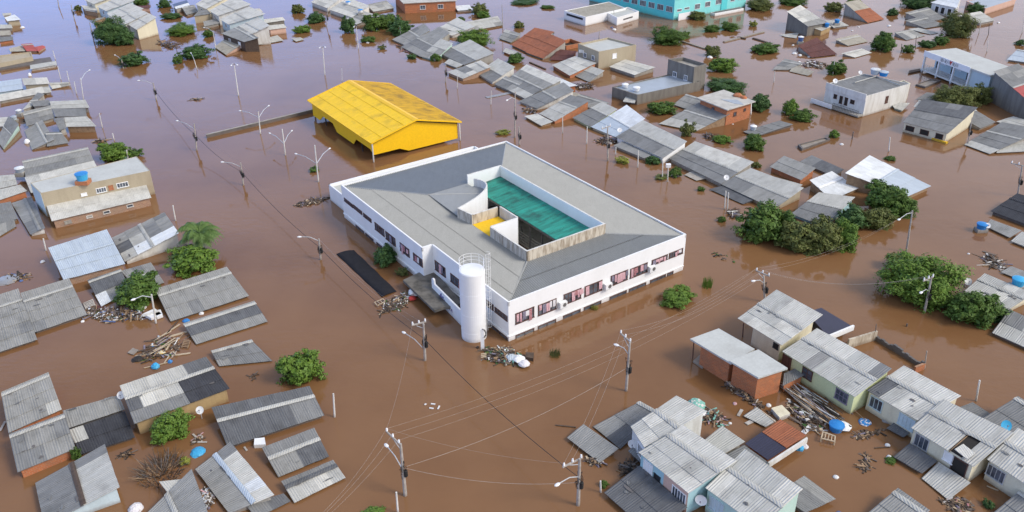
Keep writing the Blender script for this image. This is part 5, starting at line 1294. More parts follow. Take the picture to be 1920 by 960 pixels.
H('last dark roof of the right chain with an aqua gable, above the big green trees', (1483,401), (1545,425), (1514,377), (1580,392), he=.4, hr=1.6, k=.7, pal='grey1', fpal='mid', near=False, wall='aqua_paint')
H('pale back roof behind the end of the right chain', (1420,345), (1475,368), (1443,333), (1500,350), he=.5, hr=1.0, k=.2, pal='mid', near=False)
dish('white dish on the pale blue metal roof', 1162, 244, 1.9, .45); dish('white dish on the grey roof with a curved gable', 1362, 333, 1.9, .45)
H('grey shed roof with brick side left of the white gabled house', (1443,313), (1502,338), (1470,292), (1530,315), he=.7, hr=1.2, k=0, pal='mid1', near=False, wall='brick_wall')
H('nearly black flat roof behind the grey shed with brick side', (1500,303), (1562,331), (1522,291), (1583,318), he=.3, hr=.6, k=0, pal='dark', near=False)
H('bright white gabled roof with a brown gable in the right middle', (1560,375), (1610,353), (1535,353), (1580,334), he=.5, hr=1.5, k=.7, pal='white', near=False, wall='wood', cap='white_metal')
H('large pale blue metal gabled roof in the right middle', (1703,368), (1746,349), (1640,345), (1684,318), he=.6, hr=1.9, k=.9, pal='blue', fpal='white', mp=.26, near=False, wall='wood', cap='sheet_blue')  # far slope whitened: brightness difference between the slopes is put into the sheet colour

# ================================================================ top right corner
H('grey rendered house with a light gabled roof and blue tanks, upper right', (1515,50), (1551,43), (1494,35), (1524,25), he=2.1, hr=3.0, k=.9, pal='light', near=False, wall='grey_render', mp=.3)
H('low annex with an ochre end wall of the grey rendered house', (1541,58), (1559,50), (1517,50), (1546,44), he=1.1, hr=1.6, k=0, pal='cream', near=False, wall='ochre_paint')
tank('left blue tank by the grey rendered house', 1550, 50, .5, .7, 1.4, 'blue_plastic'); tank('right blue tank by the grey rendered house', 1569, 43, .55, .7, .9, 'blue_plastic', stand=.9)
H('small sunken patched roof in front of the grey rendered house', (1472,69), (1493,72), (1462,65), (1498,61), he=.1, hr=.4, k=0, pal='patch', near=False)
H('low roof behind the blue tanks of the grey rendered house', (1563,52), (1592,48), (1545,38), (1572,38), he=.3, hr=.8, k=0, pal='light', near=False)
tank('dark blue tank with a white bag on a stand before the grey rendered house', 1501, 77, .55, .9, .6, 'blue_cloth', 'white_metal', stand=.6)
H('single red tiled gabled roof at the upper right', (1627,43), (1658,36), (1603,22), (1632,16), he=.1, hr=1.6, k=.85, pal='clay', fpal='tan', near=False, wall='concrete', cap='clay_tile', mp=.35)
H('rust brown tiled double roof below the grey rendered house', (1522,108), (1570,102), (1503,92), (1542,79), he=.15, hr=1.4, k=.4, pal='wine', near=False, cap='clay_dark')
H('cream half sunken gabled roof right of the rust brown roof', (1590,86), (1628,78), (1572,77), (1613,68), he=.1, hr=1.0, k=.4, pal='tan', near=False)
H('small grey half sunken gabled roof under the cream one', (1603,108), (1635,99), (1583,102), (1620,93), he=.1, hr=.8, k=.3, pal='light', near=False)
H('sunken roof with a tan broken edge above the white balcony house', (1448,131), (1478,131), (1466,115), (1500,121), he=.15, hr=.9, k=.3, pal='mid', near=False)
H('yellow edged collapsed roof right of the sunken tan edged roof', (1480,134), (1515,142), (1488,122), (1527,134), he=.1, hr=.6, k=0, pal='tan', near=False)
H('pale hipped roof villa with a white veranda at the top right', (1745,5), (1794,15), (1778,-8), (1800,-1), he=2.3, hr=3.4, k=.8, pal='white', near=False, wall='white_old', wins=[('n',.25,1.1,.9,1.4,'white_paint','dark_inside',0), ('n',.5,1.1,.9,1.4,'white_paint','dark_inside',0), ('n',.78,1.1,.9,1.4,'white_paint','dark_inside',0), ('r',.5,1.2,.9,1.2)])
flat('long low pinkish warehouse wall and roof at the top right edge', [(1848,16), (1905,-2), (1890,-14), (1812,2)], 1.4, wall='pink_paint', roof='slab_blue', par=.1)
H('wide dark double roof left of the big pale green tree', (1738,42), (1773,34), (1703,27), (1745,17), he=.3, hr=1.2, k=.2, pal='grey1', near=False)
H('lower dark roof left of the big pale green tree', (1735,53), (1772,47), (1705,42), (1740,34), he=.15, hr=.8, k=.3, pal='grey1', near=False)
H('pale roof on posts right of the big pale green tree', (1838,44), (1866,38), (1809,33), (1846,26), he=.5, hr=1.2, k=.4, pal='light', near=False)
H('sunken grey roof tip between the trees at the upper right', (1700,76), (1735,67), (1680,63), (1712,57), he=.05, hr=.6, k=.2, pal='mid', near=False)
H('thin sunken roof strip left of the big pale green tree', (1745,65), (1760,62), (1703,54), (1722,52), he=.05, hr=.3, k=0, pal='mid', near=False)
H('blue-grey roof at the right edge beyond the white veranda building', (1888,112), (1930,118), (1906,94), (1950,102), he=.3, hr=1.0, k=.1, pal='blue', near=False)
def veranda():
    h = 3.7
    c1, c2, c3, c4 = P(1735,96,h), P(1820,119,h), P(1946,122,h), P(1772,83,h)
    root = thing('veranda_building', 'white building with a pillared veranda and a red logo on its sign board', 'building', P(1800,120), 'flooded houses')
    f = P(1735, 132); ax_ = (P(1856,141,h)-P(1735,96,h)); ax_.z = 0; Lf = ax_.length; ax_.normalize(); pr_ = Vector((-ax_.y, ax_.x, 0)); a = P(1735,96,h); a.z = 0
    Pt = lambda x, y, z=0: a + ax_*x + pr_*y + Vector((0, 0, z))
    depth = (P(1772,83,h)-P(1735,96,h)).dot(pr_)
    vx = (P(1820,128,h)-P(1735,96,h)).dot(ax_)
    print('veranda', Lf, depth, vx)
    mb = MB(); mb.prism([XY(Pt(.3,2.4)), XY(Pt(vx,2.4)), XY(Pt(vx,depth)), XY(Pt(.3,depth))], -.4, h-.3, 'paleblue_paint'); mb.prism([XY(Pt(vx+.01,.3)), XY(Pt(Lf,.3)), XY(Pt(Lf,depth)), XY(Pt(vx+.01,depth))], -.4, h-.301, 'paleblue_paint'); put(mb, 'wall', root)
    mb = MB(); mb.prism([XY(Pt(0,0)), XY(Pt(Lf+.1,0)), XY(Pt(Lf+.1,depth+.1)), XY(Pt(0,depth+.1))], h-.3, h, 'slab_white'); put(mb, 'roof_slab', root)
    mb = MB(); mb.prism([XY(Pt(-.05,-.12)), XY(Pt(vx,-.12)), XY(Pt(vx,.0)), XY(Pt(-.05,.0))], h-.85, h+.12, 'white_paint'); put(mb, 'sign_board', root)
    mb = MB(); mb.prism([XY(Pt(-.1,-.1)), XY(Pt(vx+.4,-.1)), XY(Pt(vx+.4,2.4)), XY(Pt(-.1,2.4))], .35, .6, 'white_old'); put(mb, 'veranda_floor', root)
    for i in range(4):
        x = .15 + (vx-.3)*i/3; mb = MB(); mb.prism([XY(Pt(x-.14,.0)), XY(Pt(x+.14,.0)), XY(Pt(x+.14,.28)), XY(Pt(x-.14,.28))], -.4, h-.31, 'white_paint'); put(mb, 'pillar', root)
    for i in range(3):
        x = (vx)*(i+.5)/3; window(root, Pt(0,2.4), Pt(vx,2.4), Pt(vx/2, depth/2+3), x-.1, x+1.1, 1.7, 2.7, 'white_paint', 'white_paint', 0)
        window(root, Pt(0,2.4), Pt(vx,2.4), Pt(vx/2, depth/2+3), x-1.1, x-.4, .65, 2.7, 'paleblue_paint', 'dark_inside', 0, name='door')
    mb = MB()
    for z in (.9, 1.2, 1.5): mb.bar(Pt(.2,.05,z), Pt(vx-.2,.05,z), .04, .04, 'galvanised')
    for i in range(22): x = .2+(vx-.4)*i/21; mb.bar(Pt(x,.05,.6), Pt(x,.05,1.5), .03, .03, 'galvanised')
    put(mb, 'railing', root)
    # lettering too small to read in the photograph: dark strokes of the same rhythm, and the red V-shaped emblem
    mb = MB(); rng = random.Random(2); x = vx*.40
    def stroke(x0, z0, x1, z1): mb.bar(Pt(x0,-.14,z0), Pt(x1,-.14,z1), .03, .05, 'concrete_dark')
    x = vx*.38
    for k in range(13):
        if 7 <= k <= 8: x += .3; continue
        z0, z1 = h-.62, h-.12; w_ = .2
        stroke(x, z0, x, z1); 
        if k % 2: stroke(x, z1, x+w_, z1); stroke(x, (z0+z1)/2, x+w_*.8, (z0+z1)/2)
        if k % 3 == 0: stroke(x+w_, z0, x+w_, z1)
        if k % 3 == 1: stroke(x, z0, x+w_, z0)
        x += .32
    put(mb, 'lettering', root)
    mb = MB(); x = vx*.38+7.4*.32; mb.face([Pt(x-.35,-.15,h+.1), Pt(x,-.15,h-.75), Pt(x+.35,-.15,h+.1), Pt(x,-.15,h-.1)], 'red_plastic'); put(mb, 'emblem', root)
    window(root, Pt(Lf,.3), Pt(Lf,depth), Pt(vx/2, depth/2), 6.2, 7.4, 1.2, 2.6, 'white_paint', 'white_paint', 0)
veranda()
def balcony_house():
    h = 3.3
    root, q, cen = flat('white flat-fronted house with a balcony, dark doors and blue tanks on its roof', [(1625,180), (1706,157), (1620,138), (1550,157)], h, wall='white_old', roof='fibre_grey', par=.1, pw=.1,
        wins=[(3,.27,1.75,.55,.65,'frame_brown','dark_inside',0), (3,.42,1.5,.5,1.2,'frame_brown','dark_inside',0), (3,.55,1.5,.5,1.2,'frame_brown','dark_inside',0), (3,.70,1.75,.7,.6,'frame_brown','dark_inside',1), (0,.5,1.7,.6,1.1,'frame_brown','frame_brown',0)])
    a, b = q[3], q[0]; d = (b-a); d.z = 0; L = d.length; d.normalize(); n = Vector((d.y, -d.x, 0)); n = n if (a-cen).dot(n) > 0 else -n
    a0 = Vector((a.x, a.y, 0)); Pt = lambda x, y, z=0: a0 + d*x + n*y + Vector((0, 0, z))
    mb = MB(); mb.prism([XY(Pt(0,.01)), XY(Pt(L,.01)), XY(Pt(L,.14)), XY(Pt(0,.14))], h-.75, h+.25, 'white_old'); put(mb, 'front_parapet', root)
    mb = MB(); mb.prism([XY(Pt(-1.2,.01)), XY(Pt(L+.1,.01)), XY(Pt(L+.1,1.3)), XY(Pt(-1.2,1.3))], .12, .36, 'concrete'); put(mb, 'balcony_floor', root)
    mb = MB(); mb.prism([XY(Pt(-1.4,1.31)), XY(Pt(L*.36,1.31)), XY(Pt(L*.36,1.44)), XY(Pt(-1.4,1.44))], .1, .8, 'white_paint'); put(mb, 'balcony_parapet', root)
    mb = MB()
    for z in (.75, 1.1): mb.bar(Pt(L*.36,1.25,z), Pt(L,1.25,z), .05, .05, 'concrete_dark')
    for i in range(18): x = L*.36+L*.64*i/17; mb.bar(Pt(x,1.25,.36), Pt(x,1.25,1.1), .035, .035, 'concrete_dark')
    put(mb, 'balcony_railing', root)
    mb = MB(); p0, p1, p2, p3 = P(1602,150,h+.2), P(1645,142,h+.5), P(1690,160,h+.1), P(1640,172,h)
    mb.tube([P(1602,155,h+.1), P(1643,143,h+.15), P(1688,160,h+.12)], .1, 'fibre_light', 5); put(mb, 'roof_ridge', root)
    b2 = flat('narrow beige back block attached to the balcony house', [(1688,164), (1707,156), (1694,150), (1672,158)], 2.9, wall='cream_paint', roof='fibre_mid', par=.1)
balcony_house()
tank('light blue tank on a stand, left of two on the balcony house roof', 1640, 139, .75, .9, 3.6, 'sheet_blue', 'sheet_white'); tank('blue and dark tank lying right of two on the balcony house roof', 1656, 142, .75, .7, 3.5, 'blue_plastic', 'sheet_blue')
dish('white dish at the left front corner of the balcony house roof', 1566, 152, 3.8, .5); dish('small white dish on the back of the balcony house roof', 1613, 136, 3.9, .4)
H('pale green lean-to roof before the balcony house right wall', (1677,203), (1692,208), (1668,191), (1706,193), he=.3, hr=.6, k=0, pal='cream', near=False, wall='mint_paint')
H('dark roofed cream house with a yellow base stripe', (1693,229), (1777,251), (1714,205), (1809,223), he=1.5, hr=2.6, k=.8, pal='dark', near=False, wall='cream_paint', cap='fibre_dark', wins=[('n',.15,.75,1.2,.7,'frame_brown','dark_inside',0), ('n',.5,.75,1.2,.7,'frame_brown','dark_inside',0), ('n',.85,.75,1.0,.7,'frame_brown','dark_inside',0)])
boxq('yellow board along the foot of the dark roofed cream house', 'yellow_board', 'board', [(1694,240), (1774,267), (1778,266), (1698,239)], -.3, .28, 'yellow_paint')
H('small raised cream skylight roof on top of the dark roofed house', (1713,200), (1736,206), (1722,189), (1749,195), he=2.4, hr=2.7, k=.1, pal='pale', near=False, wall='beige_paint', zb=1.7)
H('dark grey roof right of the dark roofed cream house', (1838,241), (1867,229), (1790,213), (1830,207), he=.4, hr=1.5, k=.3, pal='grey1', near=False)
H('light mono pitch roof at the right edge by the brown gabled building', (1868,228), (1908,240), (1900,218), (1945,230), he=.3, hr=.6, k=0, pal='light1', near=False)
H('brown rendered building with a red roof at the right edge', (1940,200), (1985,185), (1899,165), (1945,150), he=2.8, hr=3.8, k=.95, pal='red', fpal='grey1', near=False, wall='grey_render')
H('big ragged patchwork roof of dark and light sheets at the right edge', (1808,271), (1856,289), (1850,246), (1915,262), he=.15, hr=1.4, k=.7, pal='grey', near=False, spans=[(.1,.9,0,.3,'fibre_light')])
H('grey sheet roof at the right edge below the ragged patchwork roof', (1868,287), (1925,284), (1878,260), (1930,255), he=.15, hr=.9, k=0, pal='mid', near=False)
H('black gabled roof at the right edge', (1857,396), (1935,425), (1893,372), (1975,398), he=.4, hr=1.6, k=.4, pal='black', near=False, wall='concrete_dark', cap='fibre_black')
H('long grey strip roof beside the blue tank at the right edge', (1848,424), (1893,446), (1857,411), (1915,432), he=.2, hr=.6, k=0, pal='mid1', near=True)
H('second grey strip roof following the first at the right edge', (1895,452), (1940,470), (1916,434), (1955,450), he=.2, hr=.6, k=0, pal='light', near=True)
tank('blue tank with a pale dish at the end of the long grey strip roof', 1840, 428, .6, .6, .4, 'blue_plastic', 'blue_plastic', stand=.4)
dish('pale dish beside the blue tank at the right edge', 1852, 423, .9, .4)
H('bright ribbed roof behind the dark shrub at the right edge', (1806,547), (1889,583), (1833,524), (1921,561), he=.5, hr=1.3, k=.5, pal='light', near=True, wall='cream_paint')
H('patched ribbed roof in the right corner below the bright ribbed roof', (1860,624), (1940,660), (1893,580), (1975,616), he=.3, hr=1.2, k=0, pal='light', near=True, wall='concrete_dark', spans=[(0,.5,.7,1,'fibre_grey'), (.5,.8,.4,.7,'fibre_dark')])
H('small pale roof beside the bright blue tank at the right edge', (1876,510), (1925,530), (1896,499), (1945,517), he=.15, hr=.5, k=0, pal='mid1', near=True)
tank('bright blue tank on a pale plinth at the right edge', 1908, 534, .65, .75, 1.1, 'cyan_plastic', 'cyan_plastic', stand=.8)
dish('tilted grey dish left of the bright ribbed roof', 1815, 528, .4, .5)
flat('sunken dark frame roof above the green pointed bush', [(1496,271), (1549,257), (1557,260), (1504,279)], .35, wall='concrete_dark', roof='concrete', par=.2, pw=.25)
flat('sunken framed roof between the balcony house and the veranda building', [(1717,158), (1735,163), (1765,150), (1745,148)], .3, wall='concrete_dark', roof='concrete', par=.15, pw=.3)
H('dark ragged roof at the left of the reed bank', (1718,186), (1760,192), (1738,173), (1765,176), he=.15, hr=.8, k=0, pal='grey', near=False)
boxq('brown plank roof edge afloat left of the veranda building', 'floating_beam', 'beam', [(1703,137), (1731,131), (1733,127), (1705,132)], -.1, .25, 'dark_wood')
for i, (lb, a, b) in enumerate((('long thin grey wall top awash right of the turquoise building', (1357,79), (1432,60)), ('short brown wall top awash beside the long grey one', (1383,70), (1398,73)), ('broken wall top awash above the leafy shrub', (1412,72), (1438,80)), ('pale wall top running from the large tree toward the dish', (1279,78), (1330,94)))):
    plank(lb, a, b, .5, 'concrete' if i in (0, 3) else 'dark_wood', .3, name='wall_top', cat='wall', group='wall tops awash')

# ================================================================ front right quarter
def slabhouse(lbl, quad, h, **k): return flat(lbl, quad, h, roof='slab_white', ov=.28, th=.16, wall='brick_wall', **k)
r1_, q1, c1 = slabhouse('long orange block house with a pale slab roof and open end porch', [(1371,681), (1415,654), (1347.6,615.6), (1294,635)], 2.35, lend=.2)
# open porch end: brown posts and slab
r2_, q2, c2 = slabhouse('taller orange block house with a pale slab roof, right of the long one', [(1422,708), (1477,690), (1422,655), (1367,676)], 2.6)
for i, (bx, tx) in enumerate((((1299,673), (1301,640)), ((1393,632), (1394,606)))): post(['brown steel post under the porch corner of the long block house', 'brown steel post under the porch of the beige gabled house'][i], bx, tx, .06, 'frame_brown')
boxq('pale porch floor slab at the end of the long block house', 'porch_floor', 'slab', [(1299,677), (1317,690), (1330,678), (1312,665)], -.2, .12, 'concrete')
H('small dark slab lean-to between the block house and the lime green house', (1467,724), (1508,704), (1470,700), (1495,689), he=.9, hr=.95, k=0, pal='grey1', wall='brick_wall')
H('beige two-level house with a wide pale gabled roof', (1383,597), (1466,648), (1421,569), (1506,618), he=2.3, hr=3.1, k=.95, pal='cream', fpal='pale', wall='cream_paint', ov=.5, lend=.2, wins=[('n',.86,1.5,.5,.5,'black_paint','dark_inside',0)])
post('brown steel post at the right eave of the beige gabled house', (1545,627), (1547,612), .06, 'frame_brown')
flat('dark canopy slab with a white edge beam behind the beige gabled house', [(1551,629), (1597,611), (1540,577), (1512,585)], 1.1, wall='dark_inside', roof='solar_dark', ov=.4, th=.14)
plank('white edge beam of the dark canopy slab', (1552,634), (1600,614), .2, 'white_paint', .5, name='edge_beam', cat='beam', group=None or 'white beams', z=.9)
H('lime green house with a long ribbed silver roof', (1466,659), (1603,745), (1504,634), (1643,714), he=1.95, hr=2.7, k=.75, pal='light', fpal='pale', wall='lime_paint', ov=.18, wins=[('n',.05,1.1,.9,1.2,'frame_brown','frame_brown',2,0,'door'), ('n',.36,1.2,1.0,.95,'frame_brown','glass',1,1), ('n',.85,1.15,1.15,1.0,'grey_cloth','glass',2,1)], fspans=[(0,.18,.3,.8,'fibre_grey')])
H('cream house with shuttered windows and a two-tone roof, right of the lime green house', (1625,732), (1720,789), (1664,706), (1766,763), he=1.9, hr=2.6, k=.8, pal='light', fpal='pale', wall='cream_paint', ov=.15, spans=[(0,.18,0,.8,'fibre_dark')], wins=[('n',.19,1.1,1.1,1.05,'paleblue_paint','glass',2), ('n',.83,1.1,1.3,1.05,'paleblue_paint','paleblue_paint',3)])
H('cream house with a hole in its ribbed roof', (1708,802), (1826,876), (1742,772), (1868,840), he=1.85, hr=2.6, k=.8, pal='light', fpal='light', wall='cream_paint', ov=.18, holes=[(.58,.80,.5,1.0)], wins=[('n',.17,1.05,1.1,1.1,'galvanised','glass',2), ('n',.82,.95,1.1,1.3,'frame_brown','dark_inside',0), ('n',.63,1.2,.7,.8,'white_paint','white_metal',0)])
boxq('white sheet slipped down beside the roof hole', 'loose_sheet', 'roof sheet', [(1790,842), (1814,861), (1829,850), (1806,832)], 2.28, 2.32, 'fibre_cream')
H('cream house with a ribbed roof at the right edge, last of the cream row', (1850,861), (1960,932), (1883,828), (1990,893), he=1.9, hr=2.6, k=.8, pal='light', fpal='pale', wall='cream_paint', ov=.18, wins=[('n',.17,1.1,1.3,1.0,'galvanised','glass',3)])
H('large dark ribbed roof with a blue dish at the right edge', (1837,788), (1893,822), (1902,747), (1958,781), he=.9, hr=1.6, k=.1, pal='grey1', wall='concrete_dark')
H('low grey roof between the cream row and the dark ribbed roof', (1838,788), (1796,765), (1856,775), (1824,754), he=.3, hr=.6, k=0, pal='grey1', wall='concrete_dark')
dish('bright blue dish on the dark ribbed roof at the right edge', 1886, 798, 1.6, .55, mat='cyan_plastic', foot=.3)
H('dark sagging canopy in front of the cream house with the roof hole', (1675,857), (1729,888), (1706,831), (1758,864), he=.25, hr=.8, k=0, pal='dark', wall='concrete_dark')
H('white ribbed awning sheet sloping into the water before the holed roof', (1728,897), (1778,938), (1760,866), (1820,905), he=.1, hr=.8, k=0, pal='light', wall='concrete_dark')
H('small broken dark canopy under the shuttered cream house', (1662,803), (1694,820), (1679,790), (1712,808), he=.2, hr=.6, k=0, pal='dark', wall='concrete_dark')
H('ribbed roof corner rising from the bottom edge, left of the awning', (1625,964), (1690,1012), (1674,923), (1735,966), he=.4, hr=1.2, k=.2, pal='mid1', wall='concrete_dark')
H('ribbed roof corner in the bottom right corner', (1862,962), (1920,1006), (1909,923), (1965,962), he=.4, hr=1.2, k=.2, pal='grey1', wall='concrete_dark')
H('clay tile roof with a navy solar panel strip', (1397,832), (1440,863), (1463,786), (1512,816), he=.6, hr=1.1, k=0, pal='clay', wall='brick_wall', spans=[(0,1,0,.45,'solar_dark')])
boxq('pale wooden frame edge along the clay tile roof', 'roof_edging', 'board', [(1440,866), (1513,819), (1515,822), (1443,869)], .55, 1.0, 'white_old')
bh, bn, bc = H('white ribbed roof over the light blue and pink house', (1197,848), (1291,926), (1251,815), (1350,886), he=2.2, hr=3.0, k=.55, pal='light', fpal='cream', wall='aqua_paint', ov=.15, wins=[('n',.17,1.2,.9,1.4,'white_paint','white_paint',3), ('n',.37,1.1,.6,.55,'black_paint','rubber',0), ('n',.83,1.1,1.3,1.2,'white_paint','glass',4)])
_a, _b = Vector((bn[0].x, bn[0].y, 0)), Vector((bn[1].x, bn[1].y, 0)); _d = (_b-_a); _n = Vector((_d.y, -_d.x, 0)).normalized(); _n = _n if (_a-Vector((bc.x, bc.y, 0))).dot(_n) > 0 else -_n
mb = MB(); mb.prism([XY(_a+_d*.5), XY(_a+_d), XY(_a+_d+_n*.012), XY(_a+_d*.5+_n*.012)], -.3, 2.08, 'pink_paint'); put(mb, 'pink_wall', bh, label='peach pink half of the front wall')
H('white ribbed roof over the mint house at the bottom', (1322,915), (1425,990), (1362,876), (1468,951), he=2.2, hr=3.0, k=.9, pal='light', fpal='light', wall='mint_paint', ov=.15, wins=[('n',.2,1.2,1.2,1.1,'paleblue_paint','paleblue_paint',3)])
H('short white ribbed roof over a cream walled house, behind the blue and pink house', (1182,800), (1208,839), (1228,769), (1271,803), he=2.2, hr=2.9, k=.9, pal='light', fpal='pale', wall='white_old', ov=.15, wins=[('n',.75,1.1,1.0,1.1,'white_paint','glass',4)])
H('big charcoal ribbed shed roof at the bottom before the blue and pink house', (1133,924), (1219,1000), (1199,873), (1289,951), he=.35, hr=.95, k=0, pal='grey1', wall='concrete_dark', spans=[(0,1,0,1,'fibre_dark')])
H('wide slate grey roof with a rounded edge left of the short white roof', (1112,800), (1163,842), (1196,755), (1232,775), he=.1, hr=.9, k=.05, pal='grey1', wall='concrete_dark', spans=[(0,.4,.0,.5,'fibre_mid'), (.5,.8,0,.3,'fibre_dark')])
H('tan ribbed roof with an arched dark end leading the slate grey roof', (1063,821), (1124,868), (1094,795), (1160,841), he=.25, hr=.8, k=0, pal='mid1', wall='concrete_dark')
H('narrow grey awning between the short white roof and the charcoal shed', (1178,846), (1200,866), (1190,834), (1212,850), he=.5, hr=.8, k=0, pal='grey1', wall='concrete_dark')
H('pale two-part ribbed roof left of the solar panel strip', (1320,826), (1358,851), (1354,798), (1397,828), he=.7, hr=1.0, k=0, pal='cream', wall='concrete', spans=[(0,1,0,.5,'fibre_light')])
H('dark litter-strewn roof between the mint house and the solar panel strip', (1362,852), (1408,884), (1395,834), (1442,868), he=.5, hr=.8, k=0, pal='grey1', wall='concrete')
H('grey side roof sloping to the water right of the mint house', (1510,962), (1567,936), (1455,925), (1508,892), he=.35, hr=1.2, k=0, pal='grey1', wall='concrete_dark')
H('small light ribbed roof beside the white foam mattress', (1394,780), (1436,801), (1419,763), (1455,789), he=.15, hr=.4, k=0, pal='light', wall='concrete_dark')
dish('grey dish on the side of the blue and pink house', 1315, 937, 1.3, .55, face=(-.5, -1, .2)); dish('grey dish left of the short white roofed house', 1187, 832, .9, .5, face=(-.4, -1, .2))
# ruined yard wall right of the lime house
yw = thing('yard_wall', 'stained yard wall with a black broken top and brick end, right of the lime green house', 'wall', P(1690, 665))
m_ = MB(); a, b, c, d = P(1588,653), P(1641,637), P(1731,692), P(1713,699)
m_.bar(a + Vector((0, 0, .35)), b + Vector((0, 0, .35)), .18, 1.3, 'stained_white'); put(m_, 'panel', yw)
m_ = MB(); rng = random.Random(4)
for i in range(16):
    p, q_ = b.lerp(c, i/16), b.lerp(c, (i+.97)/16); hh_ = .8 + rng.uniform(-.25, .15); m_.bar(p + Vector((0, 0, hh_/2-.2)), q_ + Vector((0, 0, hh_/2-.2)), .22, hh_, 'concrete_dark')
put(m_, 'broken_panel', yw, label='black ragged rear section')
m_ = MB(); m_.bar(c + Vector((0, 0, .2)), d + Vector((0, 0, .2)), .2, .9, 'brick_wall'); put(m_, 'brick_end', yw)
post('bare wooden post at the corner of the ruined yard wall', (1641,638), (1643,608), .04, 'concrete_dark'); post('bare wooden post at the brick end of the ruined yard wall', (1734,692), (1738,658), .06, 'concrete_pole')

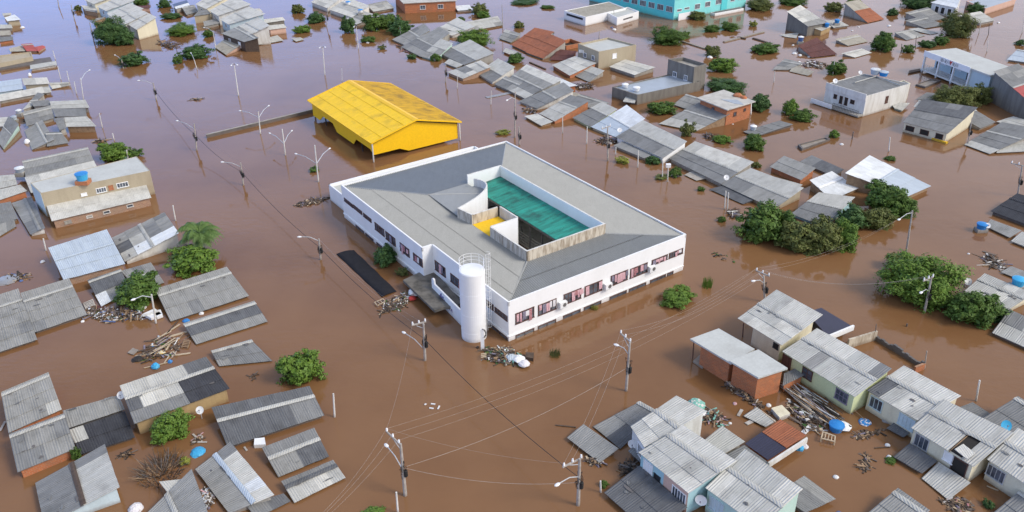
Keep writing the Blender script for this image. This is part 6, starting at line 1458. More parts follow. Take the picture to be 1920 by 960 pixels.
# ================================================================ TREES
T_ = tree
for a in [
 ('large leafy tree by the left terrace, top left', 208, 62, 27, 27, 'leaf_dark'), ('second dark tree touching the left terrace, top left', 232, 70, 20, 18, 'leaf_dark'),
 ('oval dark shrub alone in the water below the left terrace', 250, 112, 24, 14, 'leaf_dark'), ('round green shrub in the top left street, left of a pair', 333, 112, 11, 9, 'leaf_mid'), ('round green shrub in the top left street, larger of a pair', 366, 98, 27, 14, 'leaf_dark'),
 ('row of broad banana leaves below the terraces', 340, 56, 28, 11, 'leaf_bright'), ('round shrub left of the white double lamp by the porch house', 391, 63, 12, 8, 'leaf_mid'),
 ('shrub on the top edge between the terraces', 262, 3, 20, 7, 'leaf_mid'), ('thin dark tree between the terraces', 308, 7, 12, 9, 'leaf_dark'), ('small dark shrub pair between the terraces', 322, 30, 17, 6, 'leaf_dark'), ('small brownish shrub right of the far dark poles', 145, 15, 7, 6, 'leaf_olive'),
 ('pale tuft of shrub near the top left middle', 558, 18, 14, 9, 'leaf_olive'), ('dark round shrub near the top left middle', 592, 34, 19, 11, 'leaf_dark'), ('flat bright shrub near the right terrace', 567, 55, 16, 8, 'leaf_bright'),
 ('slender conifer-like dark tree right of the top left middle', 653, 49, 15, 18, 'leaf_dark'), ('light green bushy tree at the right of the slender dark tree', 703, 44, 26, 17, 'leaf_mid'), ('large dark tree with round crown near the top middle', 750, 52, 26, 18, 'leaf_dark'), ('mid green tree between the two crowns near the top middle', 730, 40, 24, 14, 'leaf_mid'), ('small flat shrub under the bushy trees near the top middle', 690, 74, 14, 7, 'leaf_mid'), ('little grey green shrub by the white lamp near the top middle', 716, 89, 8, 5, 'leaf_olive'), ('small dark shrub at the head of the middle chain', 772, 106, 10, 6, 'leaf_dark'), ('green shrub in front of the middle chain', 816, 108, 12, 9, 'leaf_mid'),
 ('full round leafy tree behind the middle chain', 889, 73, 31, 19, 'leaf_bright'), ('small shrub on the water behind the creamy house', 863, 38, 12, 6, 'leaf_mid'), ('pale green tree near the top, right of the brick building', 899, 18, 16, 12, 'leaf_olive'), ('second pale green tree near the top right of the brick building', 906, 28, 14, 8, 'leaf_bright'),
 ('round shrub left of the red tiled roofs', 966, 110, 17, 11, 'leaf_mid'), ('greyish shrub at the top right of the middle chain', 973, 47, 12, 7, 'leaf_olive'), ('tuft shrub on the upper street', 1027, 63, 10, 4, 'leaf_olive'), ('small shrub on the top street beside the lamp post', 1026, 13, 13, 4, 'leaf_mid'), ('dark shrub row on the top edge', 985, 3, 26, 6, 'leaf_dark'),
 ('large dense tree in front of the turquoise building', 1252, 69, 34, 17, 'leaf_mid'), ('small crown at the right of the large dense tree', 1283, 66, 11, 9, 'leaf_mid'), ('left of two round shrubs before the turquoise building', 1334, 54, 14, 8, 'leaf_mid'), ('right of two round shrubs before the turquoise building', 1368, 50, 18, 9, 'leaf_mid'), ('tall feathery shrub against the white board of the turquoise building', 1307, 30, 18, 9, 'leaf_olive'),
 ('olive tree on the top edge right of the turquoise building', 1425, 9, 27, 12, 'leaf_olive'), ('wide shrub in the open water left of the rust brown roof', 1435, 91, 27, 11, 'leaf_mid'), ('greyish tree beside the white dish', 1336, 97, 15, 13, 'leaf_olive'), ('bright round tree right of the dark grey block', 1355, 123, 27, 15, 'leaf_bright'), ('dark broad tree above the brick house', 1362, 161, 38, 15, 'leaf_dark'), ('dark tree right of the brick house', 1424, 194, 22, 18, 'leaf_dark'), ('leafy tree behind the grey gabled roof left of the brick house', 1241, 203, 27, 15, 'leaf_mid'),
 ('sparse young tree in front of the grey gabled roof', 1290, 243, 15, 17, 'leaf_olive'), ('small grassy shrub right of the sparse young tree', 1354, 261, 18, 9, 'leaf_bright'), ('round dark shrub in the water below the dark flat roof strip', 1415, 268, 23, 17, 'leaf_mid'), ('small shrub below the round dark shrub', 1418, 309, 9, 8, 'leaf_olive'),
 ('leafy double shrub in the water left of the balcony house', 1482, 203, 17, 16, 'leaf_bright'), ('lower bright lobe of the leafy double shrub', 1505, 217, 21, 13, 'leaf_mid'), ('dark round shrub at the left of the leafy double shrub', 1436, 195, 10, 14, 'leaf_dark'),
 ('fan of palm-like leaves above the balcony house', 1570, 128, 21, 14, 'leaf_mid'), ('round dark tree with trunk reflections at the upper right', 1657, 81, 24, 18, 'leaf_mid'), ('small round shrub between posts at the upper right', 1705, 92, 11, 9, 'leaf_mid'), ('dark shrub left of the veranda building', 1740, 83, 14, 7, 'leaf_dark'), ('taller shrub behind the veranda building', 1766, 76, 15, 9, 'leaf_mid'), ('big pale green tree at the upper right', 1797, 50, 27, 23, 'leaf_olive'), ('little dark round shrub near the red tiled roof', 1674, 23, 11, 7, 'leaf_dark'), ('palmy shrub near the top right of centre', 1564, 14, 15, 10, 'leaf_olive'), ('green tree on the top edge by the yellow wall', 1601, 7, 14, 10, 'leaf_bright'), ('dark tree group left of the pale villa', 1722, 5, 27, 13, 'leaf_dark'), ('dark shrub at the right of the pale villa', 1831, 17, 17, 10, 'leaf_dark'), ('green tree on the top edge at the upper right of centre', 1487, 3, 24, 8, 'leaf_mid'), ('small shrub by the right edge at the top', 1913, 80, 8, 6, 'leaf_dark'),
 ('wide olive bush before the veranda building', 1790, 184, 36, 22, 'leaf_olive'), ('reddish green bush right of the wide olive bush', 1838, 178, 20, 18, 'leaf_olive'),
 ('small pointed green bush beside the sunken dark frame', 1564, 251, 10, 9, 'leaf_bright'), ('tiny round shrub below the white post at right', 1669, 297, 9, 5, 'leaf_mid'), ('yellow-green tuft in the water above the school', 943, 248, 14, 6, 'leaf_yellow'), ('golden green round shrub by the right chain', 1167, 300, 14, 8, 'leaf_yellow'), ('dark shrub in front of the long white gabled house', 1224, 300, 17, 10, 'leaf_dark'), ('green shrub right of the two white gate pillars', 1266, 324, 12, 12, 'leaf_mid'), ('low olive shrub at the foot of the two white gate pillars', 1240, 332, 14, 6, 'leaf_olive'), ('tiny shrub alone left of the curved awning', 1314, 354, 7, 6, 'leaf_mid'),
 ('small shrub left of the big green trees', 1353, 411, 9, 7, 'leaf_mid'), ('round shrub with yellow flowers in the water right of the school', 1270, 556, 36, 21, 'leaf_bright'), ('small dark shrub at the foot of the street lamp above the school', 589, 318, 11, 6, 'leaf_mid'),
 ('large round crown, leftmost of the big green trees', 1431, 421, 48, 42, 'leaf_mid'), ('wide olive crown second among the big green trees', 1500, 446, 42, 34, 'leaf_olive'), ('olive crown third among the big green trees', 1545, 442, 38, 36, 'leaf_olive'), ('bright green crown at the front right of the big green trees', 1583, 444, 30, 32, 'leaf_bright'), ('dark palm-like crown behind the bright green crown', 1598, 410, 30, 26, 'leaf_dark'), ('brownish olive bush behind the dark palm-like crown', 1642, 411, 30, 23, 'leaf_olive'), ('tall loose crown over the blue metal roof', 1662, 372, 42, 32, 'leaf_mid'), ('lower right crown touching the lamp post', 1695, 390, 24, 20, 'leaf_mid'), ('dark filler crown at the front of the big green trees', 1475, 425, 30, 30, 'leaf_mid'),
 ('huge round mango tree on the right side', 1727, 528, 66, 50, 'leaf_bright'), ('olive tufted crown at the top left of the huge mango tree', 1700, 497, 36, 22, 'leaf_olive'), ('dark bushy tree right of the huge mango tree', 1826, 580, 44, 34, 'leaf_mid'), ('dark low shrub at the far right of the bushy tree', 1868, 585, 20, 18, 'leaf_dark'), ('low dark shrub between mango and bushy tree', 1785, 570, 20, 16, 'leaf_dark'),
 ('round tree behind the beige two storey building at left', 212, 286, 27, 21, 'leaf_bright'), ('small shrub right of the round tree behind the beige building', 252, 287, 15, 10, 'leaf_mid'),
 ('glossy mango tree under the palm', 361, 486, 49, 30, 'leaf_bright'), ('round mango tree amid the drifting rubbish', 260, 545, 45, 33, 'leaf_mid'), ('spiky bright tree above the long dark roof', 563, 691, 42, 38, 'leaf_bright'), ('dense round bush in front of the ochre house', 319, 801, 37, 30, 'leaf_bright'), ('small ivy-like shrub at the corner of the black gravelly roof', 142, 852, 9, 14, 'leaf_mid'), ('tiny yellow-green tuft beside the brushwood pile', 347, 864, 11, 8, 'leaf_yellow'), ('green shrub at the bottom edge left of the tall pole', 699, 960, 20, 9, 'leaf_bright'),
 ('dark leaning tree against the left wall of the school', 722, 481, 27, 22, 'leaf_dark'), ('brownish weeds at the foot of the school wall', 755, 510, 12, 10, 'leaf_olive'), ('small tuft in the water by the charcoal shed', 1133, 907, 9, 8, 'leaf_mid'), ('small green tuft beside the sagging canopy', 1670, 862, 11, 6, 'leaf_mid'), ('dark weeds at the bottom right', 1853, 945, 10, 8, 'leaf_dark')]:
    T_(*a[:6])
T_('tuft of grass standing in the water right of the rubbish raft', 1041, 662, 13, 10, 'leaf_olive', 'reed', name='grass_tuft', cat='grass tuft', group='grass tufts in the water')
T_('yellow-green reeds against the front right school wall', 1115, 576, 9, 7, 'leaf_yellow', 'reed', name='grass_tuft', cat='grass tuft', group='grass tufts in the water')
T_('young banana shoots in the water right of the school', 1326, 530, 11, 14, 'leaf_bright', 'reed', name='grass_tuft', cat='grass tuft', group='grass tufts in the water')
T_('small bright yellow flowering bush by the turquoise building', 1412, 45, 8, 6, 'leaf_yellow')
# palm tree beside the mango
def palm(lbl, px, py, h, rr):
    b = P(px, py + 20, 0); b = P(px, py, h*.75); b.z = 0; root = thing('palm_tree', lbl, 'palm tree', b, 'trees standing in the flood')
    m_ = MB(); m_.tube([b + Vector((0, 0, -.5)), b + Vector((.1, 0, h*.5)), b + Vector((.15, 0, h*.8))], .17, 'bark', 8, .13); put(m_, 'trunk', root)
    rng = random.Random(12); c = b + Vector((.15, 0, h*.8))
    for i in range(27):
        a = i*2.4; el = rng.uniform(.1, 1.0); m_ = MB(); pts = []
        for k in range(9):
            t = k/8; pts.append(c + Vector((math.cos(a)*rr*t*1.05, math.sin(a)*rr*t*1.05, el*rr*.7*math.sin(t*2.2) - rr*.55*t*t)))
        m_.tube(pts, .03, 'leaf_palm', 4, .008)
        for k in range(1, 30):
            t = k/30; j = min(7, int(t*8)); p = pts[j].lerp(pts[j+1], t*8-j); d = (pts[j+1]-pts[j]).normalized(); s_ = d.cross(Vector((0, 0, 1))).normalized(); ll = rr*.30*math.sin(math.pi*min(1, t+.12))+.08
            for sg in (-1, 1): q_ = p + s_*sg*ll + d*ll*.5 + Vector((0, 0, -ll*.5)); m_.face([p - d*.07, q_, p + d*.08], 'leaf_palm')
        put(m_, 'frond', root)
palm('palm tree with drooping feather fronds above the glossy mango tree', 371, 440, 3.3, 2.5)

# ================================================================ POLES AND LAMPS
UP, SL = utility_pole, street_lamp
UP('tall pole with slanted crossarm and lamp, nearest at the bottom centre', 'p1', (760,929), (751,832), (724,808,750,833), (727,838), fa=.5, r=.15)
UP('pole with three white insulators and lamp at the lower right of centre', 'p2', (1084,947), (1087,860), (1055,876,1092,858), (1049,906), fa=.62, r=.15)
UP('pole with lamp between the rubbish raft and the orange block houses', 'p3', (1174,733), (1181,642), (1163,624,1183,642), (1160,648), fa=.75)
UP('pole with lamp in front of the water tower', 'p4', (797,676), (794,607), (772,610,799,603), (760,625), fa=.3)
UP('pole with lamp left of the black cover', 'p5', (601,487), (598,448), None, (565,444), fa=.9)
UP('pole with curved lamp in the street left of the school', 'p6', (456,347), (451,305), None, (420,304), fa=.8)
UP('pole with cable coils and lamp above the boundary wall', 'p7', (368,282), (364,232), None, (334,227), fa=.8)
UP('pole with lamp in the top left street', 'p8', (293,188), (287,155), None, (262,151), fa=.9)
UP('pole near the oval dark shrub', 'p9', (231,128), (228,112), None, (202,92), fa=.9)
UP('thin dark pole near the left terrace', 'p10', (176,78), (168,42), None, None)
UP('dark pole near the top edge at left', 'p11', (140,38), (133,9), None, None)
UP('dark pole cut by the top edge', 'p12', (110,14), (107,-8), None, None, gear=False)
UP('pole with insulators beside the flowering shrub, right of the school', 'p13', (1436,566), (1432,517), (1417,507,1443,518), (1416,526), fa=.7)
UP('pole standing at the front of the huge mango tree', 'p14', (1734,585), (1747,519), (1731,527,1750,519), (1729,547), fa=.6)
UP('tall leaning concrete pole right of the big green trees', 'p15', (1700,472), (1711,395), None, (1684,412), fa=.95, gear=False)
UP('pole with lamp at the start of the right chain', 'p16', (965,258), (966,172), None, (952,187), fa=.85) 
UP('slim dark pole behind the school corner', 'p17', (974,272), (973,238), None, None)
UP('pole with cable coils at the pale blue metal roof', 'p18', (1140,302), (1139,238), (1128,242,1145,236), None)
UP('dark pole at the right edge below the ragged patchwork roof', 'p19', (1909,368), (1917,310), (1895,306,1925,312), None)
UP('pole standing beside the dark roofed cream house', 'p20', (1815,272), (1823,220), None, None, r=.1)
UP('pole behind the beige building near the turquoise building', 'p21', (1152,38), (1151,18), None, None, gear=False, r=.09)
UP('slim pole left of the beige building', 'p22', (1123,73), (1124,57), None, None, gear=False, r=.09)
UP('tall thin pole right of the middle chain near the top', 'p23', (943,55), (941,8), None, None, gear=False, r=.09)
UP('pole with street name plate near the middle chain', 'p24', (835,155), (836,118), None, None, r=.1)
UP('dark pole near the top middle', 'p25', (612,52), (614,14), None, None, r=.1)
SL('double white street lamp left of the yellow hall, leftmost of three', (488,251), (484,209), [(503,199,.72), (452,208,.72)])
SL('double white street lamp nearest to the boundary wall end, middle of three', (535,291), (529,242), [(554,234,.45), (497,243,.45)])
SL('double white street lamp above the school corner, rightmost of three', (597,341), (590,272), [(618,278,.5), (557,289,.5)])
SL('tall single white lamp mast in the wide street', (447,180), (439,121), [(434,122,.99), (444,121,.99)])
SL('slim white lamp mast beyond the yellow hall', (609,141), (605,89), [(600,89,.99), (609,88,.99)])
SL('white lamp mast among the trees near the top middle', (672,92), (668,50), [(664,50,.99)], r=.08)
SL('curved lamp beside the dark shrubs at top left', (370,130), (364,112), [(357,97,.9)], r=.08)
SL('white curved lamp mast by the porch house', (405,92), (399,58), [(384,52,.95)], r=.08)
SL('white lamp mast with curved arm by the white posts, left', (156,187), (151,146), [(167,132,.9)], r=.08)
SL('fallen looking lamp over the rubbish beside the round mango tree', (292,606), (284,552), [(254,560,.9)], r=.11)
for lb, b, t in [('thin white post below the white rimmed roof, left of two', (104,112), (99,95)), ('thin white post below the white rimmed roof, right of two', (114,150), (108,124)), ('white post by the wedge roof, lower left', (130,155), (125,133)), ('white post right of the wedge roof', (143,176), (139,153)), ('pale leaning post above the round tree at left', (192,240), (186,212)), ('small white post left of the round tree top', (214,263), (211,250)), ('white post at the right corner of the beige building', (240,300), (237,281)), ('white post beside the pale gabled house', (329,414), (324,385)), ('thin pale post left of the blue metal shed', (86,470), (81,447)), ('white post alone in the brown water below the spiky tree', (627,782), (625,738)), ('white post at the bottom edge near the nearest pole', (746,962), (743,923)), ('white post left of the charcoal shed', (1127,923), (1126,902)),
                ('white pillar under the white gable, left of two gate pillars', (1242,334), (1243,302)), ('white pillar with a sign box, right of two gate pillars', (1252,341), (1253,311)), ('pale post in front of the curved porch roof', (1196,314), (1197,282)), ('pale post left of the curved porch roof', (1154,291), (1155,276)), ('pale post below the lime gable house, left of two', (1055,250), (1055,219)), ('pale post below the lime gable house, right of two', (1100,270), (1101,237)), ('white pole pair beside the big green trees, left one', (1359,392), (1361,358)), ('white pole pair beside the big green trees, right one', (1364,394), (1366,361)), ('white post alone in the open water at right', (1667,284), (1669,257)), ('short dark post in the water at right', (1598,261), (1600,247)), ('white post behind the veranda building', (1818,93), (1819,82)), ('pale leaning post right of the big pale green tree', (1836,62), (1840,38)), ('thin post at the upper right by the open water', (1851,98), (1853,76)), ('tall thin post at the top right edge', (1917,62), (1921,30)), ('white slim post in front of the collapsed tan roof', (1451,155), (1453,133)), ('white pole inside the palm-like leaves', (1562,140), (1565,112)), ('thin post right of the nearest cream house row', (1831,752), (1837,713)), ('dark stake in the water near the mango tree', (1701,612), (1701,607)), ('thin pale post right of the ragged roof of the middle chain', (857,166), (858,137)), ('thin post in front of the middle chain left end', (751,68), (750,50)), ('thin post by the debris strip at the school back', (920,196), (921,170)), ('dark stake beside the little round shrub', (1690,97), (1691,82)), ('dark stake right of the little round shrub', (1717,92), (1718,68)), ('slim dark post at the upper right street', (1854,65), (1855,45))]:
    post(lb, b, t, .085 if b[1] > 250 else .07, 'white_old' if 'dark' not in lb else 'concrete_dark')
m_ = MB(); p = P(1253, 313, 2.3); m_.box(p + Vector((0, 0, .2)), (.3, 0, 0), (0, .25, 0), (0, 0, .2), 'white_metal'); o = m_.build('sign_box'); o['label'] = 'white box on top of the right gate pillar'; o['category'] = 'box'
# wires
def w3(lb, a, b, sag, n=3):
    for i in range(n):
        A_, B_ = POLES[a][2][min(i, 2)], POLES[b][2][min(i, 2)]
        wire('%s overhead line %s' % (['first', 'second', 'third'][i], lb), A_, B_, sag)
w3('from the nearest pole to the pole below the block houses', 'p1', 'p13', 1.6)
w3('from the nearest pole toward the charcoal shed pole', 'p1', 'p2', .5, 1)
w3('from the charcoal shed pole to the pole by the rubbish raft', 'p2', 'p3', .8, 2)
w3('from the nearest pole to the pole by the water tower', 'p1', 'p4', .7, 1)
w3('from the water tower pole to the pole by the black cover', 'p4', 'p5', .7, 2)
w3('from the black cover pole to the curved lamp pole', 'p5', 'p6', .7, 2)
w3('from the curved lamp pole to the pole above the boundary wall', 'p6', 'p7', .7, 2)
w3('from the pole above the boundary wall up the street', 'p7', 'p8', .7, 2)
w3('from the shrub pole to the top left street pole', 'p8', 'p9', .7, 2)
w3('from the pole by the block houses to the flowering shrub pole', 'p3', 'p13', 1.2, 2)
w3('from the flowering shrub pole to the mango tree pole', 'p13', 'p14', 1.2, 3)
w3('from the flowering shrub pole to the tall leaning pole', 'p13', 'p15', 1.2, 2)
wl_ = P(590, 965, 4.5)
for i in range(3): wire('%s line from the nearest pole out of the bottom edge' % ['upper', 'middle', 'lower'][i], POLES['p1'][2][i], P(520-30*i+60, 985+30*i, 4.5) , .6)
wire('low cable from the nearest pole toward the right bottom', POLES['p1'][0].lerp(POLES['p1'][1], .55), POLES['p2'][0].lerp(POLES['p2'][1], .5), .7, .012)
wire('low cable from the nearest pole toward the block house pole', POLES['p1'][0].lerp(POLES['p1'][1], .55), POLES['p3'][0].lerp(POLES['p3'][1], .5), .9, .012)
for a, b, lb in (('p4', 'p5', 'below the black cover'), ('p5', 'p6', 'left of the school'), ('p6', 'p7', 'left of the yellow hall'), ('p7', 'p8', 'in the upper left street'), ('p4', 'p2', 'in front of the school')):
    wire('thick low cable ' + lb, POLES[a][0].lerp(POLES[a][1], .6), POLES[b][0].lerp(POLES[b][1], .6), .6, .028, 'rubber')

# ================================================================ FLOATING THINGS
MIX = ['pale_wood', 'wood', 'dark_wood', 'concrete_dark', 'white_old', 'grey_cloth', 'galvanised', 'leaf_dark', 'white_metal']
DK = ['dark_wood', 'wood', 'concrete_dark', 'grey_cloth', 'dark_inside', 'pale_wood']
GR = ['leaf_dark', 'dark_wood', 'white_old', 'green_plastic', 'concrete_dark', 'grey_cloth', 'white_metal', 'leaf_olive', 'wood']
debris('dense raft of bottles and branches at the foot of the water tower', 948, 668, 50, 19, 520, 1, GR, .45, .45, 12)
debris('raft of branches and rubbish between the black cover and the canopy', 748, 567, 44, 15, 420, 2, MIX, .4, .3, -28)
debris('thin raft of twigs at the left corner of the school', 585, 379, 38, 7, 150, 3, DK, .6, .25, -12)
debris('rubbish drift of wood and plastic below the round mango tree', 205, 591, 75, 17, 520, 4, MIX + ['grey_cloth', 'blue_cloth'], .5, .3, 0)
debris('scattered planks and litter above the ochre house', 300, 655, 58, 26, 110, 5, MIX + ['blue_plastic', 'pale_wood', 'pink_cloth'], .75, .25, -18)
debris('small drift of boards by the left roof edge', 30, 612, 40, 8, 60, 6, DK + ['white_old'], .5, .2, -15)
debris('dark twig drift and blue net at the left edge', 30, 520, 42, 10, 90, 7, DK + ['blue_cloth', 'galvanised'], .5, .2, -10)
debris('white and pink litter heap beside the white patched roof', 385, 938, 18, 24, 260, 8, ['white_old', 'white_metal', 'pink_cloth', 'grey_cloth', 'galvanised'], .4, .3, 20)
debris('long pile of boards and laths in front of the lime green house', 1500, 775, 34, 14, 80, 9, MIX, .6, .3, 30)
laths('bundle of grey roof battens and metal strips before the lime green house', (1488,738), (1562,790), 70, .55, 3, DK + ['galvanised', 'concrete', 'fibre_light'])
laths('crossing laths and poles above the ochre house', (300,655), (345,625), 12, .9, 7, DK + ['pale_wood', 'pale_wood'], 1, 3)
laths('loose laths trailing from the batten bundle toward the blue tank', (1520,752), (1575,800), 22, 1.3, 5, DK, 1, 2.5)
debris('scattered boards round the wooden frame', 1518, 795, 40, 20, 60, 10, MIX, .6, .3, 20)
debris('black rubbish line along the foot of the block houses', 1400, 745, 70, 5, 120, 11, DK + ['white_old'], .6, .3, 33)
debris('rubbish clump between the short white roof and the pale roof', 1335, 782, 28, 14, 240, 12, ['white_old', 'green_plastic', 'pink_cloth', 'dark_wood', 'grey_cloth', 'wood'], .5, .4, 25)
debris('dark rubbish under the tan ribbed roof edge', 1115, 865, 20, 7, 110, 13, DK + ['white_metal'], .4, .3, 15)
debris('twiggy black clump left of the charcoal shed', 1182, 880, 15, 14, 150, 14, ['dark_inside', 'dark_wood', 'concrete_dark'], .7, .4, -40)
debris('stick raft adrift in the right foreground', 1622, 872, 7, 20, 55, 15, DK, .55, .15, 10)
debris('branch line drifting left of the sagging canopy', 1625, 815, 40, 4, 60, 16, DK, .55, .12, -12)
debris('rubbish trail below the white ribbed awning', 1790, 945, 38, 14, 120, 17, DK + ['white_old', 'red_cloth'], .5, .2, 15)
debris('broken timber at the right edge near the bright blue tank', 1862, 492, 36, 12, 90, 18, ['grey_cloth', 'concrete_dark', 'white_old', 'dark_wood'], 1.0, .3, 25)
debris('litter and mesh beside the pole at the pale blue metal roof', 1140, 264, 24, 8, 160, 19, ['grey_cloth', 'white_old', 'pink_cloth', 'dark_wood', 'galvanised'], .7, .6, 0)
debris('dark twigs and litter at the front of the light grey roof', 995, 208, 16, 6, 110, 20, ['dark_wood', 'grey_cloth', 'white_old'], .7, .5, 10)
debris('branches caught behind the gleaming white roof', 1095, 163, 28, 7, 130, 21, ['dark_wood', 'grey_cloth', 'white_old'], .9, .5, 0)
debris('litter around the collapsed tan roof at upper right', 1525, 122, 36, 9, 140, 22, ['white_old', 'grey_cloth', 'white_metal', 'dark_wood'], .8, .4, 5)
debris('branches and litter left of the big green trees', 1375, 402, 14, 9, 100, 23, ['dark_wood', 'grey_cloth', 'white_old'], .6, .4, 20)
debris('bare twigs at the end of the grassy shrub', 1330, 257, 14, 5, 80, 24, ['dark_wood', 'grey_cloth'], .8, .5, 0)
debris('rubbish along the front of the middle chain', 765, 95, 30, 5, 90, 25, ['grey_cloth', 'dark_wood', 'red_cloth', 'white_old'], .9, .4, 25)
debris('small drift of twigs above the school at the wide street', 368, 187, 11, 2.5, 25, 26, DK + ['white_old'], .8, .2, 0)
debris('twigs by the white post above the round tree at left', 190, 265, 18, 3, 40, 27, DK, .8, .3, -5)
debris('small twig cluster above the brushwood pile', 238, 852, 13, 6, 24, 28, ['dark_wood'], .6, .2, -20)
debris('bits of wood below the ochre house', 371, 822, 10, 9, 20, 29, ['white_old', 'dark_wood', 'pink_cloth'], .5, .15, -20)
debris('leaves and twigs afloat right of the school corner', 1353, 482, 28, 8, 16, 30, ['dark_wood', 'leaf_dark'], .5, .06, 20)
debris('twigs afloat by the sagging roof at left centre', 476, 706, 8, 5, 14, 31, ['dark_wood'], .6, .1, 0)
debris('twigs left of the deep brown water patch by the frame', 1478, 837, 22, 8, 22, 32, DK, .6, .1, -20)
debris('rubbish in the left cluster yard', 66, 228, 24, 10, 120, 33, ['dark_wood', 'grey_cloth', 'white_old', 'brick_wall'], .8, .5, 10)
debris('brown bare branches left of the dark shrubs at top left', 315, 85, 24, 8, 60, 34, ['dark_wood', 'wood'], 1.6, .6, 20)
# brushwood pile: bare upright sticks
m_ = MB(); rng = random.Random(6); c = P(303, 885)
for i in range(230):
    a = rng.uniform(0, 6.283); r_ = rng.random()**.7*1.5; p = c + Vector((math.cos(a)*r_, math.sin(a)*r_*1.2, 0)); l = rng.uniform(.5, 1.25); q_ = p + Vector((math.cos(a)*l*.55 + rng.gauss(0, .25), math.sin(a)*l*.5 + rng.gauss(0, .25), l*.8*rng.random()+.2)); m_.tube([p, q_], .035, rng.choice(['bark', 'dark_wood', 'wood', 'concrete_dark']), 4, .015)
o = m_.build('brushwood_pile'); o['label'] = 'bristling pile of grey brushwood at the lower left'; o['category'] = 'brushwood'; o['kind'] = 'stuff'
# single things
bundle('white bulging sack with black contents on the tower rubbish raft', 'sack', 'sack', 983, 683, .5, .35, 'white_cloth', z=.2, seed=1); bundle('blue-white sheet of foam on the tower rubbish raft', 'foam_sheet', 'foam', 958, 671, .5, .3, 'sheet_blue', z=.2, seed=2); bundle('white tarpaulin lump on the tower rubbish raft', 'tarpaulin', 'tarpaulin', 973, 674, .55, .35, 'white_metal', z=.25, seed=31)
bundle('white drum top floating beside the grimy canopy', 'drum', 'drum', 775, 550, .55, .5, 'white_metal', z=.15, seed=5); bundle('red plastic bowl just below the white drum top', 'bowl', 'bowl', 773, 560, .42, .25, 'red_plastic', z=.1, seed=6)
boxq('grey wooden crate at the right end of the tower rubbish raft', 'crate', 'crate', [(985,669), (1000,672), (1001,661), (986,660)], 0, .35, 'dark_wood')
for i in range(3): plank(['top', 'middle', 'bottom'][i] + ' pale slat of the pallet under the tower slab', (902,664+3*i), (912,662.5+3*i), .1, 'pale_wood', .05, z=.35)
m_ = MB(); qa = [P(702,567,.2), P(718,560,.2), P(722,565,.2), P(708,573,.2)]
for i in range(4): m_.bar(qa[i], qa[(i+1)%4], .07, .06, 'pale_wood')
for t in (.33, .66): m_.bar(qa[0].lerp(qa[1], t), qa[3].lerp(qa[2], t), .05, .05, 'pale_wood')
o = m_.build('wooden_frame'); o['label'] = 'pale wooden window frame afloat at the end of the black cover'; o['category'] = 'frame'
def frame_table():
    root = thing('bed_frame', 'wooden bed frame lying in the water near the blue tank', 'bed frame', P(1552, 817)); c = [P(1540,822,.35), P(1565,828,.35), P(1566,818,.35), P(1543,810,.35)]
    for i in range(4): m_ = MB(); m_.bar(c[i], c[(i+1)%4], .09, .08, 'pale_wood'); put(m_, 'rail', root)
    for i in range(4): m_ = MB(); p = c[i]; m_.bar(Vector((p.x, p.y, -.2)), Vector((p.x, p.y, .38)), .09, .09, 'pale_wood'); put(m_, 'leg', root)
    for i in range(3): t = (i+1)/4; m_ = MB(); m_.bar(c[0].lerp(c[1], t), c[3].lerp(c[2], t), .06, .04, 'pale_wood'); put(m_, 'slat', root)
frame_table()
def pallet(lb, quad, z=.15, n=5, mat='white_old'):
    q = [P(*c, z) for c in quad]; root = thing('pallet', lb, 'pallet', (q[0]+q[2])/2 - Vector((0, 0, z)), 'pallets afloat')
    for i in range(n): t = (i+.5)/n; m_ = MB(); m_.bar(q[0].lerp(q[3], t), q[1].lerp(q[2], t), .11, .04, mat); put(m_, 'slat', root)
    for t in (.05, .95): m_ = MB(); m_.bar(q[0].lerp(q[1], t) - Vector((0, 0, .06)), q[3].lerp(q[2], t) - Vector((0, 0, .06)), .1, .07, mat); put(m_, 'bearer', root)
pallet('white slatted pallet in the rubbish drift left of the mango tree', [(155,568), (174,560), (179,572), (160,579)]); pallet('dark slatted pallet above the ochre house', [(340,651), (352,652), (357,638), (345,636)], mat='wood')
pallet('cream louvred shutter beside the white styrofoam', [(253,573), (272,566), (275,574), (257,581)], mat='white_metal', n=4)
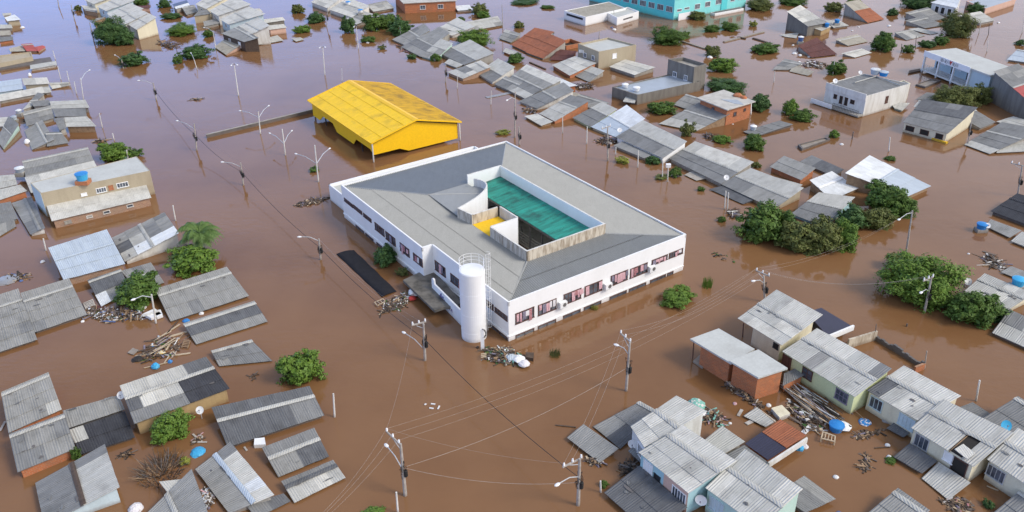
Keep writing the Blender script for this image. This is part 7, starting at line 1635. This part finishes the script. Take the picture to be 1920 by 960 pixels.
for i, (lb, a, b, m, w_) in enumerate([('long orange plank reaching the striped roof', (288,640), (337,608), 'pale_wood', .16), ('broad orange plank under the striped roof', (315,632), (351,622), 'pale_wood', .28), ('short orange plank left of the broad one', (295,645), (311,637), 'pale_wood', .25), ('dark plank crossing the long orange plank', (311,628), (334,601), 'dark_wood', .14), ('pale plank at the right of the ochre house yard', (322,667), (357,662), 'pale_wood', .2), ('yellow lath below the rubbish drift', (197,605), (242,596), 'pale_wood', .16), ('thin pole lying right of the tan roof at left', (270,690), (314,680), 'pale_wood', .08), ('pale board by the brick house wall at the left edge', (0,808), (10,790), 'white_old', .2), ('thin grey pole leading to the tan ribbed roof', (1042,797), (1080,801), 'dark_wood', .1), ('white board leaning by the small ribbed roof', (1399,795), (1424,783), 'white_old', .35), ('short white board in the block house rubbish', (1384,780), (1391,768), 'white_old', .25), ('white plank beside the foam mattress', (1505,768), (1521,778), 'pale_wood', .14), ('leaning white board left of the blue tank', (1506,812), (1522,797), 'white_metal', .4), ('pale stick in the front right water', (1850,911), (1872,920), 'pale_wood', .08), ('white plank fragment below the long dark roof', (458,838), (463,845), 'white_old', .15), ('thin stick floating by the bits of wood', (360,829), (388,829), 'white_old', .12), ('grey plank in the right water near the broken timber', (1843,471), (1868,479), 'concrete_dark', .3), ('dark plank left of the blue and white wreck', (912,183), (966,172), 'slab_blue', .9), ('brown thin stake fragment by the lone dark speck', (1640,840), (1668,838), 'dark_wood', .08)]):
    plank(lb, a, b, w_, m)
boxq('dirty white foam mattress behind the clay tile roof', 'mattress', 'mattress', [(1462,783), (1482,775), (1466,759), (1446,765)], 0, .4, 'white_old', top='cream_paint')
boxq('open white box right of the foam mattress', 'box', 'box', [(1500,745), (1518,733), (1513,728), (1495,738)], 0, .25, 'white_old'); boxq('wine coloured mat in the rubbish drift', 'mat', 'mat', [(181,596), (193,597), (193,572), (182,573)], .02, .1, 'clay_dark')
for i, q in enumerate([[(256,579), (270,568), (274,572), (260,583)], [(268,588), (290,578), (303,588), (283,596)], [(290,585), (301,580), (305,590), (294,594)]]): boxq(['upper left', 'largest', 'rightmost'][i] + ' white foam slab beside the fallen looking lamp', 'foam_slab', 'foam', q, .05, .35, 'white_metal', 'foam slabs')
boxq('white crossed board on the foam beside the lamp', 'board', 'board', [(268,593), (300,583), (299,580), (267,590)], .36, .42, 'white_old')
bundle('blue barrel lying above the ochre house', 'barrel', 'barrel', 292, 689, .38, .45, 'cyan_plastic', seed=7); bundle('small blue barrel right of the larger one above the ochre house', 'barrel', 'barrel', 319, 679, .22, .25, 'blue_plastic', seed=8); bundle('yellow and white cushion above the ochre house', 'cushion', 'cushion', 303, 664, .4, .3, 'cream_paint', seed=9, mat2='yellow_floor'); bundle('black tub above the ochre house, left of the cushion', 'tub', 'tub', 258, 674, .5, .25, 'rubber', seed=10)
boxq('pale square board left of the black tub', 'board', 'board', [(239,661), (250,665), (260,656), (249,652)], .05, .12, 'concrete')
bundle('blue plastic sheet at the striped roof corner', 'plastic_sheet', 'plastic sheet', 349, 602, .35, .2, 'blue_plastic', seed=11)
bundle('blue oval pool floating below the ochre house', 'paddling_pool', 'pool', 371, 848, .6, .22, 'cyan_plastic', seed=12); bundle('crumpled light blue net at the left edge', 'net', 'net', 14, 525, 1.2, .2, 'slab_blue', seed=13)
boxq('white appliance lying by the long dark roof', 'washing_machine', 'appliance', [(476,834), (498,833), (496,820), (477,822)], 0, .35, 'white_metal'); bundle('white bundle of sheeting at the bottom left edge', 'sheeting', 'sheeting', 255, 955, .55, .4, 'white_cloth', seed=16); bundle('small white tank by the pale roof at bottom left', 'jug', 'jug', 363, 907, .12, .12, 'white_metal', seed=17)
bundle('green mesh heap behind the short white roof', 'mesh_heap', 'mesh', 1306, 759, .75, .35, 'green_plastic', z=.1, seed=18, mat2='white_old'); bundle('white roll below the green mesh heap', 'roll', 'roll', 1316, 777, .4, .35, 'white_metal', z=.1, seed=19)
tank('large blue tank tipped in the water before the lime green house', 1567, 806, .6, .6, 0, 'blue_plastic', 'blue_plastic'); bundle('white domed lid beside the large tipped blue tank', 'tank_lid', 'lid', 1581, 800, .6, .35, 'white_metal', z=.15, seed=20)
bundle('blue drum beside the clay tile roof', 'barrel', 'barrel', 1497, 840, .42, .5, 'cyan_plastic', seed=21); bundle('white crumpled bag next to the blue drum', 'bag', 'bag', 1508, 837, .3, .25, 'white_cloth', seed=22); bundle('dark blue tarp scrap in the water below the lime green house', 'tarpaulin', 'tarpaulin', 1621, 792, .5, .18, 'blue_plastic', seed=23, mat2='white_cloth'); bundle('blue scrap by the shuttered cream house', 'scrap', 'plastic sheet', 1662, 789, .35, .15, 'slab_blue', seed=24)
for i, (x, y, s_, lb) in enumerate([(1567,895,.3,'white sack floating alone in the right foreground'), (1664,835,.28,'white bag at the end of the branch line'), (1667,857,.28,'white bottle heap on the green tuft'), (1369,794,.2,'small white bag left of the small ribbed roof'), (1378,757,.25,'pink bag by the block house rubbish'), (1441,760,.3,'white basin behind the foam mattress'), (1530,803,.35,'grey white bag in the scattered boards'), (1573,963,.3,'blue white scrap at the bottom edge'), (1610,51,.3,'white speck of foam above the cream half sunken roof'), (1598,58,.35,'white plank of foam at the upper right'), (1487,85,.35,'white foam ball at the rust brown roof'), (1489,101,.6,'left white boulder of foam by the rust brown roof'), (1500,104,.5,'right white boulder of foam by the rust brown roof'), (1517,107,.4,'small white foam under the rust brown roof'), (1518,117,.5,'large white box among the upper right litter'), (1502,122,.3,'white jar among the upper right litter'), (1872,43,.45,'white dish-like float at the top right'), (1667,49,.55,'white dome tank standing at the upper right'), (1578,271,.4,'white floating sack with brown bits at right'), (1374,233,.2,'white fleck in the water below the brick house'), (1331,108,.7,'large white dish in the tree by the dark grey block'), (1816,476,.2,'white scrap by the broken timber'), (80,491,.35,'square white foam in the left water'), (40,527,.3,'white scrap beside the blue net'), (128,597,.25,'white bag at the left end of the rubbish drift'), (155,603,.25,'second white bag at the left end of the drift'), (378,588,.35,'white lump under the large patched roof'), (1152,56,.6,'white cistern among the dark stakes on the top street'), (1147,52,.4,'dark blue drum among the stakes on the top street'), (690,80,.5,'white tank below the bushy trees'), (862,55,.4,'white scrap behind the creamy house')]):
    bundle(lb, 'floating_bag' if 'dish' not in lb else 'float', 'float', x, y, s_*.72, s_*.5, 'white_metal' if 'blue' not in lb and 'pink' not in lb else ('pink_cloth' if 'pink' in lb else 'blue_cloth'), seed=40+i, group='pale things afloat')
# capsized chair: white legs breaking the surface
ch = thing('sunken_chair', 'white plastic chair just under the surface in the lower centre', 'chair', P(810, 763))
for i, (a, b) in enumerate((((796,759), (799,757)), ((808,757), (816,758)), ((805,765), (813,766)), ((821,767), (824,761)))):
    m_ = MB(); m_.bar(P(*a, .05), P(*b, .05), .12, .06, 'white_metal'); put(m_, ['backrest_edge', 'armrest', 'armrest', 'leg'][i], ch)
dish('white dish at the top left of the ochre house', 227, 741, 1.6, .42); dish('white dish on a post at the ochre house wall', 375, 769, .9, .42, foot=.9);
